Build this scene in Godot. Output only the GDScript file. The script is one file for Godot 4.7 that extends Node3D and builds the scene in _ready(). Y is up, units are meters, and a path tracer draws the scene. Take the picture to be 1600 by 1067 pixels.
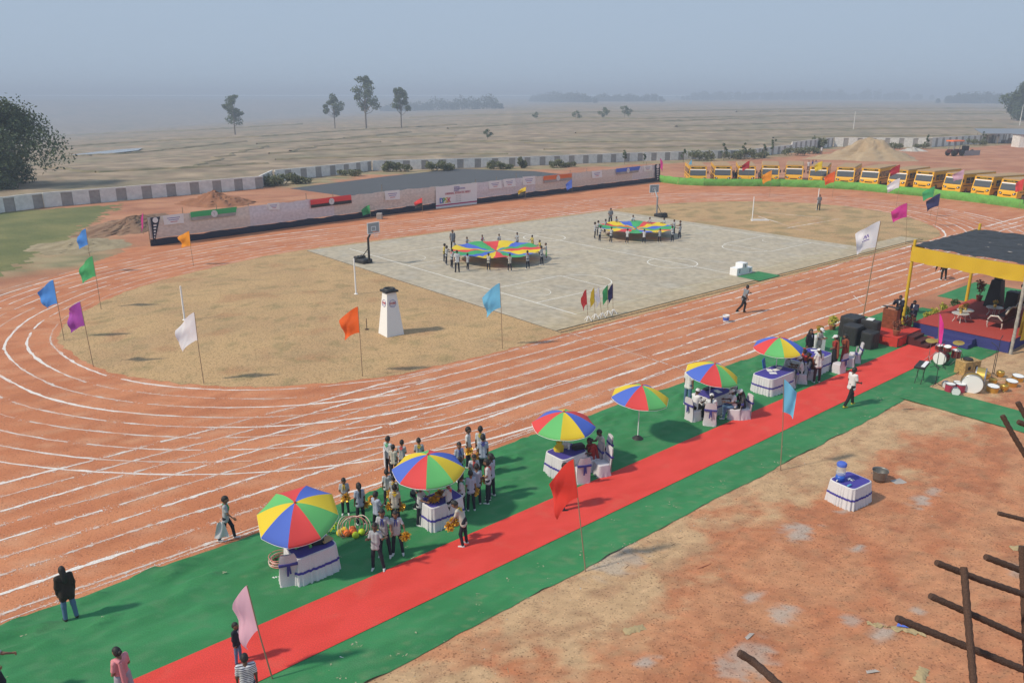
extends Node3D
# A school sports day seen from the top of a building under construction. Metres, y up.
# The running track, the carpets and the stage are square to one another: site(u, v) gives a point u along the
# home straight and v across it.

const ALONG := Vector3(0.76604, 0, -0.64279)
const ACROSS := Vector3(0.64279, 0, 0.76604)
const SITE_TURN := 0.69813

var rng := RandomNumberGenerator.new()
var noise := FastNoiseLite.new()
var broad := FastNoiseLite.new()
var M := {}
var taken := {}


func site(u: float, v: float, y: float = 0.0) -> Vector3:
	return ALONG * u + ACROSS * v + Vector3(0, y, 0)


func nz(x: float, y: float) -> float:
	return noise.get_noise_2d(x, y)


# ---------------------------------------------------------------- mesh building
class Shape:
	var v := PackedVector3Array()
	var n := PackedVector3Array()
	var c := PackedColorArray()
	var uv := PackedVector2Array()
	var i := PackedInt32Array()
	var tone := Color.WHITE

	func add(p: Vector3, q: Vector3, t := Vector2.ZERO) -> int:
		v.append(p)
		n.append(q)
		c.append(tone)
		uv.append(t)
		return v.size() - 1

	func tri(p: Vector3, q: Vector3, r: Vector3) -> void:
		var m := (q - p).cross(r - p).normalized()
		var k := add(p, m)
		add(q, m)
		add(r, m)
		i.append_array(PackedInt32Array([k, k + 2, k + 1]))

	func quad(p: Vector3, q: Vector3, r: Vector3, s: Vector3) -> void:
		var m := (q - p).cross(r - p)
		if m.length() < 1e-9:
			m = (r - p).cross(s - p)
		m = m.normalized()
		var k := add(p, m, Vector2(0, 1))
		add(q, m, Vector2(1, 1))
		add(r, m, Vector2(1, 0))
		add(s, m, Vector2(0, 0))
		i.append_array(PackedInt32Array([k, k + 2, k + 1, k, k + 3, k + 2]))

	func box(at: Vector3, size: Vector3, b := Basis.IDENTITY, shrink_top := 1.0) -> void:
		var h := size * 0.5
		var p := []
		for y in [-1, 1]:
			var s := 1.0 if y < 0 else shrink_top
			for xz in [[-1, 1], [1, 1], [1, -1], [-1, -1]]:
				p.append(at + b * Vector3(xz[0] * h.x * s, y * h.y, xz[1] * h.z * s))
		for k in 4:
			quad(p[k], p[(k + 1) % 4], p[4 + (k + 1) % 4], p[4 + k])
		quad(p[4], p[5], p[6], p[7])
		quad(p[3], p[2], p[1], p[0])

	# a box whose long edges are chamfered by r
	func soft_box(at: Vector3, size: Vector3, r: float, b := Basis.IDENTITY) -> void:
		var h := size * 0.5
		var ring := [Vector2(-h.x + r, h.z), Vector2(h.x - r, h.z), Vector2(h.x, h.z - r), Vector2(h.x, -h.z + r), Vector2(h.x - r, -h.z), Vector2(-h.x + r, -h.z), Vector2(-h.x, -h.z + r), Vector2(-h.x, h.z - r)]
		var lev := [[-h.y, 1.0], [h.y - r, 1.0], [h.y, 0.0]]
		for l in 2:
			for k in 8:
				var q := []
				for e in [[k, l], [(k + 1) % 8, l], [(k + 1) % 8, l + 1], [k, l + 1]]:
					var w: Vector2 = ring[e[0]]
					if lev[e[1]][1] == 0.0:
						w = Vector2(clampf(w.x, -h.x + r, h.x - r), clampf(w.y, -h.z + r, h.z - r))
					q.append(at + b * Vector3(w.x, lev[e[1]][0], w.y))
				if q[2].distance_to(q[3]) < 1e-5:
					tri(q[0], q[1], q[2])
				else:
					quad(q[0], q[1], q[2], q[3])
		quad(at + b * Vector3(-h.x + r, h.y, h.z - r), at + b * Vector3(h.x - r, h.y, h.z - r), at + b * Vector3(h.x - r, h.y, -h.z + r), at + b * Vector3(-h.x + r, h.y, -h.z + r))
		quad(at + b * Vector3(-h.x, -h.y, -h.z), at + b * Vector3(h.x, -h.y, -h.z), at + b * Vector3(h.x, -h.y, h.z), at + b * Vector3(-h.x, -h.y, h.z))

	func grid(rows: Array, closed := false) -> void:
		# rows of points, each row as long as the next: a smooth sheet. Front face: u along a row to the right, v up the rows
		var nr := rows.size()
		var nc: int = rows[0].size()
		var first := v.size()
		for r in nr:
			for k in nc:
				var l: int = (k - 1 + nc) % nc if closed else maxi(k - 1, 0)
				var g: int = (k + 1) % nc if closed else mini(k + 1, nc - 1)
				var du: Vector3 = rows[r][g] - rows[r][l]
				var dv: Vector3 = rows[mini(r + 1, nr - 1)][k] - rows[maxi(r - 1, 0)][k]
				var m := du.cross(dv)
				add(rows[r][k], m.normalized() if m.length() > 1e-12 else Vector3.UP, Vector2(float(k) / maxi(nc - 1, 1), 1.0 - float(r) / maxi(nr - 1, 1)))
		for r in nr - 1:
			for k in (nc if closed else nc - 1):
				var a := first + r * nc + k
				var b := first + r * nc + (k + 1) % nc
				i.append_array(PackedInt32Array([a, b + nc, b, a, a + nc, b + nc]))

	func tube(pts: Array, radii: Array, sides := 8, cap := true) -> void:
		var rows := []
		for k in pts.size():
			var d: Vector3 = (pts[mini(k + 1, pts.size() - 1)] - pts[maxi(k - 1, 0)]).normalized()
			var x := d.cross(Vector3.FORWARD if absf(d.z) < 0.9 else Vector3.RIGHT).normalized()
			var z := x.cross(d)
			var row := []
			for s in sides:
				var t := TAU * s / sides
				row.append(pts[k] + (x * cos(t) - z * sin(t)) * radii[k])
			rows.append(row)
		grid(rows, true)
		if cap:
			for e in [0, pts.size() - 1]:
				for s in sides:
					if e == 0:
						tri(pts[0], rows[0][(s + 1) % sides], rows[0][s])
					else:
						tri(pts[e], rows[e][s], rows[e][(s + 1) % sides])

	func lathe(at: Vector3, prof: Array, seg := 16, b := Basis.IDENTITY) -> void:
		var rows := []
		for q in prof:
			var row := []
			for s in seg:
				var t := TAU * s / seg
				row.append(at + b * Vector3(cos(t) * q.x, q.y, -sin(t) * q.x))
			rows.append(row)
		grid(rows, true)

	func ball(at: Vector3, r: Vector3, b := Basis.IDENTITY, seg := 12, rings := 8) -> void:
		var rows := []
		for j in rings + 1:
			var e := PI * (float(j) / rings - 0.5)
			var row := []
			for s in seg:
				var t := TAU * s / seg
				row.append(at + b * (Vector3(cos(t) * cos(e), sin(e), -sin(t) * cos(e)) * r))
			rows.append(row)
		grid(rows, true)

	func disc(at: Vector3, r: float, b := Basis.IDENTITY, seg := 24) -> void:
		for s in seg:
			var t := TAU * s / seg
			var w := TAU * (s + 1) / seg
			tri(at, at + b * Vector3(cos(t) * r, 0, -sin(t) * r), at + b * Vector3(cos(w) * r, 0, -sin(w) * r))

	func join(o: Shape, x: Transform3D, flip := false) -> void:
		var k := v.size()
		var nb := x.basis.inverse().transposed()
		for j in o.v.size():
			v.append(x * o.v[j])
			n.append((nb * o.n[j]).normalized())
			c.append(o.c[j])
			uv.append(o.uv[j])
		for j in range(0, o.i.size(), 3):
			if flip:
				i.append_array(PackedInt32Array([k + o.i[j], k + o.i[j + 2], k + o.i[j + 1]]))
			else:
				i.append_array(PackedInt32Array([k + o.i[j], k + o.i[j + 1], k + o.i[j + 2]]))

	# front faces run clockwise round their normals
	func settle() -> void:
		for j in range(0, i.size(), 3):
			var p := v[i[j]]
			var m := (v[i[j + 1]] - p).cross(v[i[j + 2]] - p)
			if m.dot(n[i[j]] + n[i[j + 1]] + n[i[j + 2]]) > 0.0:
				var k := i[j + 1]
				i[j + 1] = i[j + 2]
				i[j + 2] = k

	func arrays() -> Array:
		settle()
		var a := []
		a.resize(Mesh.ARRAY_MAX)
		a[Mesh.ARRAY_VERTEX] = v
		a[Mesh.ARRAY_NORMAL] = n
		a[Mesh.ARRAY_COLOR] = c
		a[Mesh.ARRAY_TEX_UV] = uv
		a[Mesh.ARRAY_INDEX] = i
		return a

	func mesh() -> ArrayMesh:
		var m := ArrayMesh.new()
		m.add_surface_from_arrays(Mesh.PRIMITIVE_TRIANGLES, arrays())
		return m


func numbered(called: String) -> String:
	if not taken.has(called):
		taken[called] = 0
		return called
	taken[called] += 1
	return "%s_%03d" % [called, taken[called]]


func part(called: String, shape, m: Material, parent: Node3D) -> MeshInstance3D:
	var o := MeshInstance3D.new()
	o.name = called
	o.mesh = shape.mesh() if shape is Shape else shape
	o.material_override = m
	parent.add_child(o, true)
	return o


func tag(o: Node3D, label: String, category: String, group := "") -> Node3D:
	o.set_meta("label", label)
	o.set_meta("category", category)
	if group != "":
		o.set_meta("group", group)
	return o


func thing(called: String, label: String, category: String, at := Vector3.ZERO, turn := 0.0, group := "") -> Node3D:
	var o := Node3D.new()
	o.name = numbered(called)
	add_child(o, true)
	o.position = at
	o.rotation.y = turn
	return tag(o, label, category, group)


func copy(o: Node3D, called: String, label: String, at: Vector3, turn := 0.0, group := "") -> Node3D:
	var r: Node3D = o.duplicate()
	r.name = numbered(called)
	add_child(r, true)
	r.position = at
	r.rotation.y = turn
	r.set_meta("label", label)
	if group != "":
		r.set_meta("group", group)
	return r


func structure(called: String, shape, m: Material) -> MeshInstance3D:
	var o := part(numbered(called), shape, m, self)
	o.set_meta("kind", "structure")
	return o


# ---------------------------------------------------------------- materials
func paint(r: float, g: float, b: float, rough := 0.85, metal := 0.0) -> StandardMaterial3D:
	var m := StandardMaterial3D.new()
	m.albedo_color = Color(r, g, b).linear_to_srgb()
	m.roughness = rough
	m.metallic = metal
	m.cull_mode = BaseMaterial3D.CULL_DISABLED
	return m


func grain_texture(seed_value: int, freq: float, octaves: int, dark: float, gamma: float, size := 512, kind := FastNoiseLite.TYPE_SIMPLEX_SMOOTH) -> ImageTexture:
	var f := FastNoiseLite.new()
	f.seed = seed_value
	f.noise_type = kind
	f.frequency = freq
	f.fractal_octaves = octaves
	var im := f.get_seamless_image(size, size)
	im.convert(Image.FORMAT_RGB8)
	var out := Image.create(size, size, false, Image.FORMAT_RGB8)
	for y in size:
		for x in size:
			var k := lerpf(dark, 1.0, pow(im.get_pixel(x, y).r, gamma))
			out.set_pixel(x, y, Color(k, k, k))
	return ImageTexture.create_from_image(out)


func speckle_texture(seed_value: int, count: int, base: Color, flecks: Array, size := 512) -> ImageTexture:
	# small grains of several colours strewn on a base
	var g := RandomNumberGenerator.new()
	g.seed = seed_value
	var out := Image.create(size, size, false, Image.FORMAT_RGB8)
	out.fill(base)
	for k in count:
		var w := g.randi_range(1, 5)
		var h := g.randi_range(1, 4)
		out.fill_rect(Rect2i(g.randi_range(0, size - w), g.randi_range(0, size - h), w, h), flecks[g.randi_range(0, flecks.size() - 1)])
	return ImageTexture.create_from_image(out)


func surface(m: StandardMaterial3D, tex: Texture2D, tile: float, bump := 0.0, bump_tex: Texture2D = null) -> StandardMaterial3D:
	m.albedo_texture = tex
	m.uv1_triplanar = true
	m.uv1_world_triplanar = true
	m.uv1_scale = Vector3.ONE / tile
	if bump > 0.0:
		m.heightmap_enabled = true
		m.heightmap_texture = bump_tex if bump_tex else tex
		m.heightmap_scale = bump
	return m


func coloured(m: StandardMaterial3D) -> StandardMaterial3D:
	m.vertex_color_use_as_albedo = true
	return m


func _ready() -> void:
	rng.seed = 20240117
	noise.seed = 5
	noise.frequency = 1.0
	noise.fractal_octaves = 4
	broad.seed = 11
	broad.frequency = 1.0
	broad.fractal_octaves = 2
	# camera: the roof edge, 12 m above the carpets
	var cam := Camera3D.new()
	cam.name = "camera"
	cam.position = Vector3(0, 12, 0)
	cam.rotation_degrees = Vector3(-17.505, 0, 0)
	cam.fov = 47.38
	cam.near = 0.1
	cam.far = 30000
	add_child(cam)
	cam.current = true
	# hazy winter sky, sun behind the left shoulder
	var env := Environment.new()
	env.background_mode = Environment.BG_SKY
	var sky := Sky.new()
	var sm := ProceduralSkyMaterial.new()
	sm.sky_top_color = Color(0.59, 0.67, 0.775)
	sm.sky_horizon_color = Color(0.62, 0.685, 0.75)
	sm.sky_curve = 0.22
	sm.ground_horizon_color = Color(0.62, 0.685, 0.75)
	sm.ground_bottom_color = Color(0.42, 0.36, 0.3)
	sm.sun_angle_max = 0.0
	sky.sky_material = sm
	env.sky = sky
	env.tonemap_mode = Environment.TONE_MAPPER_LINEAR
	env.tonemap_exposure = 1.24
	env.fog_enabled = true
	env.fog_density = 0.0009
	env.fog_light_color = Color(0.86, 0.91, 0.98)
	env.sdfgi_enabled = true
	env.ssao_enabled = true
	env.ssil_enabled = true
	var we := WorldEnvironment.new()
	we.name = "world_environment"
	we.environment = env
	add_child(we)
	var sun := DirectionalLight3D.new()
	sun.name = "sun"
	sun.light_color = Color(1.0, 0.95, 0.86)
	sun.light_energy = 0.97
	sun.light_angular_distance = 3.5
	sun.shadow_enabled = true
	add_child(sun)
	sun.look_at_from_position(Vector3.ZERO, Vector3(0.67, -0.69, -0.27))

	make_materials()
	build_ground()
	build_track()
	build_court()
	build_carpets()
	build_walls()
	build_fence()
	build_barrier()
	build_buses()
	build_far()
	build_trees()
	build_stage()
	build_tables()
	build_umbrellas()
	build_instruments()
	build_sports()
	build_flags()
	build_people()
	build_foreground()


func make_materials() -> void:
	var fine := grain_texture(1, 0.05, 4, 0.55, 1.0)
	var soft := grain_texture(2, 0.012, 5, 0.62, 0.9)
	var weave := grain_texture(3, 0.16, 2, 0.8, 1.0, 256)
	var earth := speckle_texture(7, 9000, Color(0.93, 0.93, 0.93), [Color(1, 1, 1), Color(0.8, 0.8, 0.8), Color(0.87, 0.86, 0.85), Color(0.7, 0.69, 0.68), Color(0.96, 0.95, 0.94)])
	var stubble := speckle_texture(8, 16000, Color(0.92, 0.92, 0.91), [Color(1, 1, 1), Color(0.98, 0.97, 0.95), Color(0.72, 0.72, 0.69), Color(0.84, 0.84, 0.8), Color(0.6, 0.62, 0.55), Color(0.9, 0.89, 0.86)])
	var mild := grain_texture(4, 0.02, 5, 0.82, 1.0)
	M.fine = fine
	M.weave = weave
	M.soft = soft
	M.field = surface(coloured(paint(1, 1, 1, 0.95)), soft, 60.0)
	M.earth = surface(coloured(paint(1, 1, 1, 0.95)), earth, 5.0, 1.2, fine)
	M.clay = surface(coloured(paint(1, 1, 1, 0.92)), earth, 3.7, 1.0, fine)
	M.turf = surface(coloured(paint(1, 1, 1, 0.95)), stubble, 6.0, 2.0, stubble)
	M.concrete = surface(coloured(paint(1, 1, 1, 0.85)), mild, 7.0)
	M.tarmac = surface(paint(0.085, 0.09, 0.1, 0.9), earth, 4.0)
	M.chalk = surface(coloured(paint(0.88, 0.85, 0.82, 0.95)), mild, 0.8)
	M.court_paint = surface(paint(0.85, 0.82, 0.74, 0.8), mild, 1.5)
	M.court_yellow = surface(paint(0.66, 0.6, 0.4, 0.8), mild, 1.5)
	M.green_carpet = surface(coloured(paint(1, 1, 1, 0.95)), weave, 1.6, 0.3)
	M.red_carpet = surface(coloured(paint(1, 1, 1, 0.95)), weave, 1.6, 0.3)
	M.leaf = coloured(paint(1, 1, 1, 0.7))
	M.leaf.backlight_enabled = true
	M.leaf.backlight = Color(0.3, 0.36, 0.16)
	M.bark = paint(0.16, 0.13, 0.1)
	M.wall_white = surface(paint(0.87, 0.84, 0.79, 0.8), mild, 7.0)
	M.wall_panel = surface(paint(0.42, 0.385, 0.36, 0.9), mild, 5.0)
	M.cloth_beige = surface(paint(0.8, 0.69, 0.6, 0.9), mild, 3.0)
	M.cloth_lilac = surface(paint(0.8, 0.73, 0.75, 0.9), mild, 3.0)
	M.navy = surface(paint(0.024, 0.027, 0.055, 0.9), weave, 1.5)
	M.barrier_green = surface(paint(0.17, 0.46, 0.09, 0.9), mild, 3.0)
	M.white_cloth = surface(paint(0.76, 0.75, 0.78, 0.9), weave, 1.0)
	M.chair_cloth = surface(paint(0.72, 0.68, 0.72, 0.9), weave, 1.0)
	M.purple_cloth = surface(paint(0.07, 0.055, 0.36, 0.85), weave, 1.0)
	M.white = paint(0.8, 0.8, 0.8, 0.5)
	M.white_matt = paint(0.76, 0.76, 0.75, 0.9)
	M.black = paint(0.018, 0.018, 0.02, 0.6)
	M.black_gloss = paint(0.015, 0.015, 0.017, 0.25)
	M.steel = paint(0.5, 0.5, 0.52, 0.35, 1.0)
	M.grey_metal = paint(0.32, 0.33, 0.35, 0.5, 0.6)
	M.rust = surface(paint(0.13, 0.07, 0.048, 0.9), fine, 0.15, 0.4)
	M.bamboo = surface(paint(0.36, 0.29, 0.2, 0.7), soft, 1.2)
	M.stick = paint(0.27, 0.19, 0.12, 0.8)
	M.yellow_cloth = surface(paint(0.72, 0.47, 0.02, 0.85), weave, 1.3)
	M.stage_red = surface(paint(0.5, 0.06, 0.045, 0.95), weave, 1.5)
	M.stage_blue = surface(paint(0.045, 0.05, 0.22, 0.9), weave, 1.5)
	M.tarp = surface(paint(0.042, 0.045, 0.05, 0.55), soft, 2.5)
	M.tarp.roughness = 0.7
	M.wood_red = surface(paint(0.33, 0.1, 0.045, 0.45), soft, 1.2)
	M.maroon = surface(paint(0.085, 0.016, 0.018, 0.9), weave, 1.0)
	M.terracotta = paint(0.3, 0.1, 0.05, 0.8)
	M.gold = paint(0.75, 0.5, 0.12, 0.35, 0.9)
	M.gold_foil = paint(0.72, 0.42, 0.04, 0.35, 0.45)
	M.glass_dark = paint(0.03, 0.035, 0.04, 0.08)
	M.bus_yellow = paint(0.8, 0.43, 0.02, 0.4)
	M.bus_roof = surface(paint(0.46, 0.3, 0.155, 0.85), mild, 3.0)
	M.bus_dark = paint(0.1, 0.045, 0.02, 0.6)
	M.tyre = paint(0.02, 0.02, 0.02, 0.9)
	M.orange = paint(0.75, 0.16, 0.03, 0.6)
	M.sand = surface(coloured(paint(1, 1, 1, 0.95)), earth, 4.0, 1.0, fine)
	M.gore_blue = cloth(0.07, 0.14, 0.55)
	M.gore_red = cloth(0.68, 0.06, 0.06)
	M.gore_green = cloth(0.05, 0.34, 0.12)
	M.gore_lime = cloth(0.12, 0.46, 0.14)
	M.gore_yellow = cloth(0.74, 0.55, 0.03)
	for s in [["skin", 0.2, 0.1, 0.06], ["skin_dark", 0.11, 0.058, 0.038], ["hair", 0.012, 0.011, 0.011]]:
		M[s[0]] = paint(s[1], s[2], s[3], 0.65)
	M.bamboo_pale = surface(paint(0.55, 0.52, 0.46, 0.7), soft, 1.2)
	M.red_cloth = surface(paint(0.66, 0.045, 0.03, 0.85), weave, 1.2)
	M.silver_frame = paint(0.62, 0.6, 0.56, 0.4, 0.3)
	M.sash = paint(0.04, 0.035, 0.2, 0.8)
	M.plastic_blue = paint(0.02, 0.1, 0.5, 0.4)
	M.sack = surface(paint(0.5, 0.38, 0.2, 0.9), weave, 0.5)
	M.tin = surface(paint(0.4, 0.39, 0.37, 0.45, 0.7), fine, 0.4)
	M.clear = paint(0.7, 0.78, 0.8, 0.08)
	M.clear.transparency = BaseMaterial3D.TRANSPARENCY_ALPHA
	M.clear.albedo_color.a = 0.35
	M.gore_sky = cloth(0.16, 0.48, 0.72, 0.8)
	M.hoop_pink = paint(0.6, 0.22, 0.18, 0.5)
	M.hoop_white = paint(0.7, 0.55, 0.48, 0.5)
	M.lime = paint(0.42, 0.6, 0.02, 0.5)
	M.drum_red = paint(0.16, 0.03, 0.03, 0.25)
	M.drum_pink = surface(paint(0.66, 0.06, 0.14, 0.4), fine, 0.3)
	M.amp_wood = surface(paint(0.66, 0.42, 0.16, 0.5), soft, 0.8)
	M.board = paint(0.3, 0.32, 0.34, 0.3)
	M.flag_blue = cloth(0.06, 0.25, 0.68, 0.5)
	M.flag_purple = cloth(0.3, 0.05, 0.34, 0.5)
	M.white_flag = cloth(0.8, 0.8, 0.84, 0.7)
	M.flag_orange = cloth(0.78, 0.3, 0.015, 0.5)
	M.flag_red_orange = cloth(0.76, 0.12, 0.012, 0.5)
	M.flag_magenta = cloth(0.55, 0.03, 0.25, 0.5)
	M.flag_hot_pink = cloth(0.76, 0.04, 0.32, 0.5)
	M.flag_wine = cloth(0.35, 0.015, 0.03, 0.5)
	M.flag_navy = cloth(0.02, 0.022, 0.09, 0.5)
	M.flag_pink = cloth(0.62, 0.4, 0.52, 0.5)
	M.flag_pale_pink = cloth(0.84, 0.52, 0.64, 0.9)
	M.flag_red = cloth(0.76, 0.045, 0.03, 0.8)
	M.print_violet = paint(0.2, 0.16, 0.4)
	M.print_red = paint(0.5, 0.12, 0.15)
	M.print_magenta = paint(0.42, 0.04, 0.14)
	M.glass_sky = paint(0.1, 0.115, 0.13, 0.3)
	M.glass_sky.metallic_specular = 0.12
	M.eye = paint(0.02, 0.015, 0.015, 0.4)


func cloth(r: float, g: float, b: float, through := 0.35) -> StandardMaterial3D:
	var m := paint(r, g, b, 0.8)
	m.backlight_enabled = true
	m.backlight = Color(r * through, g * through, b * through).linear_to_srgb()
	return m


# ---------------------------------------------------------------- ground
# land falls away gently towards the far left
func land(x: float, z: float) -> float:
	var d := Vector2(x, z).length()
	if d < 150.0:
		return 0.0
	# unseen rise added to the far ground, covers a bright haze strip at the horizon
	var far := smoothstep(3500.0, 6500.0, d) * 16.0
	if z > 0.0:
		return far
	var across := 800.0 + 1216.0 * x / -z * 1.05
	return far - minf(30.0, (d - 150.0) * 0.05 * clampf(900.0 - across, 0.0, 1100.0) / 1216.0) * (1.0 - smoothstep(1500.0, 3000.0, d))


func build_ground() -> void:
	var s := Shape.new()
	var angles := []
	var t := -180.0
	while t < 180.0:
		angles.append(t)
		t += 0.35 if absf(t) < 42.0 else 4.0
	var plots := FastNoiseLite.new()
	plots.seed = 3
	plots.noise_type = FastNoiseLite.TYPE_CELLULAR
	plots.cellular_return_type = FastNoiseLite.RETURN_CELL_VALUE
	plots.frequency = 1.0
	var rings := []
	var tones := []
	var r := 15.0
	while r < 7000.0:
		var row := []
		for a in angles:
			var w := deg_to_rad(a)
			var x := sin(w) * r
			var z := -cos(w) * r
			row.append(Vector3(x, land(x, z) - 0.03, z))
			var q := plots.get_noise_2d(x / 75.0 + nz(x / 60.0, z / 60.0) * 0.25, z / 42.0)
			var g := nz(x / 90.0, z / 50.0 + 40.0)
			var c := Color(0.46, 0.34, 0.225).lerp(Color(0.4, 0.3, 0.2), clampf(q * 0.7 + 0.4, 0, 1))
			c = c.lerp(Color(0.53, 0.4, 0.27), clampf(nz(x / 25.0, z / 9.0) * 1.4, 0, 1))
			c = c.lerp(Color(0.19, 0.21, 0.11), clampf((g - 0.12) * 2.4, 0, 0.35))
			c = c.lerp(Color(0.17, 0.19, 0.1), clampf((nz(x / 7.0, z / 3.0 + 9.0) - 0.22) * 3.0, 0, 0.35))
			tones.append(c)
		rings.append(row)
		r *= 1.04
	rings.reverse()
	s.grid(rings, true)
	var n := angles.size()
	for k in rings.size():
		for j in n:
			s.c[k * n + j] = tones[(rings.size() - 1 - k) * n + j]
	var ground := structure("ground", s, M.field)
	# bunds between the paddy plots, low earth ridges with weeds
	var bunds := [[Vector3(-180.10, -7.03, -304.31), Vector3(-150.63, -5.89, -331.30), Vector3(-105.08, -4.03, -329.90), Vector3(-72.85, -3.34, -382.17), Vector3(-25.96, -1.93, -409.33)], [Vector3(-114.81, -2.75, -202.98), Vector3(-100.26, -2.34, -208.53), Vector3(-96.37, -2.71, -241.12), Vector3(-92.87, -3.12, -284.03)], [Vector3(-88.69, -0.80, -148.77), Vector3(-68.16, 0, -129.91), Vector3(-56.23, -0.01, -139.60), Vector3(-46.12, -0.15, -150.92)], [Vector3(-56.23, -0.01, -139.60), Vector3(-67.57, -1.18, -191.66), Vector3(-70.72, -1.84, -232.92)], [Vector3(-57.17, -0.91, -187.75), Vector3(-39.35, -0.82, -205.00), Vector3(-18.46, -0.68, -231.36), Vector3(7.31, -0.20, -229.08)], [Vector3(-80.15, -2.33, -250.97), Vector3(-52.72, -1.83, -275.75), Vector3(-17.49, -0.93, -274.67)], [Vector3(-47.92, -0.35, -161.24), Vector3(-22.39, -0.28, -174.55), Vector3(0.00, -0.11, -176.03)], [Vector3(-28.15, -1.69, -354.61), Vector3(18.57, -0.40, -390.70), Vector3(75.50, -0.00, -397.30), Vector3(148.03, -0.00, -468.08)], [Vector3(3.46, -0.22, -216.93), Vector3(31.46, -0.00, -219.04), Vector3(68.31, -0.00, -225.41)], [Vector3(14.90, -0.79, -471.05), Vector3(69.90, -0.00, -441.86), Vector3(209.71, -0.00, -530.99), Vector3(350.52, -0.00, -569.19)], [Vector3(21.69, -0.00, -272.83), Vector3(68.63, -0.00, -287.91), Vector3(120.99, -0.00, -304.74), Vector3(196.29, -0.00, -317.08)], [Vector3(68.16, -0.00, -330.45), Vector3(147.31, -0.00, -387.52), Vector3(245.20, -0.00, -407.58)], [Vector3(-88.50, -5.94, -699.59), Vector3(48.39, -0.00, -613.27), Vector3(314.57, -0.00, -798.38), Vector3(497.01, -0.00, -798.38)], [Vector3(-471.97, -26.93, -800.94), Vector3(-229.47, -11.64, -577.72), Vector3(-154.56, -8.27, -609.44)], [Vector3(-57.83, -2.00, -279.18), Vector3(-47.79, -1.90, -300.27), Vector3(-41.74, -1.93, -328.27)], [Vector3(78.16, -0.00, -239.30), Vector3(123.83, -0.00, -250.87), Vector3(162.96, -0.00, -259.22)], [Vector3(176.16, -0.00, -637.95), Vector3(304.08, -0.00, -664.69), Vector3(382.32, -0.00, -613.27)], [Vector3(-55.65, -1.04, -198.63), Vector3(-51.57, -1.35, -230.61), Vector3(-38.29, -1.15, -239.99)], [Vector3(7.54, -0.08, -188.45), Vector3(31.07, -0.00, -194.28), Vector3(64.57, -0.00, -207.31)]]
	for b in bunds:
		var m := Shape.new()
		var rows := [[], [], [], []]
		for k in b.size() - 1:
			for e in 24:
				var p: Vector3 = b[k].lerp(b[k + 1], e / 24.0)
				var d: Vector3 = (b[k + 1] - b[k]).normalized()
				var side := Vector3(-d.z, 0, d.x)
				p += side * nz(p.x / 14.0, p.z / 14.0) * 3.0
				p.y = land(p.x, p.z)
				var far := clampf(p.length() / 260.0, 0.7, 3.0)
				var h := (0.3 + 0.35 * absf(nz(p.x / 3.0, p.z / 3.0))) * far
				rows[0].append(p - side * 0.8 * far + Vector3(0, -0.05, 0))
				rows[1].append(p - side * 0.25 * far + Vector3(0, h, 0))
				rows[2].append(p + side * 0.25 * far + Vector3(0, h * 0.9, 0))
				rows[3].append(p + side * 0.8 * far + Vector3(0, -0.05, 0))
		rows.reverse()
		m.grid(rows)
		for k in m.v.size():
			m.c[k] = Color(0.31, 0.24, 0.15).lerp(Color(0.19, 0.17, 0.1), clampf(0.5 + nz(m.v[k].x / 5.0, m.v[k].z / 5.0) * 1.5, 0, 1))
		part("bund", m, M.sand, ground)
	# a shallow pond in the left-hand fields
	var pond := Shape.new()
	var ring := [Vector3(-116.00, -2.91, -209.65), Vector3(-118.31, -3.28, -227.25), Vector3(-117.66, -3.45, -241.06), Vector3(-113.54, -3.36, -245.62), Vector3(-105.37, -2.77, -225.00), Vector3(-105.14, -2.55, -211.62), Vector3(-108.21, -2.54, -204.46)]
	for k in ring.size() - 2:
		pond.tri(ring[0] + Vector3(0, 0.2, 0), ring[k + 2] + Vector3(0, 0.2, 0), ring[k + 1] + Vector3(0, 0.2, 0))
	var wet := paint(0.3, 0.32, 0.33, 0.12)
	structure("water", pond, wet)
	sheets()


func sheet(called: String, u0: float, u1: float, v0: float, v1: float, step: float, y: float, m: Material, tone: Callable, keep = null, lift = null, warp = null) -> MeshInstance3D:
	# a flat sheet in site axes whose vertex colours come from tone(u, v)
	var s := Shape.new()
	var nu := int((u1 - u0) / step) + 1
	var nv := int((v1 - v0) / step) + 1
	for b in nv:
		for a in nu:
			var u := minf(u0 + a * step, u1)
			var v := minf(v0 + b * step, v1)
			s.tone = tone.call(u, v)
			var h: float = y + (lift.call(u, v) if lift else 0.0)
			if warp:
				v = warp.call(u, v)
			s.add(site(u, v, h), Vector3.UP)
	for b in nv - 1:
		for a in nu - 1:
			if keep and not keep.call(u0 + (a + 0.5) * step, v0 + (b + 0.5) * step):
				continue
			var k := b * nu + a
			s.i.append_array(PackedInt32Array([k, k + 1, k + nu + 1, k, k + nu + 1, k + nu]))
	if lift:
		for b in nv:
			for a in nu:
				var k := b * nu + a
				var du: Vector3 = s.v[k + 1 if a < nu - 1 else k] - s.v[k - 1 if a > 0 else k]
				var dv: Vector3 = s.v[k + nu if b < nv - 1 else k] - s.v[k - nu if b > 0 else k]
				s.n[k] = dv.cross(du).normalized()
	return structure(called, s, m)


func wall_line(u: float) -> float:
	var q := [Vector2(-200, -88), Vector2(12, -101.3), Vector2(42.1, -104.4), Vector2(61.6, -115.1), Vector2(67, -116.3), Vector2(89.6, -106.8), Vector2(140, -95.6), Vector2(191, -103), Vector2(202, -84), Vector2(242, -82), Vector2(420, -78)]
	for k in q.size() - 1:
		if u < q[k + 1].x:
			return lerpf(q[k].y, q[k + 1].y, (u - q[k].x) / (q[k + 1].x - q[k].x))
	return -78.0


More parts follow.
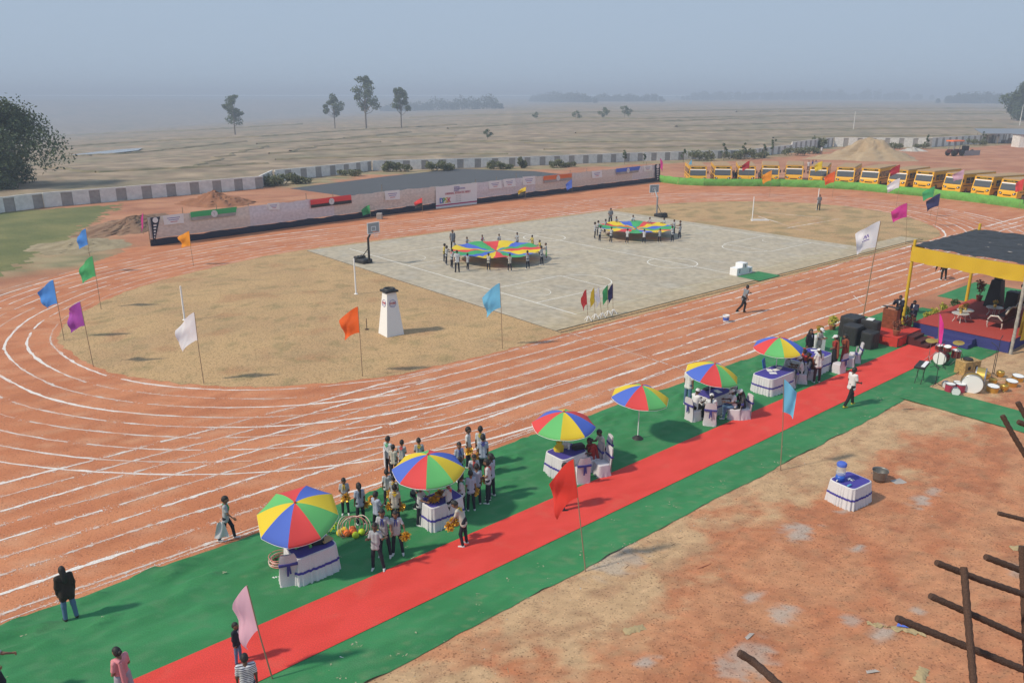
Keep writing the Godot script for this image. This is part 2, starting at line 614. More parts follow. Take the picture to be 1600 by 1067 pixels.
func yard_tone(u: float, v: float) -> Color:
	var c := Color(0.46, 0.19, 0.1).lerp(Color(0.56, 0.27, 0.15), clampf(0.5 + nz(u / 14.0, v / 9.0) * 1.3, 0, 1))
	c = c.lerp(Color(0.33, 0.13, 0.07), clampf((nz(u / 5.0, v / 3.5 + 30.0) - 0.1) * 2.5, 0, 0.7))
	# dry grass and sand at the left rim and along the wall
	var rim := clampf((18.0 - u) / 5.0, 0, 1) * clampf((-62.0 - v) / 3.0, 0, 1)
	rim = maxf(rim, clampf((wall_line(u) + 7.0 + nz(u / 6.0, 3.0) * 5.0 - v) / 3.0, 0, 1) * clampf((u - 44.0) / 4.0, 0, 1))
	var dry := Color(0.4, 0.32, 0.18).lerp(Color(0.19, 0.19, 0.09), clampf(0.35 + nz(u / 2.5, v / 2.5) * 1.6, 0, 1))
	return c.lerp(dry, clampf(rim + nz(u / 3.0, v / 3.0) * rim, 0, 1))


func clay_tone(u: float, v: float) -> Color:
	var c := Color(0.54, 0.19, 0.082).lerp(Color(0.64, 0.255, 0.12), clampf(0.5 + nz(u / 9.0, v / 2.2) * 1.2, 0, 1))
	c = c.lerp(Color(0.44, 0.15, 0.065), clampf((nz(u / 6.0 + 70.0, v / 1.1) - 0.12) * 2.2, 0, 0.55))
	c = c.lerp(Color(0.68, 0.36, 0.21), clampf((nz(u / 2.2, v / 0.8 + 12.0) - 0.2) * 2.2, 0, 0.5))
	return c


func near_tone(u: float, v: float) -> Color:
	# trodden red earth with washed-out sand, cement spills and darker damp patches
	var warp := nz(u / 4.0, v / 4.0) * 1.3
	var c := Color(0.5, 0.19, 0.088).lerp(Color(0.56, 0.26, 0.13), clampf(0.5 + nz(u / 6.0 + warp, v / 4.0) * 1.5, 0, 1))
	var sandy := nz(u / 8.0 + 20.0, v / 5.0 + warp * 0.4) * 1.1 + clampf((-9.8 - v) / 2.6, -0.9, 0.55) + clampf((u - 24.0) / 40.0, 0, 0.25)
	c = c.lerp(Color(0.57, 0.385, 0.215), clampf(sandy * 2.0 + nz(u / 1.1, v / 0.6) * 0.7 + nz(u * 3.0, v * 3.0) * 0.3, 0, 0.9))
	c = c.lerp(Color(0.3, 0.11, 0.055), clampf((nz(u / 2.0 + 5.0, v / 1.2 + 50.0) - 0.16) * 2.0, 0, 0.3))
	c = c.lerp(Color(0.36, 0.22, 0.12), clampf((nz(u / 0.9, v / 0.6 + 80.0) - 0.25) * 2.0, 0, 0.3))
	c *= 1.0 + nz(u * 2.2, v * 3.5 + 17.0) * 0.22 + nz(u / 1.6, v * 2.0 + 44.0) * 0.16
	for g in cement:
		var d := Vector2((u - g.x) / g.z, (v - g.y) / (g.z * 0.55)).length() + nz(u * 2.0, v * 2.0) * 0.9
		c = c.lerp(Color(0.46, 0.43, 0.38), clampf((1.0 - d) * 1.6, 0, g.w))
	return c

var cement := []


func turf_tone(u: float, v: float) -> Color:
	var c := Color(0.535, 0.345, 0.178).lerp(Color(0.59, 0.385, 0.195), clampf(0.5 + nz(u / 7.0, v / 5.0) * 1.4, 0, 1))
	c = c.lerp(Color(0.36, 0.27, 0.145), clampf((nz(u / 3.5, v / 1.8 + 9.0) - 0.18) * 2.0, 0, 0.3))
	c = c.lerp(Color(0.46, 0.24, 0.12), clampf((nz(u / 5.0 + 33.0, v / 4.0) - 0.3) * 2.5, 0, 0.5))
	var green := clampf((nz(u / 2.2 + 3.0, v / 1.6 + 61.0) - 0.27) * 3.0, 0, 0.45)
	if u > 60.0:
		green = clampf((nz(u / 4.0, v / 2.5 + 61.0) - 0.05) * 2.0, 0, 0.5)
	c = c.lerp(Color(0.24, 0.21, 0.09), green)
	return c


func sheets() -> void:
	sheet("yard", -60, 330, -120, 30, 1.2, 0.0, M.earth, yard_tone, func(u, v): return v > wall_line(u) + 0.2)
	# lawn at the far left
	var lawn := [Vector2(1.02, -101.60), Vector2(11.94, -100.75), Vector2(23.47, -98.56), Vector2(13.34, -76.53), Vector2(6.92, -64.58), Vector2(-0.61, -52.18)]
	sheet("lawn", -24, 26, -100, -50, 0.5, 0.008, M.turf, func(u, v): return Color(0.15, 0.17, 0.055).lerp(Color(0.24, 0.23, 0.085), clampf(0.45 + nz(u / 6.0, v / 6.0) * 1.3 + nz(u / 0.9, v / 0.9) * 0.5, 0, 1)), func(u, v): return Geometry2D.is_point_in_polygon(Vector2(u + nz(u * 0.6, v * 0.6) * 1.6, v + nz(v * 0.6, u * 0.6 + 9.0) * 1.6), PackedVector2Array(lawn)))
	# new tarmac behind the cloth fence
	var tar := PackedVector2Array([Vector2(45.72, -101.63), Vector2(64.11, -107.48), Vector2(81.21, -111.44), Vector2(88.20, -99.29), Vector2(87.78, -88.95), Vector2(59.89, -84.43), Vector2(46.94, -84.95), Vector2(47.16, -91.04)])
	var s := Shape.new()
	for k in Geometry2D.triangulate_polygon(tar):
		s.add(site(tar[k].x, tar[k].y, 0.01), Vector3.UP)
	for k in s.v.size() / 3:
		var flip := (s.v[k * 3 + 1] - s.v[k * 3]).cross(s.v[k * 3 + 2] - s.v[k * 3]).y > 0
		s.i.append_array(PackedInt32Array([k * 3, k * 3 + 2, k * 3 + 1] if flip else [k * 3, k * 3 + 1, k * 3 + 2]))
	structure("tarmac", s, M.tarmac)
	for q in [Vector2(18.98, -9.84), Vector2(13.20, -7.65), Vector2(19.48, -8.29), Vector2(16.37, -6.86), Vector2(17.98, -5.99), Vector2(13.85, -12.21), Vector2(15.37, -8.84), Vector2(15.31, -8.00), Vector2(24.38, -8.38), Vector2(21.14, -9.54), Vector2(23.52, -8.30), Vector2(21.79, -5.07), Vector2(16.50, -6.15), Vector2(11.51, -9.07)]:
		cement.append(Vector4(q.x, q.y, rng.randf_range(0.25, 0.55), rng.randf_range(0.45, 0.8)))
	cement[0].z = 0.75
	cement[1].z = 0.9
	cement[5] = Vector4(cement[5].x, cement[5].y, 1.0, 0.5)
	sheet("earth", -3, 52, -12.9, 14, 0.14, 0.006, M.earth, near_tone, null, func(u, v): return 0.026 * clampf((v + 12.1) / 0.9, 0, 1) + (nz(u / 1.5, v / 1.5) * 0.02 + nz(u * 1.6, v * 1.6) * 0.012) * clampf((v + 12.2) / 0.9, 0.05, 1))


# ---------------------------------------------------------------- running track
func rounded(q: Array, step: float) -> PackedVector2Array:
	# a closed Catmull-Rom curve through q, resampled every step metres
	var c := Curve2D.new()
	for k in q.size() + 1:
		var p: Vector2 = q[k % q.size()]
		var t: Vector2 = (q[(k + 1) % q.size()] - q[(k - 1 + q.size()) % q.size()]) / 6.0
		c.add_point(p, -t, t)
	var out := PackedVector2Array()
	var n := int(c.get_baked_length() / step)
	for k in n:
		out.append(c.sample_baked(c.get_baked_length() * k / n, true))
	return out


var rim: PackedVector2Array


func chalk(parent: Node3D, pts: PackedVector3Array, w: float, strength := 1.0, called := "lane_line") -> void:
	# a line of lime powder poured by hand: ragged, broken here and there, with stray powder beside it
	var s := Shape.new()
	var open := false
	var last := 0
	var phase := rng.randf() * 500.0
	for k in pts.size() - 1:
		var d := (pts[k + 1] - pts[k]).normalized()
		var side := Vector3(d.z, 0, -d.x)
		var x := phase + k * 0.21
		var worn := nz(x * 0.06, phase)
		var wide := w * (1.0 + 0.45 * smoothstep(45.0, 85.0, pts[k].length())) * (0.42 + 0.95 * absf(nz(x * 0.9, 3.0 + phase)) + 0.8 * maxf(worn, 0.0)) * rng.randf_range(0.6, 1.35)
		var shift := side * (broad.get_noise_2d(x * 0.12, 90.0 + phase) * w * 0.9 + rng.randfn(0.0, w * 0.1))
		var tone := 0.74 + 0.26 * clampf(0.5 + worn * 2.0, 0, 1)
		# thin powder lets the clay through
		var thin := clampf(0.25 + nz(x * 2.6, 31.0 + phase) * 1.5 - worn * 1.2, 0.0, 0.75)
		s.tone = Color(tone, tone * 0.97, tone * 0.94).lerp(Color(0.78, 0.4, 0.25), thin)
		var gone := nz(x * 0.9, 7.0 + phase) + 0.3 * worn < -0.46 / strength
		var a := s.add(pts[k] + shift + side * wide * 0.5, Vector3.UP)
		s.add(pts[k] + shift - side * wide * 0.5, Vector3.UP)
		if open and not gone:
			s.i.append_array(PackedInt32Array([last, last + 1, a, a, last + 1, a + 1]))
		open = not gone
		last = a
		if pts[k].length() < 75.0:
			for e in rng.randi_range(2, 6 if pts[k].length() > 45.0 else 24):
				var f := pts[k] + shift + side * rng.randfn(0.0, w * (0.55 + 1.1 * maxf(worn, 0.0))) + d * rng.randf_range(-0.1, 0.1) + Vector3(0, 0.0016, 0)
				var r := rng.randf_range(0.006, 0.024)
				s.tone = Color(1, 0.97, 0.94).lerp(Color(0.8, 0.45, 0.3), rng.randf() * 0.6)
				var m := Vector3(rng.randf_range(-1, 1), 0, rng.randf_range(-1, 1)).normalized() * r
				var o := Vector3(-m.z, 0, m.x) * rng.randf_range(0.4, 1.0)
				var b := s.add(f - m, Vector3.UP)
				s.add(f + o, Vector3.UP)
				s.add(f + m, Vector3.UP)
				s.add(f - o, Vector3.UP)
				s.i.append_array(PackedInt32Array([b, b + 2, b + 1, b, b + 3, b + 2]))
	part(called, s, M.chalk, parent)


func stroke(parent: Node3D, a: Vector2, b: Vector2, y: float, w: float, strength := 1.0, called := "lane_line") -> void:
	var p := PackedVector3Array()
	var n := int(a.distance_to(b) / 0.16) + 2
	for k in n:
		var q := a.lerp(b, float(k) / (n - 1))
		p.append(site(q.x, q.y, y))
	chalk(parent, p, w, strength, called)


func build_track() -> void:
	rim = rounded([Vector2(70, -28.25), Vector2(50, -28.35), Vector2(27, -28.35), Vector2(21.5, -28.35), Vector2(16.5, -28.9), Vector2(12.9, -30.4), Vector2(10.1, -32.9), Vector2(7.9, -36.3), Vector2(6.9, -39.8), Vector2(6.6, -43.2), Vector2(6.9, -45.4), Vector2(8.2, -48.6), Vector2(11, -52.1), Vector2(15.5, -55.4), Vector2(22.5, -58.2), Vector2(28.3, -59.2), Vector2(41, -59.2), Vector2(63.6, -59.2), Vector2(72.7, -58.4), Vector2(79, -55.7), Vector2(83, -52.4), Vector2(85.8, -48), Vector2(86.6, -44.5), Vector2(86, -40.5), Vector2(84.3, -36.6), Vector2(80.5, -32.3), Vector2(75.5, -29)], 0.3)
	var track := sheet("track", -14, 108, -74, -19.0, 0.4, 0.004, M.clay, clay_tone, func(u, v): return v < -19.6 and (u > 16.0 or v > -68.0 - (u - 16.0) * 1.1) and v > -69.2 - (u - 18.0) * 0.085)
	# the infield, dry turf
	var s := Shape.new()
	var rows := []
	for k in 41:
		var row := []
		for q in rim:
			var core := Vector2(clampf(q.x, 22.0, 70.0), -44.0)
			var p := q.lerp(core, k / 40.0)
			if k == 0:
				p += Vector2(nz(q.x, q.y), nz(q.y, q.x + 50.0)) * 0.25
			row.append(site(p.x, p.y, 0.008))
		rows.append(row)
	s.grid(rows, true)
	for k in s.v.size():
		s.n[k] = Vector3.UP
		s.c[k] = turf_tone(s.v[k].dot(ALONG), s.v[k].dot(ACROSS))
	structure("infield", s, M.turf)
	# curved lanes
	for lane in 9:
		var out := 0.4 + 0.975 * lane
		var line := PackedVector3Array()
		var n := rim.size()
		for k in n + 1:
			var p := rim[k % n]
			var t := (rim[(k + 3) % n] - rim[(k - 3 + n) % n]).normalized()
			var q := p + Vector2(t.y, -t.x) * out * -1.0
			if Vector2(t.y, -t.x).dot(p - Vector2(clampf(p.x, 22.0, 70.0), -44.0)) > 0:
				q = p + Vector2(t.y, -t.x) * out
			line.append(site(q.x, q.y, 0.0075 + lane * 0.0002))
		# leave the home straight to the straight lines
		var piece := PackedVector3Array()
		for p in line:
			var u := p.dot(ALONG)
			if p.dot(ACROSS) > -33.0 and u > 27.0 and u < 66.0:
				if piece.size() > 3:
					chalk(track, piece, 0.12)
				piece = PackedVector3Array()
			else:
				piece.append(p)
		if piece.size() > 3:
			chalk(track, piece, 0.12)
	# straight lanes
	for lane in 9:
		stroke(track, Vector2(-9, -28.0 + 0.975 * lane), Vector2(98, -28.0 + 0.975 * lane), 0.0105 + lane * 0.0001, 0.13)
	stroke(track, Vector2(-9, -19.85), Vector2(52, -20.35), 0.0095, 0.05, 0.45)
	# start line and staggered marks
	stroke(track, Vector2(27.7, -28.3), Vector2(27.75, -20.3), 0.0135, 0.07, 2.0, "start_line")
	for q in [[Vector2(31.08, -27.81), Vector2(30.92, -25.87)], [Vector2(35.15, -25.92), Vector2(35.08, -24.78)], [Vector2(59.80, -27.34), Vector2(58.28, -22.59)], [Vector2(50.41, -24.98), Vector2(49.83, -21.25)], [Vector2(51.70, -22.20), Vector2(51.63, -21.08)], [Vector2(47.15, -22.62), Vector2(45.17, -21.01)], [Vector2(57.81, -19.27), Vector2(57.64, -17.44)], [Vector2(59.60, -21.20), Vector2(60.04, -19.47)]]:
		stroke(track, q[0], q[1], 0.0133, 0.05, 0.8, "stagger_mark")
	# volleyball court chalked on the sand at the right-hand end
	var field: Node3D = get_node("infield")
	for q in [[Vector2(75.04, -47.80), Vector2(77.50, -35.81)], [Vector2(72.21, -45.87), Vector2(67.03, -37.60)], [Vector2(67.32, -39.75), Vector2(76.98, -39.54)], [Vector2(69.73, -40.74), Vector2(76.70, -40.93)]]:
		stroke(field, q[0], q[1], 0.0115, 0.09, 0.8, "chalk_line")


# ---------------------------------------------------------------- basketball courts
func ribbon(parent: Node3D, pts: Array, w: float, y: float, m: Material, called: String) -> void:
	var s := Shape.new()
	var a := []
	var b := []
	for k in pts.size():
		var t: Vector2 = (pts[mini(k + 1, pts.size() - 1)] - pts[maxi(k - 1, 0)]).normalized() * w * 0.5
		a.append(site(pts[k].x - t.y, pts[k].y + t.x, y))
		b.append(site(pts[k].x + t.y, pts[k].y - t.x, y))
	s.grid([b, a])
	for k in s.n.size():
		s.n[k] = Vector3.UP
	part(called, s, m, parent)


func bow(c: Vector2, r: float, from: float, to: float) -> Array:
	var out := []
	for k in 33:
		var t := deg_to_rad(lerpf(from, to, k / 32.0))
		out.append(c + Vector2(cos(t), sin(t)) * r)
	return out


func slab_tone(u: float, v: float) -> Color:
	var c := Color(0.49, 0.42, 0.315).lerp(Color(0.54, 0.465, 0.345), clampf(0.5 + nz(u / 6.0, v / 5.0) * 1.5, 0, 1))
	c = c.lerp(Color(0.43, 0.38, 0.3), clampf((nz(u / 3.0 + 40.0, v / 2.0) - 0.12) * 2.5, 0, 0.6))
	c = c.lerp(Color(0.56, 0.52, 0.44), clampf((nz(u / 1.6, v / 3.0 + 70.0) - 0.25) * 2.5, 0, 0.5))
	# pours of slightly different mixes
	var bay := int(floor((u - 27.4) / 4.5)) * 7 + int(floor((v + 58.6) / 5.0)) * 13
	c *= 0.985 + 0.03 * (absi(bay * 37) % 10) / 10.0
	# sand trodden in along the near edge
	return c.lerp(Color(0.5, 0.4, 0.25), clampf((v + 31.8 + nz(u / 2.0, v) * 2.0) / 2.5, 0, 0.75))


func build_court() -> void:
	var on := func(u, v): return u < 63.3 or v > -30.6
	var court := sheet("basketball_court", 27.4, 71.0, -58.6, -28.62, 0.4, 0.05, M.concrete, slab_tone, on)
	var s := Shape.new()
	s.tone = Color(0.22, 0.2, 0.17)
	for e in [[Vector2(27.4, -28.64), Vector2(71, -28.64)], [Vector2(27.4, -58.6), Vector2(27.4, -28.64)], [Vector2(63.4, -58.6), Vector2(27.4, -58.6)], [Vector2(71, -28.64), Vector2(71, -30.4)], [Vector2(71, -30.4), Vector2(63.4, -30.4)], [Vector2(63.4, -30.4), Vector2(63.4, -58.6)]]:
		s.quad(site(e[0].x, e[0].y, -0.01), site(e[1].x, e[1].y, -0.01), site(e[1].x, e[1].y, 0.05), site(e[0].x, e[0].y, 0.05))
	part("slab_edge", s, M.concrete, court)
	var y := 0.054
	ribbon(court, [Vector2(30.4, -57), Vector2(30.5, -30.6)], 0.1, y, M.court_paint, "court_line")
	ribbon(court, [Vector2(46.2, -57), Vector2(46.4, -30.8)], 0.1, y, M.court_paint, "court_line")
	ribbon(court, [Vector2(62.0, -57), Vector2(62.0, -30.8)], 0.1, y, M.court_paint, "court_line")
	for v in [-57.0, -43.6, -30.7]:
		ribbon(court, [Vector2(30.5, v), Vector2(62, v)], 0.08, y + 0.0015, M.court_yellow, "court_line")
	for v in [-36.3, -50.6]:
		ribbon(court, bow(Vector2(46.2, v), 1.85, 0, 360), 0.09, y + 0.003, M.court_paint, "centre_circle")
		for e in [1, -1]:
			var u := 30.5 if e > 0 else 62.0
			ribbon(court, [Vector2(u, v - 2.25), Vector2(u + 6.2 * e, v - 2.25)], 0.085, y + 0.003, M.court_paint, "key_line")
			ribbon(court, [Vector2(u, v + 2.25), Vector2(u + 6.2 * e, v + 2.25)], 0.085, y + 0.003, M.court_paint, "key_line")
			ribbon(court, [Vector2(u + 6.2 * e, v - 2.25), Vector2(u + 6.2 * e, v + 2.25)], 0.085, y + 0.0045, M.court_paint, "key_line")
			ribbon(court, bow(Vector2(u + 6.2 * e, v), 1.95, -90 if e > 0 else 90, 90 if e > 0 else 270), 0.085, y + 0.006, M.court_paint, "key_arc")
			ribbon(court, bow(Vector2(u + 1.5 * e, v), 1.3, -90 if e > 0 else 90, 90 if e > 0 else 270), 0.05, y + 0.006, M.court_paint, "basket_arc")


# ---------------------------------------------------------------- carpets
func carpet_fold(u: float, v: float) -> float:
	var h := maxf(0.0, nz(u / 2.2 + 3.0, (v + u * 0.05) / 0.4) - 0.06) * 0.16
	h *= clampf((-15.9 - v) / 1.5, 0, 1) * (1.0 + 0.9 * clampf((-17.6 - v) / 1.0, 0, 1)) + clampf((v + 13.9) / 1.0, 0, 1) * 0.6
	return h + absf(nz(u * 0.7, v * 0.7)) * 0.006


func build_carpets() -> void:
	var tone := func(u, v):
		var c := Color(0.032, 0.225, 0.075).lerp(Color(0.045, 0.27, 0.095), clampf(0.5 + nz(u / 3.0, v / 1.2) * 1.6, 0, 1))
		# strips of slightly different dye lots laid side by side
		var lot := int(floor((v + 30.0) / 1.85)) * 5 + int(floor((u + 40.0 + 3.0 * floor((v + 30.0) / 1.85)) / 11.0)) * 3
		c *= 0.93 + 0.14 * (absi(lot * 7) % 8) / 8.0
		c = c.lerp(Color(0.1, 0.27, 0.12), clampf((nz(u / 0.8 + 20.0, v / 0.5) - 0.1) * 1.6, 0, 0.5))
		c = c.lerp(Color(0.28, 0.3, 0.16), clampf((nz(u * 2.4, v * 3.2 + 9.0) - 0.36 + clampf((v + 13.4) * 0.16, -0.2, 0.1)) * 2.4, 0, 0.25))
		return c
	sheet("green_carpet", -8, 43.0, -19.75, -12.4, 0.13, 0.02, M.green_carpet, tone, null, carpet_fold, func(u, v): return v + nz(u / 4.0, 5.0) * 0.14 * clampf((-17.0 - v) / 2.7, 0, 1) + (nz(u / 4.0, 8.0) * 0.12 + nz(u * 1.1, 1.0) * 0.05) * clampf((v + 13.6) / 1.2, 0, 1))
	sheet("green_carpet", 31.7, 33.95, -12.75, 4.0, 0.15, 0.06, M.green_carpet, tone)
	sheet("green_carpet", 42.9, 47.5, -19.6, -16.5, 0.2, 0.012, M.green_carpet, tone, null, null, func(u, v): return v + maxf(0.0, u - 44.5) * 0.35 * clampf((-16.5 - v) / 3.0, 0, 1))
	sheet("green_carpet", 51.0, 57.0, -19.2, -15.0, 0.2, 0.012, M.green_carpet, tone)
	var red := func(u, v):
		return Color(0.78, 0.058, 0.042).lerp(Color(0.85, 0.07, 0.052), clampf(0.5 + nz(u / 2.0, v / 0.8) * 1.5, 0, 1)).lerp(Color(0.74, 0.13, 0.09), clampf((nz(u / 1.2, v / 1.2 + 30.0) - 0.28) * 1.6, 0, 0.35))
	sheet("red_carpet", -8, 41.7, -15.8, -14.0, 0.12, 0.034, M.red_carpet, red, null, func(u, v): return absf(nz(u * 0.6, v * 0.5)) * 0.008)
	# sand carried onto the carpet on people's feet
	var s := Shape.new()
	for k in 190:
		var u := rng.randf_range(-3, 42)
		var v := -12.5 - absf(rng.randfn(0.0, 0.55)) if rng.randf() < 0.6 else rng.randf_range(-19.4, -12.6)
		if v < -14.0 and v > -15.85:
			continue
		var mid := site(u, v, 0.026 + carpet_fold(u, v))
		var bits := rng.randi_range(1, 4)
		for e in bits:
			var p := mid + Vector3(rng.randfn(), 0, rng.randfn()) * 0.07
			var r := rng.randf_range(0.008, 0.05)
			var w := rng.randf() * TAU
			s.tone = Color(0.2, 0.32, 0.16).lerp(Color(0.5, 0.46, 0.32), rng.randf())
			var first := s.add(p, Vector3.UP)
			for c in 7:
				s.add(p + Vector3(cos(c * TAU / 7.0), 0, sin(c * TAU / 7.0) * 0.5).rotated(Vector3.UP, w) * r * rng.randf_range(0.4, 1.3), Vector3.UP)
			for c in 7:
				s.i.append_array(PackedInt32Array([first, first + 1 + c, first + 1 + (c + 1) % 7]))
	var drift := part(numbered("sand_smears"), s, M.sand, self)
	tag(drift, "smears of pale sand trodden onto the green carpet", "sand")
	drift.set_meta("kind", "stuff")
	var mat := sheet("green_mat", 45.95, 48.75, -30.45, -28.65, 0.2, 0.062, M.green_carpet, tone)
	mat.set_meta("kind", "structure")


# ---------------------------------------------------------------- boundary wall, cloth fence, barrier
func wall_run(a: Vector3, b: Vector3, high: float, label: String, pitch := 3.15) -> void:
	var w := thing("boundary_wall", label, "wall", a, atan2(-(b - a).z, (b - a).x), "white boundary wall in straight runs")
	var length := a.distance_to(b)
	var bays := maxi(1, roundi(length / pitch))
	var step := length / bays
	var gap := minf(1.2, step * 0.4)
	var pier := Shape.new()
	pier.box(Vector3(0, high * 0.5, 0), Vector3(step - gap, high, 0.22))
	var pane := Shape.new()
	pane.box(Vector3(0, (high - 0.16) * 0.5, -0.03), Vector3(gap - 0.004, high - 0.16, 0.1))
	var head := Shape.new()
	head.box(Vector3(0, high - 0.08, 0.002), Vector3(gap - 0.004, 0.155, 0.2))
	var meshes := [pier.mesh(), pane.mesh(), head.mesh()]
	for k in bays:
		for e in 3:
			var o := part(["pier", "panel", "coping"][e], meshes[e], M.wall_panel if e == 1 else M.wall_white, w)
			o.position = Vector3(step * (k + 0.5) + (0.0 if e == 0 else step * 0.5), rng.randf_range(-0.012, 0.012), 0)


func build_walls() -> void:
	var q := [Vector3(-62.04, 0, -70.84), Vector3(-53.21, 0, -87.89), Vector3(-34.40, 0, -107.24), Vector3(-35.21, 0, -115.94), Vector3(-26.82, 0, -128.26), Vector3(-24.09, 0, -133.93), Vector3(0.00, 0, -142.06), Vector3(24.79, 0, -154.28), Vector3(47.59, 0, -162.47), Vector3(62.20, 0, -178.53), Vector3(79.64, 0, -199.30), Vector3(102.55, 0, -196.76), Vector3(157.75, 0, -235.67)]
	var say := ["white panelled boundary wall at the far left edge, behind the lawn", "white panelled boundary wall between the lawn and the orange earth", "short white wall return running away beside the bushes left of the tarmac", "white panelled boundary wall behind the left end of the tarmac", "short angled white wall piece behind the tarmac", "white panelled boundary wall behind the middle of the cloth fence", "white panelled boundary wall behind the right end of the cloth fence", "white panelled boundary wall behind the leftmost buses", "white wall return climbing back behind the third and fourth bus", "short white wall run left of the sand heap, behind the scrub", "white panelled boundary wall behind the sand heap", "white panelled boundary wall behind the orange-roofed grader, far right"]
	for k in q.size() - 1:
		wall_run(q[k], q[k + 1], 2.25 if k >= 9 else 1.65, say[k])


func fence_path() -> Array:
	return [site(18.3, -68.8), site(42.6, -71.9), site(91.8, -75.5)]


func build_fence() -> void:
	var path := fence_path()
	var f := thing("cloth_fence", "long beige cloth fence with navy skirt along the far straight", "fence", path[0])
	var high := 2.45
	for leg in 2:
		var a: Vector3 = path[leg]
		var b: Vector3 = path[leg + 1]
		var n := roundi(a.distance_to(b) / 3.2)
		var d := (b - a).normalized()
		var side := Vector3(-d.z, 0, d.x)
		if side.z < 0:
			side = -side
		for k in n:
			var p: Vector3 = a.lerp(b, float(k) / n) - path[0]
			var q: Vector3 = a.lerp(b, float(k + 1) / n) - path[0]
			for lower in [false, true]:
				var s := Shape.new()
				var rows := []
				var y0 := 0.0 if lower else 0.62
				var y1 := 0.62 if lower else high
				for j in 7:
					var row := []
					for e in 13:
						var t := e / 12.0
						var y := lerpf(y0, y1, j / 6.0)
						var r := p.lerp(q, t)
						var sag := nz((r.x + r.z) * 0.7, y * 0.8) * 0.07 + sin(t * PI) * 0.05 * sin(float(j) / 6.0 * PI)
						var top := nz((r.x - r.z) * 0.35, 2.0) * 0.08 * (float(j) / 6.0) - sin(t * PI) * 0.05 * float(j) / 6.0
						row.append(r + side * (sag + (0.012 if lower else 0.0)) + Vector3(0, y + (0.0 if lower and j == 0 else top), 0))
					rows.append(row)
				s.grid(rows)
				part("skirt" if lower else "cloth_panel", s, M.navy if lower else (M.cloth_lilac if (leg * 8 + k) % 9 in [3, 4, 5] else M.cloth_beige), f)
			var pole := Shape.new()
			var up := high + (rng.randf_range(0.1, 0.8) if rng.randf() < 0.5 else 0.02)
			pole.tube([p - side * 0.09, p - side * 0.09 + Vector3(0, up, 0)], [0.035, 0.028], 6)
			part("pole", pole, M.bamboo, f)
	# what hangs on the fence
	banner("poster", "white notice left of the green banner on the cloth fence", [Vector3(-29.34, 2.44, -65.32), Vector3(-28.13, 2.47, -66.64), Vector3(-28.16, 1.65, -66.60), Vector3(-29.33, 1.66, -65.35)], M.white_matt, 0)
	banner("house_banner", "green and grey house banner with round white crest", [Vector3(-27.71, 2.51, -67.10), Vector3(-24.77, 2.53, -70.28), Vector3(-24.93, 1.77, -70.10), Vector3(-27.69, 1.76, -67.11)], M.gore_green, 1, M.wall_panel)
	banner("poster", "white notice on the lilac cloth right of the green banner", [Vector3(-22.73, 2.53, -72.49), Vector3(-21.92, 2.52, -73.36), Vector3(-21.87, 1.86, -73.41), Vector3(-22.64, 1.94, -72.59)], M.white_matt, 0)
	banner("house_banner", "red and black house banner with round white crest", [Vector3(-19.59, 2.43, -75.89), Vector3(-16.35, 2.51, -79.39), Vector3(-16.31, 1.67, -79.43), Vector3(-19.59, 1.64, -75.89)], M.gore_red, 1, M.black)
	banner("poster", "white notice between the red banner and the red-black flag", [Vector3(-13.42, 2.50, -82.55), Vector3(-12.03, 2.48, -83.90), Vector3(-12.04, 1.50, -83.89), Vector3(-13.40, 1.53, -82.57)], M.white_matt, 0)
	banner("event_banner", "big white printed event banner in the middle of the cloth fence", [Vector3(-8.50, 2.40, -87.33), Vector3(-4.08, 2.41, -91.63), Vector3(-4.19, -0.01, -91.52), Vector3(-8.57, 0.01, -87.27)], M.white_matt, 2)
	banner("poster", "white notice just right of the big event banner", [Vector3(-2.82, 2.46, -92.85), Vector3(-1.37, 2.45, -94.26), Vector3(-1.30, 1.52, -94.33), Vector3(-2.75, 1.54, -92.92)], M.white_matt, 0)
	banner("poster", "white notice above the yellow-black flag, left one", [Vector3(-1.11, 2.52, -94.52), Vector3(0.31, 2.51, -95.90), Vector3(0.39, 1.53, -95.97), Vector3(-1.04, 1.56, -94.59)], M.white_matt, 0)
	banner("poster", "white notice with dark swoosh left of the orange banner", [Vector3(1.21, 2.59, -96.77), Vector3(2.78, 2.55, -98.30), Vector3(2.83, 1.51, -98.34), Vector3(1.26, 1.57, -96.81)], M.white_matt, 0)
	banner("house_banner", "orange and grey house banner with round white crest", [Vector3(3.90, 2.43, -99.38), Vector3(7.74, 2.42, -103.12), Vector3(7.72, 1.58, -103.09), Vector3(3.95, 1.55, -99.43)], M.orange, 1, M.wall_panel)
	banner("poster", "white notice between the orange and blue banners", [Vector3(10.59, 2.43, -105.89), Vector3(12.12, 2.46, -107.37), Vector3(12.16, 1.48, -107.41), Vector3(10.67, 1.47, -105.97)], M.white_matt, 0)
	banner("house_banner", "blue and grey house banner with round white crest", [Vector3(14.29, 2.45, -109.49), Vector3(18.25, 2.49, -113.33), Vector3(17.97, 1.65, -113.06), Vector3(14.38, 1.62, -109.57)], M.gore_blue, 1, M.wall_panel)
	banner("poster", "white notice right of the blue banner near the fence end", [Vector3(18.79, 2.49, -113.85), Vector3(20.22, 2.50, -115.24), Vector3(20.27, 1.67, -115.29), Vector3(18.89, 1.65, -113.96)], M.white_matt, 0)
	banner("end_banner", "dark upright banner on the right end of the cloth fence", [Vector3(20.77, 2.53, -115.78), Vector3(21.68, 2.53, -116.66), Vector3(21.86, -0.09, -116.84), Vector3(20.95, -0.09, -115.95)], M.navy, 3)
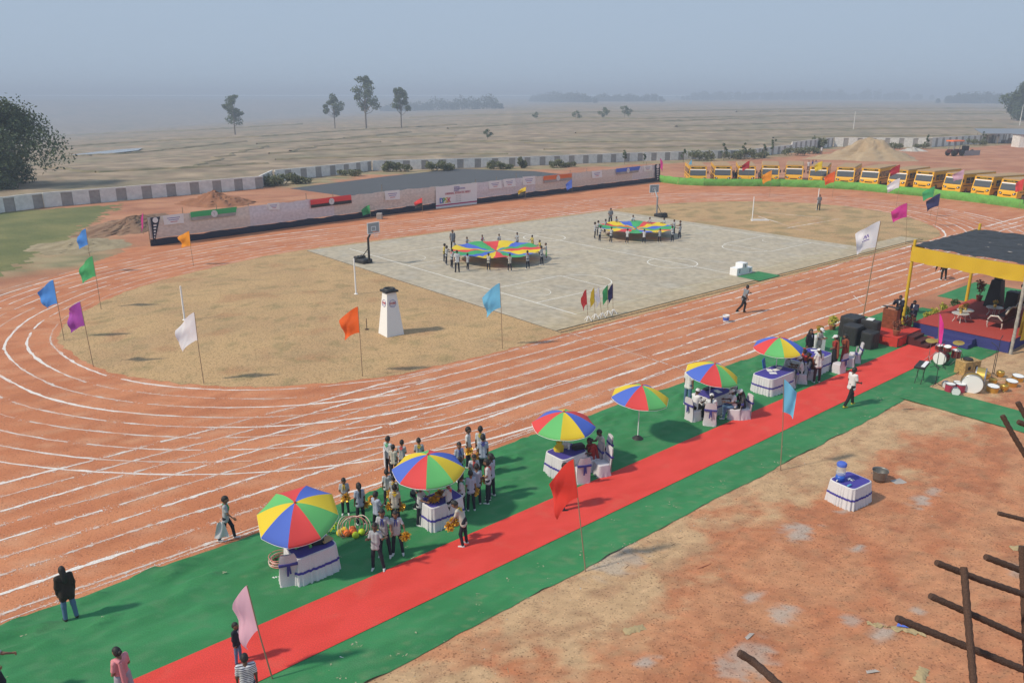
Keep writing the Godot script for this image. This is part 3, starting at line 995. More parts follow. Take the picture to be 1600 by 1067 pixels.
	banner("pennant", "navy pennant with white print on the left end of the cloth fence", [Vector3(-30.05, 2.40, -64.56), Vector3(-29.49, 2.41, -65.16), Vector3(-29.96, 0.35, -64.66), Vector3(-30.05, 0.36, -64.56)], M.navy, 3)


func banner(called: String, label: String, q: Array, m: Material, print_kind: int, foot: Material = null) -> void:
	# q: four corners from the top left, clockwise
	var n: Vector3 = (q[1] - q[0]).cross(q[3] - q[0]).normalized()
	if n.z < 0:
		n = -n
	var t := thing(called, label, "banner", q[0] + n * 0.1)
	var at := func(x, y): return q[0].lerp(q[1], x).lerp(q[3].lerp(q[2], x), y) - q[0]
	var lay := func(x0, y0, x1, y1, off, mat, name):
		var s := Shape.new()
		var rows := []
		for j in 5:
			var row := []
			for e in 9:
				var x: float = lerpf(x0, x1, e / 8.0)
				var y: float = lerpf(y1, y0, j / 4.0)
				row.append(at.call(x, y) + n * (off + 0.02 * sin(x * 7.0 + y * 3.0 + q[0].x)))
			rows.append(row)
		s.grid(rows)
		part(name, s, mat, t)
	lay.call(0.0, 0.0, 1.0, 1.0, 0.0, m, "cloth")
	var wide: float = q[0].distance_to(q[1])
	var high: float = q[0].distance_to(q[3])
	var plane := Basis((q[1] - q[0]).normalized(), -(q[3] - q[0]).normalized(), n).orthonormalized()
	if print_kind == 1:
		lay.call(0.004, 0.62, 0.996, 0.996, 0.012, foot, "lower_band")
		var s := Shape.new()
		s.disc(at.call(0.5, 0.5) + n * 0.045, high * 0.4, Basis(plane.x, n, -plane.y), 24)
		part("crest", s, M.white_matt, t)
		var r := Shape.new()
		var loop := []
		for k in 25:
			loop.append(at.call(0.5, 0.5) + n * 0.05 + (plane.x * cos(TAU * k / 24) + plane.y * sin(TAU * k / 24)) * high * 0.31)
		r.tube(loop, loop.map(func(_p): return 0.012), 4, false)
		for k in 3:
			r.box(at.call(0.5, 0.5) + n * 0.05 + plane.y * high * (0.14 - 0.13 * k), Vector3(high * (0.3 - 0.05 * k), high * 0.05, 0.01), plane)
		part("crest_print", r, M.grey_metal, t)
	elif print_kind == 0:
		for k in 3:
			var w := [0.62, 0.5, 0.34]
			lay.call(0.5 - w[k] * 0.5, 0.3 + 0.2 * k, 0.5 + w[k] * 0.5, 0.37 + 0.2 * k, 0.008, M.print_violet if k < 2 else M.print_red, "print_line")
	elif print_kind == 2:
		for k in 3:
			var head := ["SCHOOL", "INTERNATIONAL", "SPORTS"]
			lettering(t, head[k], at.call(0.42, 0.1 + 0.08 * k) + n * 0.05, plane, 0.16, M.print_violet, HORIZONTAL_ALIGNMENT_LEFT)
		lettering(t, "ANNUAL ATHLETIC MEET", at.call(0.52, 0.36) + n * 0.05, plane, 0.24, M.print_red)
		var logo := [["D", M.gore_blue, 0.12], ["P", M.gore_green, 0.18], ["S", M.gore_yellow, 0.24], ["K", M.gore_red, 0.3]]
		for l in logo:
			lettering(t, l[0], at.call(l[2], 0.66) + n * 0.05, plane, 0.62, l[1])
		for x in 4:
			for y in 4:
				var dot := Shape.new()
				dot.box(at.call(0.48 + 0.035 * x, 0.5 + 0.085 * y) + n * 0.05, Vector3(0.07, 0.07, 0.01), plane)
				part("pictogram", dot, M.grey_metal, t)
		lay.call(0.0, 0.84, 1.0, 0.9, 0.01, M.print_magenta, "stripe")
	elif print_kind == 3:
		var s := Shape.new()
		s.disc(at.call(0.5, 0.12) + n * 0.045, minf(wide, high) * 0.28, Basis(plane.x, n, -plane.y), 20)
		part("crest", s, M.white_matt, t)
		for k in 5:
			lay.call(0.3 + 0.02 * k, 0.3 + 0.12 * k, 0.7 - 0.02 * k, 0.36 + 0.12 * k, 0.012, M.white_matt, "print_line")


func lettering(parent: Node3D, text: String, at: Vector3, plane: Basis, high: float, m: Material, align := HORIZONTAL_ALIGNMENT_CENTER) -> void:
	var tm := TextMesh.new()
	var f := SystemFont.new()
	f.font_names = PackedStringArray(["Droid Sans"])
	f.font_weight = 700
	tm.font = f
	tm.text = text
	tm.font_size = 32
	tm.pixel_size = high / 24.0
	tm.depth = 0.008
	tm.horizontal_alignment = align
	var o := part("lettering", tm, m, parent)
	o.transform = Transform3D(plane, at)


func build_barrier() -> void:
	# low green cloth barrier in front of the buses, one thing with a panel between each pair of posts
	var q := [Vector3(21.61, 0, -115.50), Vector3(23.62, 0, -112.05), Vector3(26.87, 0, -110.40), Vector3(32.13, 0, -110.00), Vector3(37.35, 0, -109.60), Vector3(42.09, 0, -108.02), Vector3(46.22, 0, -105.35), Vector3(49.34, 0, -101.07), Vector3(52.39, 0, -97.44), Vector3(54.74, 0, -93.15), Vector3(56.57, 0, -88.68), Vector3(58.18, 0, -82.47)]
	var b := thing("green_barrier", "low bright green cloth barrier between the track and the buses", "barrier", q[0])
	for k in q.size() - 1:
		var n := 2
		for h in n:
			var p: Vector3 = q[k].lerp(q[k + 1], float(h) / n) - q[0]
			var e: Vector3 = q[k].lerp(q[k + 1], float(h + 1) / n) - q[0]
			var d := (e - p).normalized()
			var side := Vector3(-d.z, 0, d.x)
			var s := Shape.new()
			var rows := []
			for j in 5:
				var row := []
				for c in 11:
					var t := c / 10.0
					var r := p.lerp(e, t)
					row.append(r + side * (nz(r.x * 0.8, r.z * 0.8 + j) * 0.1 + 0.12 * sin(j / 4.0 * PI)) + Vector3(0, 1.05 * j / 4.0 - sin(t * PI) * 0.06 * j / 4.0, 0))
				rows.append(row)
			s.grid(rows)
			part("cloth_panel", s, M.barrier_green, b)
			var post := Shape.new()
			post.tube([p + side * -0.12, p + side * -0.12 + Vector3(0, 1.04, 0)], [0.03, 0.03], 6)
			part("post", post, M.bamboo, b)


# ---------------------------------------------------------------- buses
func make_bus() -> Node3D:
	# nose towards +z, origin on the ground under the front bumper's middle
	var b := thing("school_bus", "", "bus", Vector3.ZERO, 0.0, "yellow school buses parked behind the green barrier")
	var w := 2.42
	var l := 7.4
	var s := Shape.new()
	# side profile: nose slopes back to the roof
	var prof := [Vector2(0.0, 0.38), Vector2(0.07, 0.75), Vector2(0.04, 1.02), Vector2(-0.02, 1.18), Vector2(-0.28, 2.1), Vector2(-0.28, 2.46), Vector2(-l, 2.5), Vector2(-l, 0.42)]
	for k in prof.size():
		var p: Vector2 = prof[k]
		var q: Vector2 = prof[(k + 1) % prof.size()]
		s.quad(Vector3(-w / 2, p.y, p.x), Vector3(w / 2, p.y, p.x), Vector3(w / 2, q.y, q.x), Vector3(-w / 2, q.y, q.x))
	for e in [-1, 1]:
		for k in range(1, prof.size() - 1):
			s.tri(Vector3(e * w / 2, prof[0].y, prof[0].x), Vector3(e * w / 2, prof[k].y, prof[k].x), Vector3(e * w / 2, prof[k + 1].y, prof[k + 1].x))
	for j in s.i.size() / 3:
		# faces look away from the middle of the body
		var mid := (s.v[s.i[j * 3]] + s.v[s.i[j * 3 + 1]] + s.v[s.i[j * 3 + 2]]) / 3.0
		var axis := Vector3(0, 1.3, clampf(mid.z, -l + 1.0, -1.2))
		for e in 3:
			if s.n[s.i[j * 3 + e]].dot(mid - axis) < 0:
				s.n[s.i[j * 3 + e]] = -s.n[s.i[j * 3 + e]]
	part("body", s, M.bus_yellow, b)
	var r := Shape.new()
	r.soft_box(Vector3(0, 2.54, -l / 2 - 0.2), Vector3(w - 0.06, 0.14, l - 0.35), 0.06)
	part("roof", r, M.bus_roof, b)
	var front := Basis(Vector3.RIGHT, deg_to_rad(-15.8))
	var g := Shape.new()
	g.box(Vector3(0, 1.6, -0.13), Vector3(w - 0.26, 0.74, 0.04), front)
	part("windscreen", g, M.glass_sky, b)
	var v := Shape.new()
	v.box(Vector3(0, 2.03, -0.245), Vector3(w - 0.24, 0.13, 0.06), front)
	part("visor", v, M.white, b)
	var sign := Shape.new()
	sign.box(Vector3(0, 2.29, -0.27), Vector3(w - 0.5, 0.2, 0.04))
	part("destination_board", sign, M.black, b)
	lettering(b, "SCHOOL BUS", Vector3(0, 2.29, -0.24), Basis.IDENTITY, 0.13, M.gore_yellow)
	for e in [-1, 1]:
		var h := Shape.new()
		h.ball(Vector3(e * 0.88, 0.86, 0.05), Vector3(0.24, 0.14, 0.06), Basis(Vector3(0, 0, 1), e * 0.35))
		var lamp := part("headlight_housing", h, M.black_gloss, b)
		var i := Shape.new()
		i.ball(Vector3(e * 0.86, 0.86, 0.1), Vector3(0.075, 0.075, 0.04))
		part("headlight", i, M.white, lamp)
		var mirror := Shape.new()
		mirror.box(Vector3(e * (w / 2 + 0.16), 1.72, 0.0), Vector3(0.16, 0.36, 0.08))
		mirror.tube([Vector3(e * (w / 2 - 0.02), 2.1, -0.3), Vector3(e * (w / 2 + 0.16), 2.0, 0.0), Vector3(e * (w / 2 + 0.16), 1.8, 0.0)], [0.02, 0.02, 0.02], 5)
		part("mirror", mirror, M.black, b)
		for k in 6:
			var win := Shape.new()
			win.box(Vector3(e * (w / 2 + 0.002), 1.72, -1.35 - k * 0.98), Vector3(0.03, 0.72, 0.84))
			var pane := part("window", win, M.glass_dark, b)
			for bar in 2:
				var rail := Shape.new()
				rail.box(Vector3(e * (w / 2 + 0.02), 1.5 + 0.2 * bar, -1.35 - k * 0.98), Vector3(0.02, 0.03, 0.84))
				part("guard_rail", rail, M.bus_yellow, pane)
		var band := Shape.new()
		band.box(Vector3(e * (w / 2 + 0.004), 1.08, -l / 2 - 0.1), Vector3(0.02, 0.1, l - 0.6))
		part("side_stripe", band, M.bus_dark, b)
		for z in [-1.15, -5.7]:
			var ty := Shape.new()
			ty.lathe(Vector3(e * (w / 2 - 0.13), 0.42, z), [Vector2(0.02, -0.13), Vector2(0.4, -0.13), Vector2(0.42, 0.0), Vector2(0.4, 0.13), Vector2(0.02, 0.13)], 18, Basis(Vector3(0, 0, 1), PI / 2))
			var wheel := part("wheel", ty, M.tyre, b)
			var hub := Shape.new()
			hub.lathe(Vector3(e * (w / 2 + 0.01), 0.42, z), [Vector2(0.0, 0.0), Vector2(0.2, 0.0), Vector2(0.22, -0.03)], 14, Basis(Vector3(0, 0, 1), -e * PI / 2))
			part("rim", hub, M.grey_metal, wheel)
	var bump := Shape.new()
	bump.soft_box(Vector3(0, 0.47, 0.04), Vector3(w, 0.22, 0.16), 0.05)
	part("bumper", bump, M.bus_yellow, b)
	var grille := Shape.new()
	for k in 3:
		grille.box(Vector3(0, 0.6 + 0.06 * k, 0.075), Vector3(1.0, 0.025, 0.03))
	part("grille", grille, M.black, b)
	var wipe := Shape.new()
	for e in [-1, 1]:
		wipe.tube([Vector3(e * 0.1, 1.26, 0.01), Vector3(e * 0.65, 1.34, -0.02)], [0.012, 0.01], 4)
	part("wiper", wipe, M.black, b)
	return b


func build_buses() -> void:
	var first := make_bus()
	var spots := [[Vector3(26.40, 0, -112.51), 7], [Vector3(30.04, 0, -112.93), 10], [Vector3(33.45, 0, -112.93), 13], [Vector3(37.16, 0, -114.00), 17], [Vector3(40.60, 0, -114.00), 20], [Vector3(43.28, 0, -111.88), 25], [Vector3(46.69, 0, -110.84), 30], [Vector3(49.54, 0, -109.42), 42], [Vector3(52.35, 0, -107.17), 49], [Vector3(54.79, 0, -105.00), 55], [Vector3(56.79, 0, -101.43), 60], [Vector3(58.62, 0, -98.09), 64], [Vector3(59.74, 0, -94.43), 67]]
	var ordinal := ["leftmost", "second", "third", "fourth", "fifth", "sixth", "seventh", "eighth", "ninth", "tenth", "eleventh", "twelfth", "last"]
	for k in spots.size():
		var label := "yellow school bus, %s from the left in the row behind the green barrier" % ordinal[k]
		if k == 0:
			label = "yellow school bus at the left end of the parked row"
		elif k == 12:
			label = "yellow school bus at the right end of the row, cut by the frame"
		var at: Vector3 = spots[k][0]
		var turn := deg_to_rad(-float(spots[k][1]))
		# the spot is the front roof edge, half a metre behind the bumper
		at += Basis(Vector3.UP, turn) * Vector3(0, 0, 0.28)
		if k == 0:
			first.position = at
			first.rotation.y = turn
			first.set_meta("label", label)
		else:
			copy(first, "school_bus", label, at, turn)


# ---------------------------------------------------------------- far yard
func heap(called: String, label: String, at: Vector3, rx: float, rz: float, high: float, a: Color, b: Color, seed_at: float) -> void:
	var s := Shape.new()
	var rows := []
	for j in 25:
		var row := []
		for k in 64:
			var t := TAU * k / 64
			var q := 1.0 - j / 24.0
			var w := 1.0 + nz(cos(t) * 1.3 + seed_at, sin(t) * 1.3) * 0.45
			var y := high * pow(1.0 - q, 1.15) * (1.0 + nz(cos(t) * q * 2.0 + seed_at, sin(t) * q * 2.0) * 0.35)
			row.append(Vector3(cos(t) * rx * w * q, y - 0.03, -sin(t) * rz * w * q) + Vector3(nz(t * 3.0, j) * 0.3, nz(t * 5.0, j * 0.4) * 0.14 * high * q * (1.0 - q) * 2.0, 0))
		rows.append(row)
	s.grid(rows, true)
	for k in s.v.size():
		s.c[k] = a.lerp(b, clampf(0.5 + nz(s.v[k].x * 0.6 + seed_at, s.v[k].z * 0.6 + s.v[k].y) * 1.5, 0, 1))
	var o := part(numbered(called), s, M.sand, self)
	o.position = at
	tag(o, label, "heap")


func build_far() -> void:
	heap("sand_heap", "tall pale sand heap behind the buses", Vector3(71.64, 0, -159.92), 10.5, 6.5, 4.3, Color(0.5, 0.38, 0.24), Color(0.43, 0.31, 0.19), 3.0)
	heap("sand_heap", "low pale sand spread at the left foot of the tall heap", Vector3(65.74, 0, -159.92), 7.0, 3.5, 1.5, Color(0.5, 0.38, 0.24), Color(0.43, 0.31, 0.19), 8.0)
	heap("earth_heap", "dark red earth heap behind the left part of the cloth fence", Vector3(-34.55, 0, -91.15), 4.2, 3.0, 1.6, Color(0.3, 0.13, 0.07), Color(0.38, 0.17, 0.09), 5.0)
	heap("earth_bank", "low brown rubble bank left of the cloth fence end", Vector3(-37.06, 0, -75.64), 3.2, 7.5, 0.9, Color(0.33, 0.2, 0.12), Color(0.22, 0.12, 0.07), 14.0)
	heap("earth_bank", "low tan gravel bank beside the lawn", Vector3(-36.56, 0, -64.78), 4.2, 4.4, 0.4, Color(0.42, 0.34, 0.21), Color(0.3, 0.24, 0.14), 24.0)
	heap("rubble_heap", "small white rubble heap between sand heap and grader", Vector3(91.74, 0, -182.77), 3.2, 2.0, 1.0, Color(0.6, 0.58, 0.54), Color(0.45, 0.42, 0.38), 31.0)
	# grader with an orange roof and a wide blade
	var g := thing("grader", "orange-roofed tractor grader with wide blade beyond the buses", "tractor", Vector3(93.26, 0, -167.80), deg_to_rad(20))
	var s := Shape.new()
	s.soft_box(Vector3(-0.4, 1.0, 0), Vector3(3.2, 0.7, 1.1), 0.12)
	s.box(Vector3(2.4, 0.9, 0), Vector3(2.6, 0.25, 0.5))
	part("body", s, M.maroon, g)
	var cab := Shape.new()
	for e in [[-1.4, 0.6], [-1.4, -0.6], [0.3, 0.6], [0.3, -0.6]]:
		cab.tube([Vector3(e[0], 1.2, e[1]), Vector3(e[0], 3.0, e[1])], [0.06, 0.06], 6)
	part("cab_frame", cab, M.grey_metal, g)
	var roof := Shape.new()
	roof.soft_box(Vector3(-0.55, 3.1, 0), Vector3(3.2, 0.25, 1.9), 0.1)
	part("roof", roof, M.orange, g)
	var eng := Shape.new()
	eng.soft_box(Vector3(2.6, 1.5, 0), Vector3(1.1, 1.1, 1.0), 0.1)
	part("engine", eng, M.black, g)
	var blade := Shape.new()
	blade.box(Vector3(4.0, 0.55, 0.6), Vector3(4.4, 1.0, 0.15))
	part("blade", blade, M.grey_metal, g)
	for e in [[-1.3, 0.75], [-1.3, -0.75], [0.9, 0.75], [0.9, -0.75], [4.6, 0.0]]:
		var ty := Shape.new()
		ty.lathe(Vector3(e[0], 0.62, e[1]), [Vector2(0.1, -0.2), Vector2(0.55, -0.2), Vector2(0.62, 0.0), Vector2(0.55, 0.2), Vector2(0.1, 0.2)], 16, Basis(Vector3.RIGHT, PI / 2))
		part("wheel", ty, M.tyre, g)
	# open shed and white hut at the far right
	var h := thing("open_shed", "grey-roofed open shed beside the white hut, far right", "shed", Vector3(131.27, 0, -213.02), deg_to_rad(-8))
	for k in 8:
		var post := Shape.new()
		post.tube([Vector3(-6.5 + 3.6 * (k % 4), 0, -2.0 if k < 4 else 2.0), Vector3(-6.5 + 3.6 * (k % 4), 2.6, -2.0 if k < 4 else 2.0)], [0.09, 0.08], 6)
		part("post", post, M.wall_white if k == 4 else M.stick, h)
	var ro := Shape.new()
	ro.box(Vector3(-1, 3.1, 0), Vector3(12.6, 0.12, 5.4), Basis(Vector3.RIGHT, 0.2))
	part("roof", ro, M.grey_metal, h)
	for k in 6:
		var clutter := Shape.new()
		clutter.soft_box(Vector3(-5.5 + k * 1.7, 0.5 + 0.25 * (k % 3), rng.randf_range(-1, 1)), Vector3(1.2, 0.9 + 0.4 * (k % 3), 1.0), 0.1, Basis(Vector3.UP, k * 0.7))
		part("stacked_goods", clutter, [M.grey_metal, M.wall_panel, M.white_matt][k % 3], h)
	var hut := thing("hut", "small pale hut at the far right edge", "hut", Vector3(127.71, 0, -196.76), deg_to_rad(-8))
	var wl := Shape.new()
	wl.box(Vector3(0, 1.5, 0), Vector3(7.5, 3.0, 4.0))
	part("wall", wl, M.wall_white, hut)
	var rf := Shape.new()
	rf.box(Vector3(0, 3.08, 0), Vector3(8.0, 0.14, 4.5))
	part("roof", rf, M.grey_metal, hut)
	var dr := Shape.new()
	dr.box(Vector3(-1.6, 1.0, 2.01), Vector3(0.95, 2.0, 0.06))
	part("door", dr, M.wall_panel, hut)
	var wn := Shape.new()
	wn.box(Vector3(1.2, 1.6, 2.01), Vector3(1.0, 0.9, 0.06))
	part("window", wn, M.glass_dark, hut)
	# poles in the fields
	var pole := thing("utility_pole", "pale concrete pole in the field at the far right edge", "pole", Vector3(217.19, -0.00, -344.98))
	s = Shape.new()
	s.tube([Vector3.ZERO, Vector3(0, 8.5, 0)], [0.16, 0.1], 8)
	part("shaft", s, M.wall_white, pole)
	var arm := Shape.new()
	arm.box(Vector3(0, 8.0, 0), Vector3(1.2, 0.1, 0.1))
	part("crossarm", arm, M.grey_metal, pole)
	pole = thing("utility_pole", "thin pole in the fields above the sixth bus", "pole", Vector3(129.21, -0.00, -304.74))
	s = Shape.new()
	s.tube([Vector3.ZERO, Vector3(0, 6.5, 0)], [0.14, 0.09], 8)
	part("shaft", s, M.wall_white, pole)
	# far white shed in the woods
	var far_hut := thing("far_house", "tiny white house in front of the far wood, right of middle", "house", Vector3(1019.19, -0.00, -2670.11))
	s = Shape.new()
	s.box(Vector3(0, 3, 0), Vector3(22, 6, 8))
	part("wall", s, M.wall_white, far_hut)
	s = Shape.new()
	s.box(Vector3(0, 6.3, 0), Vector3(24, 0.8, 10))
	part("roof", s, M.wall_panel, far_hut)
	# concrete block at the foot of a fence pole
	s = Shape.new()
	s.soft_box(Vector3(0, 0.3, 0), Vector3(0.55, 0.6, 0.5), 0.04)
	var blk := part(numbered("concrete_block"), s, M.wall_panel, self)
	blk.position = Vector3(-13.57, 0, -79.77)
	tag(blk, "pale concrete block at the foot of the cloth fence", "block")


# ---------------------------------------------------------------- trees and shrubs
func leaves(s: Shape, at: Vector3, r: Vector3, count: int, size: float, a: Color, b: Color) -> void:
	for k in count:
		var d := Vector3(rng.randfn(), rng.randfn(), rng.randfn()).normalized()
		var p := at + d * r * pow(rng.randf(), 0.35) * rng.randf_range(0.8, 1.12)
		var x := Vector3(rng.randfn(), rng.randfn(), rng.randfn()).normalized()
		var y := x.cross(Vector3(rng.randfn(), rng.randfn(), rng.randfn())).normalized()
		var w := size * rng.randf_range(0.5, 1.3)
		s.tone = a.lerp(b, rng.randf())
		var bend := x.cross(y) * w * 0.3
		s.tri(p - x * w, p - y * w * 0.5 + bend, p + x * w)
		s.tri(p - x * w, p + x * w, p + y * w * 0.5 + bend)


func tree(called: String, label: String, at: Vector3, high: float, wide: float, bare: float, clumps: int, per: int, size: float, a: Color, b: Color, group := "", lean := 0.0) -> Node3D:
	var t := thing(called, label, "tree", at, 0.0, group)
	var trunk := Shape.new()
	var top := Vector3(lean * high, high * 0.8, 0)
	var bow_at := Vector3(lean * high * 0.3 + rng.randfn() * 0.02 * high, high * 0.45, 0)
	trunk.tube([Vector3(0, -0.5, 0), Vector3(0, high * 0.02, 0), bow_at, top], [high * 0.022, high * 0.018, high * 0.013, high * 0.004], 8)
	var crown := Shape.new()
	for k in clumps:
		var f := (k + rng.randf()) / clumps
		var y := lerpf(bare, 0.93, f)
		var spread := wide * sin(lerpf(0.35, 0.9, f) * PI) * rng.randf_range(0.25, 0.95)
		var ang := rng.randf() * TAU
		var c := Vector3(lean * high * y, high * y, 0) + Vector3(cos(ang) * spread, 0, sin(ang) * spread)
		var r := wide * rng.randf_range(0.26, 0.46)
		leaves(crown, c, Vector3(r, r * rng.randf_range(0.65, 1.0), r), per, size, a, b)
		var root := Vector3(0, 0, 0).lerp(top, clampf(y * 0.8, 0.25, 1.0))
		root.x = lerpf(bow_at.x, top.x, clampf(y, 0, 1))
		trunk.tube([root, root.lerp(c, 0.5) + Vector3(0, -0.04 * high, 0), c], [high * 0.007, high * 0.005, high * 0.002], 5, false)
	part("trunk", trunk, M.bark, t)
	part("crown", crown, M.leaf, t)
	return t


func shrub(label: String, at: Vector3, wide: float, high: float, a := Color(0.1, 0.115, 0.055), b := Color(0.19, 0.19, 0.1)) -> void:
	var t := thing("shrub", label, "shrub", at, 0.0, "scrub along the boundary wall")
	var s := Shape.new()
	var stem := Shape.new()
	for k in 6:
		var c := Vector3(rng.randf_range(-0.7, 0.7) * wide, high * rng.randf_range(0.3, 0.75), rng.randf_range(-0.4, 0.4) * wide)
		leaves(s, c, Vector3(wide * 0.4, high * 0.35, wide * 0.35), 90, 0.13 + 0.06 * high, a, b)
		stem.tube([Vector3(c.x * 0.3, -0.05, c.z * 0.3), c], [0.05, 0.015], 5, false)
	part("foliage", s, M.leaf, t)
	part("stem", stem, M.bark, t)


func wood(label: String, from: Vector3, to: Vector3, high: float, deep: float, count: int, size: float) -> void:
	# a far tree line that reads as one mass
	var s := Shape.new()
	for k in count:
		var f := (k + rng.randf()) / count
		var p := from.lerp(to, f) + Vector3(0, 0, -rng.randf() * deep)
		p.y = lerpf(from.y, to.y, f)
		var edge := minf(1.0, minf(f, 1.0 - f) * 7.0 + 0.45)
		var h := high * edge * (0.66 + 0.42 * nz(p.x / 60.0, 4.0) + rng.randf_range(-0.1, 0.22))
		leaves(s, p + Vector3(0, h * 0.58, 0), Vector3(h * 0.5, h * 0.46, h * 0.4), 110, size, Color(0.028, 0.045, 0.022), Color(0.06, 0.08, 0.035))
		leaves(s, p + Vector3(0, h * 0.22, 0), Vector3(h * 0.55, h * 0.3, h * 0.4), 60, size, Color(0.028, 0.045, 0.022), Color(0.06, 0.08, 0.035))
	var o := part(numbered("wood"), s, M.leaf, self)
	tag(o, label, "wood")
	o.set_meta("kind", "stuff")


func build_trees() -> void:
	var a := Color(0.07, 0.1, 0.048)
	var b := Color(0.14, 0.175, 0.08)
	var big := tree("broad_tree", "big dark broad tree at the left edge beyond the wall", Vector3(-70.14, 0, -110.00), 11.0, 7.4, 0.06, 46, 480, 0.23, Color(0.04, 0.068, 0.03), Color(0.095, 0.13, 0.05))
	big.set_meta("label", "big dark broad tree at the left edge beyond the wall")
	tree("broad_tree", "dark broad tree at the right edge of the far fields", Vector3(266.22, -0.00, -418.41), 20.0, 11.5, 0.12, 22, 320, 0.75, Color(0.045, 0.07, 0.03), Color(0.085, 0.115, 0.045))
	tree("slender_tree", "slender tree standing alone, leftmost of the four in the fields", Vector3(-134.33, -5.75, -389.95), 19.0, 5.4, 0.3, 17, 120, 0.5, a, b, "slender trees in the fields", 0.02)
	tree("slender_tree", "slender round-crowned tree, second from left in the fields", Vector3(-96.80, -4.66, -440.30), 17.5, 5.2, 0.42, 15, 150, 0.5, a, b, "slender trees in the fields", -0.02)
	tree("slender_tree", "tallest slender tree with open crown in the fields", Vector3(-72.51, -3.47, -400.60), 26.0, 6.6, 0.36, 22, 110, 0.55, a, b, "slender trees in the fields", 0.0)
	tree("slender_tree", "slender narrow tree, rightmost of the four in the fields", Vector3(-53.42, -2.72, -389.08), 19.5, 4.4, 0.44, 15, 130, 0.5, a, b, "slender trees in the fields", -0.01)
	wood("dark wood behind the slender trees, left of middle", Vector3(-283.77, -20.22, -1712.80), Vector3(-12.96, -4.47, -1096.03), 23.0, 40.0, 46, 1.6)
	wood("hazy wood on the horizon in the middle", Vector3(51.79, -6.52, -2352.60), Vector3(155.79, -0.00, -1524.16), 25.0, 60.0, 34, 2.2)
	wood("fainter wood running on right of the middle wood", Vector3(185.04, -0.00, -1883.67), Vector3(335.54, -0.00, -1778.81), 20.0, 60.0, 30, 2.2)
	wood("long faint wood along the horizon behind the buses", Vector3(532.34, -0.00, -2464.43), Vector3(1405.06, -0.00, -2670.11), 34.0, 120.0, 80, 3.4)
	wood("dark block of wood near the right edge of the fields", Vector3(782.41, -0.00, -1454.70), Vector3(828.36, -0.00, -1333.16), 21.0, 50.0, 34, 1.8)
	wood("pale hazy wood along the left horizon", Vector3(-2128.55, -140.25, -3523.02), Vector3(-741.57, -45.99, -1872.78), 20.0, 90.0, 60, 2.2)
	wood("pale hazy wood left of the slender trees", Vector3(-1613.04, -104.10, -3843.94), Vector3(-420.18, -28.07, -1900.74), 22.0, 90.0, 60, 2.4)
	var spots := [[Vector3(14.19, -0.82, -472.12), 4.0], [Vector3(51.77, -0.00, -454.60), 6.0], [Vector3(65.13, -0.00, -468.08), 6.5], [Vector3(34.01, -0.00, -429.82), 4.5], [Vector3(-521.78, -34.08, -2038.85), 9.0], [Vector3(-37264.92, -2492.68, -89713.48), 9.0], [Vector3(-7.46, -0.55, -246.43), 3.0], [Vector3(662.51, -0.00, -3270.37), 15.0]]
	for k in spots.size():
		tree("field_bush", ["low round bush in the fields, left of the middle wood's end", "round bush in the middle fields, left of a pair", "round bush in the middle fields, right of a pair", "small bush in the fields left of the pair of round bushes", "hazy round tree left of the second slender tree", "hazy round tree in the far left fields", "small dark bush on a bund above the cloth fence", "lone hazy tree right of the middle wood"][k], spots[k][0], spots[k][1], spots[k][1] * 0.6, 0.25, 8, 70, spots[k][1] * 0.06, a, b, "bushes in the fields")
	var bank := [[1.2, 1.0], [1.3, 0.9], [1.6, 1.3], [2.4, 1.6], [2.2, 1.2], [2.2, 1.1], [1.8, 1.9], [2.0, 1.4], [2.0, 1.7], [1.8, 1.2], [1.8, 1.3], [1.5, 1.0], [1.0, 1.9], [1.6, 1.4], [1.6, 1.0], [2.8, 1.9], [2.4, 1.6], [2.4, 1.9], [2.4, 1.4], [2.6, 1.7], [2.0, 1.6], [2.2, 2.6], [2.4, 1.5], [2.2, 1.3], [2.4, 1.5]]
	var rank := ["leftmost", "second", "third", "fourth", "fifth", "sixth", "seventh", "eighth", "ninth", "tenth", "eleventh", "twelfth", "thirteenth", "fourteenth", "fifteenth", "sixteenth", "seventeenth", "eighteenth", "nineteenth", "twentieth", "twenty-first", "twenty-second", "twenty-third", "twenty-fourth", "rightmost"]
	for k in bank.size():
		shrub("dusty green scrub at the foot of the white wall, %s from the left" % rank[k], BANK_SPOTS[k], bank[k][0], bank[k][1])
	# saplings in front of the wall
	var young := [[Vector3(20.89, 0, -147.57), 2.6], [Vector3(24.69, 0, -149.01), 1.9], [Vector3(32.42, 0, -150.48), 2.8], [Vector3(41.24, 0, -155.06), 3.6], [Vector3(45.55, 0, -156.65), 3.4], [Vector3(49.82, 0, -158.27), 3.2], [Vector3(55.20, 0, -168.72), 3.8], [Vector3(99.28, 0, -191.87), 3.4], [Vector3(121.85, 0, -207.31), 3.4]]
	var say := ["young sapling at the wall behind the cloth fence's right end", "small sapling right of the first one at the wall", "sapling at the wall above the leftmost bus", "tall sapling at the wall above the second bus", "tall sapling at the wall above the third bus", "sapling at the wall above the fourth bus", "dark sapling on top of the wall return", "sapling before the wall right of the sand heap", "sapling before the wall near the open shed"]
	for k in young.size():
		tree("sapling", say[k], young[k][0], young[k][1], young[k][1] * 0.2, 0.35, 6, 40, 0.16, Color(0.05, 0.08, 0.03), Color(0.09, 0.13, 0.05), "saplings along the wall")

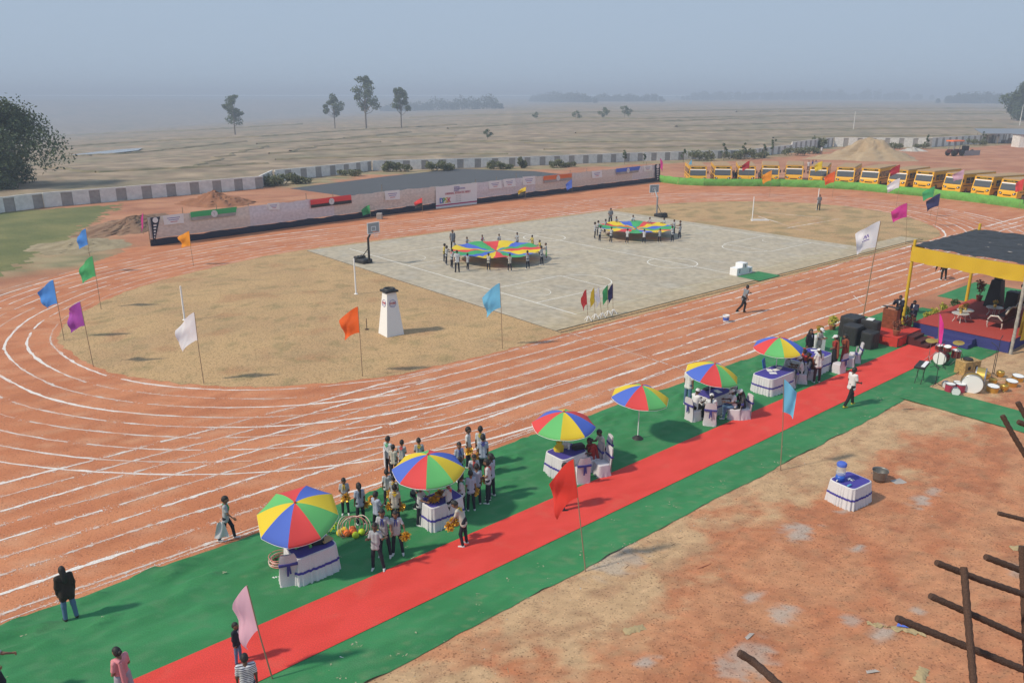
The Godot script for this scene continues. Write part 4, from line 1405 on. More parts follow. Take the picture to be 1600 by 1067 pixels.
const BANK_SPOTS := [Vector3(-45.95, 0, -97.76), Vector3(-43.96, 0, -100.39), Vector3(-33.46, 0, -110.00), Vector3(-32.82, 0, -112.47), Vector3(-31.04, 0, -113.32), Vector3(-25.67, 0, -124.56), Vector3(-20.05, 0, -132.18), Vector3(-18.13, 0, -132.18), Vector3(-13.12, 0, -133.34), Vector3(-10.63, 0, -134.52), Vector3(-2.76, 0, -136.95), Vector3(-1.10, 0, -136.95), Vector3(1.78, 0, -138.19), Vector3(7.41, 0, -139.46), Vector3(10.20, 0, -140.75), Vector3(36.75, 0, -155.06), Vector3(43.85, 0, -158.27), Vector3(46.86, 0, -159.92), Vector3(51.37, 0, -161.61), Vector3(59.53, 0, -168.72), Vector3(65.43, 0, -174.48), Vector3(74.27, 0, -191.87), Vector3(91.30, 0, -191.87), Vector3(98.21, 0, -191.87), Vector3(118.96, 0, -204.57)]


# ---------------------------------------------------------------- stage
func site_box(s: Shape, u0: float, u1: float, v0: float, v1: float, y0: float, y1: float) -> void:
	s.box(site((u0 + u1) / 2, (v0 + v1) / 2, (y0 + y1) / 2), Vector3(u1 - u0, y1 - y0, v1 - v0), Basis(Vector3.UP, SITE_TURN))


func part_box(called: String, m: Material, parent: Node3D, u0: float, u1: float, v0: float, v1: float, y0: float, y1: float) -> MeshInstance3D:
	var s := Shape.new()
	site_box(s, u0, u1, v0, v1, y0, y1)
	for k in s.v.size():
		s.v[k] -= parent.position
	return part(called, s, m, parent)


func hang(called: String, m: Material, parent: Node3D, a: Vector3, b: Vector3, drop: float, wave := 0.05, foot_wave := 0.0) -> MeshInstance3D:
	# cloth hanging from the line a-b
	var s := Shape.new()
	var n := int(a.distance_to(b) / 0.15) + 2
	var d := (b - a).normalized()
	var side := Vector3(-d.z, 0, d.x)
	var rows := []
	for j in 7:
		var row := []
		for k in n:
			var t := float(k) / (n - 1)
			var p := a.lerp(b, t)
			var w := wave * (j / 6.0) * (sin(t * n * 0.75 + sin(t * 9.0)) + nz(t * 6.0, j * 0.3))
			row.append(p - parent.position + side * w + Vector3(0, -drop * j / 6.0 - nz(t * 3.0 + a.x, 1.0) * foot_wave * j / 6.0 - sin(t * PI) * 0.05, 0))
		rows.append(row)
	rows.reverse()
	s.grid(rows)
	return part(called, s, m, parent)


func build_stage() -> void:
	var st := thing("stage", "low stage with red carpet top and navy blue skirt", "stage", site(41.8, -16.6))
	part_box("platform", M.stage_blue, st, 41.8, 49.4, -16.6, -12.1, 0.0, 0.585)
	part_box("carpet", M.stage_red, st, 41.77, 49.4, -16.63, -12.07, 0.588, 0.61)
	hang("skirt", M.stage_blue, st, site(41.76, -16.62, 0.59), site(41.76, -12.05, 0.59), 0.57, 0.02)
	var steps := thing("stage_steps", "navy cloth covered double step in front of the stage", "steps", site(41.2, -15.1))
	part_box("upper_step", M.stage_blue, steps, 41.3, 41.74, -15.2, -13.55, 0.03, 0.42)
	part_box("lower_step", M.stage_blue, steps, 40.85, 41.3, -15.2, -13.55, 0.03, 0.22)
	# canopy
	var c := thing("canopy", "stage canopy with black tarpaulin roof and yellow cloth valance", "canopy", site(42, -17.4))
	var h := 4.3
	var corner := [site(42.0, -17.4, h + 0.2), site(42.0, -11.9, h + 0.02), site(50.6, -11.9, h + 0.1), site(50.6, -17.4, h + 0.15)]
	var s := Shape.new()
	var rows := []
	for j in 25:
		var row := []
		for k in 33:
			var p: Vector3 = corner[0].lerp(corner[3], k / 32.0).lerp(corner[1].lerp(corner[2], k / 32.0), j / 24.0)
			var sag := sin(k / 32.0 * PI) * sin(j / 24.0 * PI) * 0.12 + nz(k * 0.3, j * 0.22) * 0.09 + absf(nz(k * 0.12 + 5.0, j * 0.5)) * 0.06
			row.append(p - c.position + Vector3(0, 0.06 - sag, 0))
		rows.append(row)
	s.grid(rows)
	for k in s.n.size():
		if s.n[k].y < 0:
			s.n[k] = -s.n[k]
	part("tarpaulin", s, M.tarp, c)
	for q in [[2.2, 1.6], [3.6, 2.3], [3.0, 3.6], [5.1, 2.0], [5.6, 3.2], [6.9, 1.5], [4.4, 4.4]]:
		var patch := Shape.new()
		var mid := site(42 + q[0], -17.4 + q[1], h + 0.05) - c.position
		for k in 5:
			var w := 0.08 + 0.07 * rng.randf()
			patch.tri(mid, mid + Vector3(cos(k * 1.2) * w, 0.02, -sin(k * 1.2) * w * 1.6), mid + Vector3(cos(k * 1.2 + 1.2) * w, 0.02, -sin(k * 1.2 + 1.2) * w * 1.6))
		part("worn_patch", patch, M.wall_panel, c)
	hang("front_valance", M.yellow_cloth, c, corner[0] + Vector3(0, 0.02, 0) - ALONG * 0.06, corner[1] + Vector3(0, 0.02, 0) - ALONG * 0.06, 0.78, 0.03, 0.1)
	hang("side_valance", M.yellow_cloth, c, corner[0] + Vector3(0, 0.04, 0) - ACROSS * 0.06, corner[3] + Vector3(0, 0.06, 0) - ACROSS * 0.06, 0.3, 0.03, 0.1)
	hang("side_curtain", M.yellow_cloth, c, corner[1] + ALONG * 0.3 + Vector3(0, -0.5, 0), corner[2] + Vector3(0, -0.5, 0), 3.0, 0.08, 0.2)
	hang("lower_curtain", M.yellow_cloth, c, site(42.35, -11.8, 1.55), site(44.6, -11.55, 1.75), 0.95, 0.05, 0.2)
	for q in [[42.06, -17.34, 0.075, M.yellow_cloth], [50.5, -17.3, 0.075, M.yellow_cloth], [50.5, -12.0, 0.05, M.bamboo]]:
		var pole := Shape.new()
		pole.tube([site(q[0], q[1]) - c.position, site(q[0], q[1], h + 0.55) - c.position], [q[2] + 0.02, q[2]], 8)
		part("pole", pole, q[3], c)
	var bam := Shape.new()
	var pts := []
	var rad := []
	for k in 19:
		pts.append(site(41.72, -11.92, k * 0.262) - c.position)
		rad.append(0.085 if k % 3 == 0 else 0.07)
	bam.tube(pts, rad, 10)
	part("bamboo_pole", bam, M.bamboo_pale, c)
	var beam := Shape.new()
	for e in [[0, 1], [1, 2], [2, 3], [3, 0]]:
		beam.tube([corner[e[0]] - c.position + Vector3(0, -0.05, 0), corner[e[1]] - c.position + Vector3(0, -0.05, 0)], [0.045, 0.045], 6)
	part("beam", beam, M.bamboo, c)
	# lectern platform with its steps
	var lp := thing("lectern_platform", "small platform draped in bright red cloth under the lectern", "platform", site(38.5, -17.6))
	part_box("platform_box", M.wall_panel, lp, 38.55, 41.0, -17.6, -16.0, 0.02, 0.47)
	part_box("cloth_top", M.red_cloth, lp, 38.5, 41.05, -17.65, -15.95, 0.473, 0.5)
	hang("cloth_drape", M.red_cloth, lp, site(38.47, -17.65, 0.5), site(38.47, -15.95, 0.5), 0.46, 0.04, 0.05)
	hang("cloth_drape", M.red_cloth, lp, site(38.5, -15.92, 0.5), site(39.4, -15.92, 0.5), 0.42, 0.03, 0.06)
	hang("cloth_drape", M.red_cloth, lp, site(40.4, -15.92, 0.5), site(41.05, -15.92, 0.5), 0.3, 0.04, 0.1)
	var ls := thing("wooden_steps", "dark red carpeted three-step stair up to the lectern platform", "steps", site(39.9, -15.5))
	for k in 3:
		part_box("step", M.maroon, ls, 39.42, 40.55, -15.9 + 0.34 * k, -15.56 + 0.34 * k, 0.036, 0.46 - 0.14 * k)
	var lec := thing("lectern", "brown wooden lectern on the red platform", "lectern", site(39.85, -17.1, 0.5), SITE_TURN)
	s = Shape.new()
	s.soft_box(Vector3(0, 0.52, 0), Vector3(0.06, 1.04, 0.74), 0.02, Basis(Vector3(0, 0, 1), 0.04))
	part("front_panel", s, M.wood_red, lec)
	for e in [-1, 1]:
		s = Shape.new()
		s.box(Vector3(0.2, 0.52, e * 0.34), Vector3(0.34, 1.03, 0.04))
		part("side_panel", s, M.wood_red, lec)
	s = Shape.new()
	s.soft_box(Vector3(0.2, 1.1, 0), Vector3(0.58, 0.05, 0.84), 0.015, Basis(Vector3(0, 0, 1), -0.2))
	part("desk", s, M.black, lec)
	var mic := thing("microphone", "small gooseneck microphone on the lectern", "microphone", site(39.95, -17.1, 1.62), SITE_TURN)
	s = Shape.new()
	s.tube([Vector3(0, 0, 0), Vector3(-0.02, 0.15, 0), Vector3(0.1, 0.28, 0)], [0.012, 0.01, 0.01], 6)
	part("stem", s, M.black, mic)
	s = Shape.new()
	s.ball(Vector3(0.13, 0.3, 0), Vector3(0.045, 0.03, 0.03))
	part("head", s, M.grey_metal, mic)
	# loudspeakers shrouded in black cloth
	for q in [[37.9, 39.0, -18.8, -17.9, 1.1, "tall black-shrouded loudspeaker stack beside the lectern platform, rear left one"], [38.0, 38.55, -17.75, -16.85, 1.15, "tall black-shrouded loudspeaker stack with a white paper on top"], [37.0, 37.85, -18.15, -17.35, 0.95, "black-shrouded loudspeaker at the left of the stack"], [37.05, 37.85, -17.2, -16.55, 0.8, "low black-shrouded loudspeaker in front of the stack"]]:
		var sp := thing("loudspeaker", q[5], "loudspeaker", site((q[0] + q[1]) / 2, (q[2] + q[3]) / 2), SITE_TURN, "black-shrouded loudspeakers")
		s = Shape.new()
		rows = []
		var w: float = (q[1] - q[0]) / 2
		var l: float = (q[3] - q[2]) / 2
		for j in 9:
			var row := []
			var f := j / 8.0
			for k in 40:
				var t := TAU * k / 40
				var e := pow(pow(absf(cos(t)), 6.0) + pow(absf(sin(t)), 6.0), -1.0 / 6.0)
				var wob := 1.0 + (1.0 - f) * (0.03 + 0.05 * sin(k * 2.1 + q[0] * 9.0)) + nz(k * 0.4, j * 0.6 + q[0]) * 0.05
				row.append(Vector3(cos(t) * e * w * wob, q[4] * f + 0.02, -sin(t) * e * l * wob))
			rows.append(row)
		var lid := []
		for k in 40:
			lid.append(rows[8][k] * Vector3(0.93, 1, 0.93) + Vector3(0, 0.03 + nz(k * 0.5, q[1]) * 0.03, 0))
		rows.append(lid)
		var mid := []
		for k in 40:
			mid.append(Vector3(0, q[4] + 0.05, 0))
		rows.append(mid)
		s.grid(rows, true)
		part("shroud", s, M.black, sp)
	s = Shape.new()
	s.box(Vector3(0, 0.006, 0), Vector3(0.5, 0.012, 0.32))
	var sheet_of := part(numbered("paper_sheet"), s, M.white_matt, self)
	sheet_of.position = site(38.28, -17.35, 1.225)
	sheet_of.rotation.y = SITE_TURN + 0.2
	tag(sheet_of, "white paper lying on the black loudspeaker stack", "paper")
	# trophy ribbon stand beside the loudspeakers
	var tr := thing("trophy", "pale gold trophy standing behind the prize table", "trophy", site(34.9, -18.2, 0.0))
	s = Shape.new()
	s.box(Vector3(0, 0.4, 0), Vector3(0.5, 0.8, 0.5))
	part("plinth", s, M.white_cloth, tr)
	s = Shape.new()
	s.lathe(Vector3(0, 0.8, 0), [Vector2(0.12, 0), Vector2(0.04, 0.08), Vector2(0.05, 0.22), Vector2(0.16, 0.34), Vector2(0.18, 0.5), Vector2(0.15, 0.5)], 14)
	part("cup", s, M.gold, tr)
	# on the stage
	var so := thing("sofa", "long maroon sofa with carved silver frame on the stage", "sofa", site(44.9, -13.45, 0.61), SITE_TURN)
	s = Shape.new()
	s.soft_box(Vector3(0, 0.38, 0), Vector3(2.5, 0.16, 0.7), 0.05)
	part("seat", s, M.maroon, so)
	s = Shape.new()
	rows = []
	for e in [0.0, 1.0]:
		var row := []
		for k in 25:
			var x := lerpf(-1.25, 1.25, k / 24.0)
			row.append(Vector3(x, 0.46 if e == 0.0 else 0.85 + 0.16 * absf(sin(x * 2.5)) + 0.1 * (x + 1.2), 0.32 + 0.12 * e))
		rows.append(row)
	s.grid(rows)
	part("backrest", s, M.maroon, so)
	s = Shape.new()
	var crest := []
	for k in 25:
		crest.append(rows[1][k])
	s.tube(crest, crest.map(func(_q): return 0.045), 6)
	s.tube([Vector3(-1.27, 0.3, -0.36), Vector3(1.27, 0.3, -0.36)], [0.04, 0.04], 6)
	part("frame", s, M.silver_frame, so)
	for e in [[-1.2, -0.32], [1.2, -0.32], [-1.2, 0.32], [1.2, 0.32]]:
		s = Shape.new()
		s.tube([Vector3(e[0], 0.32, e[1]), Vector3(e[0] * 1.02, 0.16, e[1] * 1.1), Vector3(e[0], 0, e[1])], [0.05, 0.03, 0.025], 6)
		part("leg", s, M.silver_frame, so)
	for e in [-1, 1]:
		s = Shape.new()
		s.tube([Vector3(e * 1.24, 0.45, 0.32), Vector3(e * 1.26, 0.66, 0.1), Vector3(e * 1.26, 0.62, -0.22), Vector3(e * 1.24, 0.42, -0.34)], [0.04, 0.05, 0.05, 0.04], 6)
		part("armrest", s, M.silver_frame, so)
	var tabs := [[43.6, -15.1, "round white side table with flowers, nearest the stage front"], [44.5, -15.2, "round white side table with flowers behind the front one"], [46.3, -14.4, "round silver side table with a yellow vase before the black cabinet"]]
	for q in tabs:
		var t := thing("side_table", q[2], "side table", site(q[0], q[1], 0.61), 0.0, "side tables on the stage")
		s = Shape.new()
		s.lathe(Vector3(0, 0.46, 0), [Vector2(0.0, -0.03), Vector2(0.4, -0.03), Vector2(0.42, 0.0), Vector2(0.4, 0.02), Vector2(0.0, 0.02)], 24)
		part("top", s, M.silver_frame, t)
		for k in 4:
			s = Shape.new()
			var d := Vector3(cos(k * PI / 2 + 0.4), 0, sin(k * PI / 2 + 0.4))
			s.tube([d * 0.3 + Vector3(0, 0.44, 0), d * 0.22 + Vector3(0, 0.2, 0), d * 0.32], [0.03, 0.02, 0.025], 6)
			part("leg", s, M.silver_frame, t)
		var fl := thing("flower_vase", "flower arrangement on the " + q[2].replace("round ", "").split(" with ")[0].split(",")[0] + (" at the stage front" if q[0] < 44 else (" in the middle" if q[0] < 46 else " at the back")), "flowers", site(q[0], q[1], 1.09), 0.0, "flowers on the stage tables")
		s = Shape.new()
		s.lathe(Vector3.ZERO, [Vector2(0.05, 0), Vector2(0.09, 0.08), Vector2(0.05, 0.16)], 10)
		part("vase", s, M.gold, fl)
		s = Shape.new()
		leaves(s, Vector3(0, 0.28, 0), Vector3(0.15, 0.13, 0.15), 60, 0.05, Color(0.6, 0.3, 0.02), Color(0.7, 0.5, 0.05))
		leaves(s, Vector3(0, 0.22, 0), Vector3(0.14, 0.1, 0.14), 40, 0.05, Color(0.05, 0.12, 0.03), Color(0.1, 0.2, 0.05))
		part("blooms", s, M.leaf, fl)
	var cab := thing("tall_speaker", "tall black shrouded speaker at the back of the stage", "loudspeaker", site(48.6, -15.2, 0.61), SITE_TURN)
	s = Shape.new()
	s.box(Vector3(0, 0.75, 0), Vector3(0.9, 1.5, 0.8), Basis.IDENTITY, 0.62)
	part("shroud", s, M.black, cab)
	s = Shape.new()
	s.ball(Vector3(0, 1.55, 0), Vector3(0.25, 0.22, 0.22))
	part("shroud_top", s, M.black, cab)
	var cab2 := thing("tall_speaker", "short black speaker box right of the tall shrouded one", "loudspeaker", site(48.6, -14.3, 0.61), SITE_TURN)
	s = Shape.new()
	s.soft_box(Vector3(0, 0.5, 0), Vector3(0.6, 1.0, 0.6), 0.03)
	part("cabinet", s, M.black, cab2)
	# potted plants
	var pots := [[site(41.35, -16.75, 0.0), 1.0, 0, "red-leaved potted plant at the stage's front left corner"], [site(38.9, -16.25, 0.5), 0.62, 0, "red-leaved plant in a clay pot on the lectern platform"], [site(38.9, -19.6), 0.7, 1, "yellow-leaved plant behind the loudspeaker stack"], [site(43.2, -17.6), 0.85, 2, "dark green potted plant by the yellow canopy pole"], [site(44.3, -17.0), 0.6, 1, "yellow-leaved plant beside the stage, nearest the canopy pole"], [site(45.3, -16.95), 0.35, 1, "small yellow plant beside the stage edge"], [site(46.4, -16.95), 0.6, 1, "yellow-green plant beside the middle of the stage edge"], [site(47.6, -16.9), 0.55, 2, "low green plant near the back of the stage edge"], [site(49.2, -16.2, 0.61), 1.25, 0, "tall red-leaved plant at the back left corner of the stage"]]
	for q in pots:
		potted(q[3], q[0], q[1], q[2])


func potted(label: String, at: Vector3, high: float, kind: int) -> void:
	var t := thing("potted_plant", label, "plant", at, 0.0, "potted plants round the stage")
	var s := Shape.new()
	s.lathe(Vector3.ZERO, [Vector2(0.0, 0.0), Vector2(0.12, 0.0), Vector2(0.17, 0.26), Vector2(0.19, 0.27), Vector2(0.19, 0.31), Vector2(0.16, 0.31), Vector2(0.15, 0.27), Vector2(0.0, 0.27)], 14)
	part("pot", s, M.terracotta, t)
	s = Shape.new()
	var a: Color = [Color(0.12, 0.04, 0.03), Color(0.34, 0.34, 0.03), Color(0.03, 0.07, 0.02)][kind]
	var b: Color = [Color(0.3, 0.1, 0.05), Color(0.5, 0.47, 0.06), Color(0.1, 0.15, 0.05)][kind]
	for k in 4:
		leaves(s, Vector3(rng.randf_range(-0.12, 0.12), 0.3 + high * rng.randf_range(0.2, 0.7), rng.randf_range(-0.12, 0.12)), Vector3(0.22, 0.2, 0.22), 45, 0.075, a, b)
	part("leaves", s, M.leaf, t)
	s = Shape.new()
	for k in 3:
		s.tube([Vector3(0, 0.26, 0), Vector3(rng.randf_range(-0.15, 0.15), 0.3 + high * 0.6, rng.randf_range(-0.15, 0.15))], [0.015, 0.008], 5, false)
	part("stem", s, M.bark, t)


# ---------------------------------------------------------------- tables, chairs, parasols
func table_ring(lx: float, lz: float, out: float, y: float, pleat: float, seed_at: float) -> Array:
	var row := []
	var n := 160
	for k in n:
		var t := TAU * k / n
		var e := pow(pow(absf(cos(t)), 7.0) + pow(absf(sin(t)), 7.0), -1.0 / 7.0)
		var p := Vector3(cos(t) * e * lx, y, -sin(t) * e * lz)
		var d := Vector3(cos(t), 0, -sin(t))
		row.append(p + d * (out + pleat * (sin(k * 1.18 + seed_at + 2.5 * nz(k * 0.06, seed_at)) * 0.55 + nz(k * 0.3, seed_at) * 1.3)))
	return row


func covered_table(label: String, at: Vector3, turn: float, lx: float, lz: float, high := 0.76) -> Node3D:
	var t := thing("covered_table", label, "table", at, turn, "tables with white skirts and purple tops")
	var sd := at.x * 3.0
	var s := Shape.new()
	var rows := []
	for j in 8:
		var f := 1.0 - j / 7.0
		rows.append(table_ring(lx / 2, lz / 2, 0.012 + 0.07 * f, high * (1.0 - f) + (0.012 if j == 0 else 0.0), 0.012 + 0.028 * f, sd))
	s.grid(rows, true)
	part("skirt", s, M.white_cloth, t)
	s = Shape.new()
	rows = [table_ring(lx / 2, lz / 2, 0.018, high - 0.02, 0.004, sd), table_ring(lx / 2, lz / 2, 0.01, high + 0.008, 0.0, sd), table_ring(lx / 2, lz / 2, -0.03, high + 0.01, 0.0, sd)]
	s.grid(rows, true)
	part("hem", s, M.white_cloth, t)
	s = Shape.new()
	var rim_row := table_ring(lx / 2, lz / 2, -0.025, high + 0.012, 0.0, sd)
	var mid := []
	for p in rim_row:
		mid.append(Vector3(0, high + 0.013, 0))
	s.grid([rim_row, mid], true)
	for k in s.n.size():
		s.n[k] = Vector3.UP
	part("top_cloth", s, M.purple_cloth, t)
	s = Shape.new()
	s.grid([table_ring(lx / 2, lz / 2, 0.012 + 0.07 * 0.56 + 0.012, high * 0.44, 0.024, sd), table_ring(lx / 2, lz / 2, 0.012 + 0.07 * 0.47 + 0.012, high * 0.53, 0.022, sd)], true)
	part("band", s, M.purple_cloth, t)
	return t


func make_chair() -> Node3D:
	# the sitter looks along +z
	var c := thing("covered_chair", "", "chair", Vector3.ZERO, 0.0, "chairs in white covers")
	var s := Shape.new()
	var rows := []
	for q in [[0.0, 0.255], [0.2, 0.235], [0.42, 0.215], [0.455, 0.2], [0.465, 0.0]]:
		var row := []
		for k in 48:
			var t := TAU * k / 48
			var e := pow(pow(absf(cos(t)), 7.0) + pow(absf(sin(t)), 7.0), -1.0 / 7.0)
			var w: float = q[1] * (1.0 + (0.05 * sin(k * 1.3) if q[0] < 0.1 else 0.0))
			row.append(Vector3(cos(t) * e * w, q[0] + (0.01 if q[0] == 0.0 else 0.0), -sin(t) * e * w))
		rows.append(row)
	s.grid(rows, true)
	part("seat_cover", s, M.chair_cloth, c)
	s = Shape.new()
	for e in [0.0, 1.0]:
		rows = []
		for j in 9:
			var y := lerpf(0.02, 0.98, j / 8.0)
			var row := []
			for k in 13:
				var x := lerpf(-1, 1, k / 12.0)
				var w := 0.225 * (1.0 if y < 0.75 else sqrt(maxf(0.0, 1.0 - pow((y - 0.75) / 0.34, 2.0))))
				var z := -0.2 - 0.12 * maxf(0.0, y - 0.4) - (0.06 if e > 0 else 0.0) * (1.0 - x * x * 0.4)
				row.append(Vector3(x * w, y, z) if e == 0.0 else Vector3(-x * w, y, z))
			rows.append(row)
		s.grid(rows)
	part("back_cover", s, M.chair_cloth, c)
	s = Shape.new()
	s.soft_box(Vector3(0, 0.69, -0.268), Vector3(0.475, 0.07, 0.1), 0.015)
	s.box(Vector3(0.02, 0.53, -0.33), Vector3(0.05, 0.3, 0.012), Basis(Vector3(0, 0, 1), 0.05))
	s.box(Vector3(-0.03, 0.56, -0.332), Vector3(0.05, 0.24, 0.012), Basis(Vector3(0, 0, 1), -0.1))
	part("sash", s, M.sash, c)
	return c


func small_part(called: String, label: String, category: String, s: Shape, m: Material, at: Vector3, turn := 0.0, group := "") -> MeshInstance3D:
	var o := part(numbered(called), s, m, self)
	o.position = at
	o.rotation.y = turn
	tag(o, label, category, group)
	return o


func build_tables() -> void:
	covered_table("purple-topped table in white skirt under the nearest parasol", site(7.4, -17.05), SITE_TURN, 1.15, 0.85, 0.78)
	covered_table("purple-topped table under the second parasol, amid the pom-pom children", site(11.5, -16.95), SITE_TURN, 1.15, 0.75)
	covered_table("purple-topped table with a yellow bag under the third parasol", site(16.5, -16.85), SITE_TURN, 1.15, 0.9)
	covered_table("purple-topped table ringed by seated scorers under the fifth parasol", site(24.75, -17.0), SITE_TURN, 1.5, 0.9)
	covered_table("purple-topped table with papers under the sixth parasol", site(28.7, -16.75), SITE_TURN, 1.9, 1.0)
	covered_table("long purple-topped prize table with red boxes before the loudspeakers", site(31.9, -17.0), SITE_TURN, 2.3, 1.2)
	covered_table("purple-topped table with water dispenser alone on the bare earth", site(21.85, -9.8), SITE_TURN - 0.1, 1.0, 0.85, 0.72)
	var c := make_chair()
	var chairs := [[Vector3(-5.77, 0, -17.35), 200, "white-covered chair beside the table under the nearest parasol"], [Vector3(2.26, 0, -22.87), 195, "white-covered chair half hidden by the big red flag"], [Vector3(2.98, 0, -23.32), 290, "empty white-covered chair nearest the red carpet at the third parasol"], [Vector3(2.71, 0, -23.69), 285, "white-covered chair under the seated woman at the third parasol"], [Vector3(3.10, 0, -24.26), 285, "white-covered chair under the seated man at the third parasol"], [Vector3(7.04, 0, -27.92), 120, "white-covered chair under the capped scorer, far left of the fifth parasol"], [Vector3(7.58, 0, -27.49), 165, "white-covered chair under the ponytailed scorer at the fifth parasol"], [Vector3(8.66, 0, -28.05), 255, "white-covered chair under the scorer in jeans at the fifth parasol"], [Vector3(8.99, 0, -28.05), 285, "white-covered chair, rightmost at the fifth parasol"], [Vector3(12.03, 0, -31.55), 250, "white-covered chair with a white coat, at the sixth parasol's near corner"], [Vector3(12.69, 0, -32.03), 255, "white-covered chair under the ponytailed official at the sixth parasol"], [Vector3(13.18, 0, -32.51), 260, "white-covered chair right of the ponytailed official's"], [Vector3(14.85, 0, -33.35), 215, "white-covered chair at the near end of the prize table"], [Vector3(15.68, 0, -34.23), 250, "white-covered chair behind the women in red at the prize table"], [Vector3(16.18, 0, -34.78), 260, "white-covered chair nearest the loudspeakers with red cloth on it"]]
	for k in chairs.size():
		var turn := deg_to_rad(float(chairs[k][1]))
		if k == 0:
			c.position = chairs[0][0]
			c.rotation.y = turn
			c.set_meta("label", chairs[0][2])
		else:
			copy(c, "covered_chair", chairs[k][2], chairs[k][0], turn)
	# blue plastic chair
	var p := thing("plastic_chair", "blue plastic chair behind the table of the sixth parasol", "chair", Vector3(11.42, 0, -32.51), deg_to_rad(60))
	var s := Shape.new()
	s.soft_box(Vector3(0, 0.43, 0), Vector3(0.46, 0.05, 0.46), 0.02)
	part("seat", s, M.plastic_blue, p)
	s = Shape.new()
	s.soft_box(Vector3(0, 0.68, -0.26), Vector3(0.44, 0.48, 0.04), 0.02, Basis(Vector3.RIGHT, -0.2))
	part("backrest", s, M.plastic_blue, p)
	for e in [[-1, -1], [1, -1], [-1, 1], [1, 1]]:
		s = Shape.new()
		s.tube([Vector3(e[0] * 0.2, 0.42, e[1] * 0.2), Vector3(e[0] * 0.24, 0.0, e[1] * 0.25)], [0.03, 0.025], 6)
		part("leg", s, M.plastic_blue, p)
	# things on the tables
	s = Shape.new()
	rows_bag(s, 0.16, 0.34)
	small_part("carrier_bag", "yellow carrier bag on the table under the third parasol", "bag", s, M.gore_yellow, site(16.3, -17.0, 0.775))
	s = Shape.new()
	s.lathe(Vector3.ZERO, [Vector2(0.0, 0), Vector2(0.035, 0), Vector2(0.035, 0.16), Vector2(0.015, 0.2), Vector2(0.015, 0.23), Vector2(0, 0.23)], 10)
	small_part("water_bottle", "small clear bottle beside the yellow bag", "bottle", s, M.white, site(16.65, -16.9, 0.775))
	s = Shape.new()
	s.soft_box(Vector3(0, 0.08, 0), Vector3(0.42, 0.16, 0.28), 0.05)
	small_part("black_bag", "black bag on the table in front of the seated couple", "bag", s, M.black, site(16.95, -16.75, 0.775), 0.4)
	s = Shape.new()
	s.soft_box(Vector3(0, 0.05, 0), Vector3(0.34, 0.1, 0.24), 0.04)
	small_part("folded_cloth", "folded white cloth on the table under the third parasol", "cloth", s, M.white_cloth, site(16.75, -17.15, 0.775), 1.0)
	s = Shape.new()
	s.soft_box(Vector3(0, 0.09, 0), Vector3(0.36, 0.18, 0.3), 0.07)
	small_part("black_bag", "black bag on the table under the nearest parasol", "bag", s, M.black, site(7.6, -17.05, 0.795), 0.3)
	s = Shape.new()
	s.soft_box(Vector3(0, 0.02, 0), Vector3(0.3, 0.04, 0.24), 0.01)
	small_part("card_folder", "tan card folder leaning on the black bag, nearest table", "folder", s, M.sack, site(7.82, -16.95, 0.83), 0.9)
	for k in 5:
		s = Shape.new()
		s.soft_box(Vector3(0, 0.035, 0), Vector3(0.5, 0.07, 0.07), 0.02)
		small_part("toy_bat", ["yellow plastic bat at the back of the nearest table", "green plastic bat on the nearest table", "red plastic bat on the nearest table", "second green plastic bat on the nearest table", "orange plastic bat at the left of the nearest table"][k], "bat", s, [M.gore_yellow, M.gore_lime, M.gore_red, M.gore_lime, M.orange][k], site(7.15 + 0.09 * k, -17.2 + 0.05 * (k % 2), 0.795 + 0.03 * (k % 3)), 0.5 + 0.5 * k)
	var reds := [[31.3, -17.2, "orange box"], [31.7, -17.3, "red box"], [31.2, -16.8, "red box with white lid"], [32.0, -17.45, "small red box"]]
	for k in reds.size():
		s = Shape.new()
		s.soft_box(Vector3(0, 0.1, 0), Vector3(0.42 - 0.04 * k, 0.2, 0.34), 0.02)
		small_part("prize_box", reds[k][2] + " on the long prize table", "box", s, M.orange if k == 0 else M.red_cloth, site(reds[k][0], reds[k][1], 0.775), 0.3 * k)
	for k in 7:
		s = Shape.new()
		s.box(Vector3(0, 0.006, 0), Vector3(0.3, 0.012, 0.21))
		var here := [site(28.5, -16.7, 0.776), site(28.95, -16.85, 0.776), site(29.3, -16.9, 0.776), site(28.7, -17.0, 0.776), site(24.9, -16.9, 0.776), site(32.5, -16.9, 0.776), site(32.7, -17.2, 0.776)]
		small_part("paper_sheet", ["white paper at the near side of the sixth parasol's table", "white paper in the middle of the sixth parasol's table", "white paper at the right of the sixth parasol's table", "white paper at the back of the sixth parasol's table", "white paper on the scorers' table under the fifth parasol", "white paper near the right end of the prize table", "white paper beside the women in red on the prize table"][k], "paper", s, M.white_matt, here[k], 0.5 * k)
	s = Shape.new()
	s.soft_box(Vector3(0, 0.03, 0), Vector3(0.6, 0.06, 0.2), 0.02)
	small_part("black_case", "flat black case at the back of the scorers' table", "case", s, M.black, site(24.9, -17.35, 0.775), SITE_TURN)
	# water dispenser, bottle and trash on the lone table
	var w := thing("water_dispenser", "blue water dispenser with clear jar on the lone table", "dispenser", site(21.55, -10.0, 0.735))
	s = Shape.new()
	s.lathe(Vector3.ZERO, [Vector2(0.0, 0), Vector2(0.13, 0), Vector2(0.14, 0.12), Vector2(0.13, 0.2), Vector2(0.0, 0.2)], 18)
	part("base", s, M.plastic_blue, w)
	s = Shape.new()
	s.lathe(Vector3(0, 0.2, 0), [Vector2(0.12, 0), Vector2(0.14, 0.04), Vector2(0.14, 0.12), Vector2(0.12, 0.15), Vector2(0.14, 0.18), Vector2(0.14, 0.3)], 18)
	part("jar", s, M.clear, w)
	s = Shape.new()
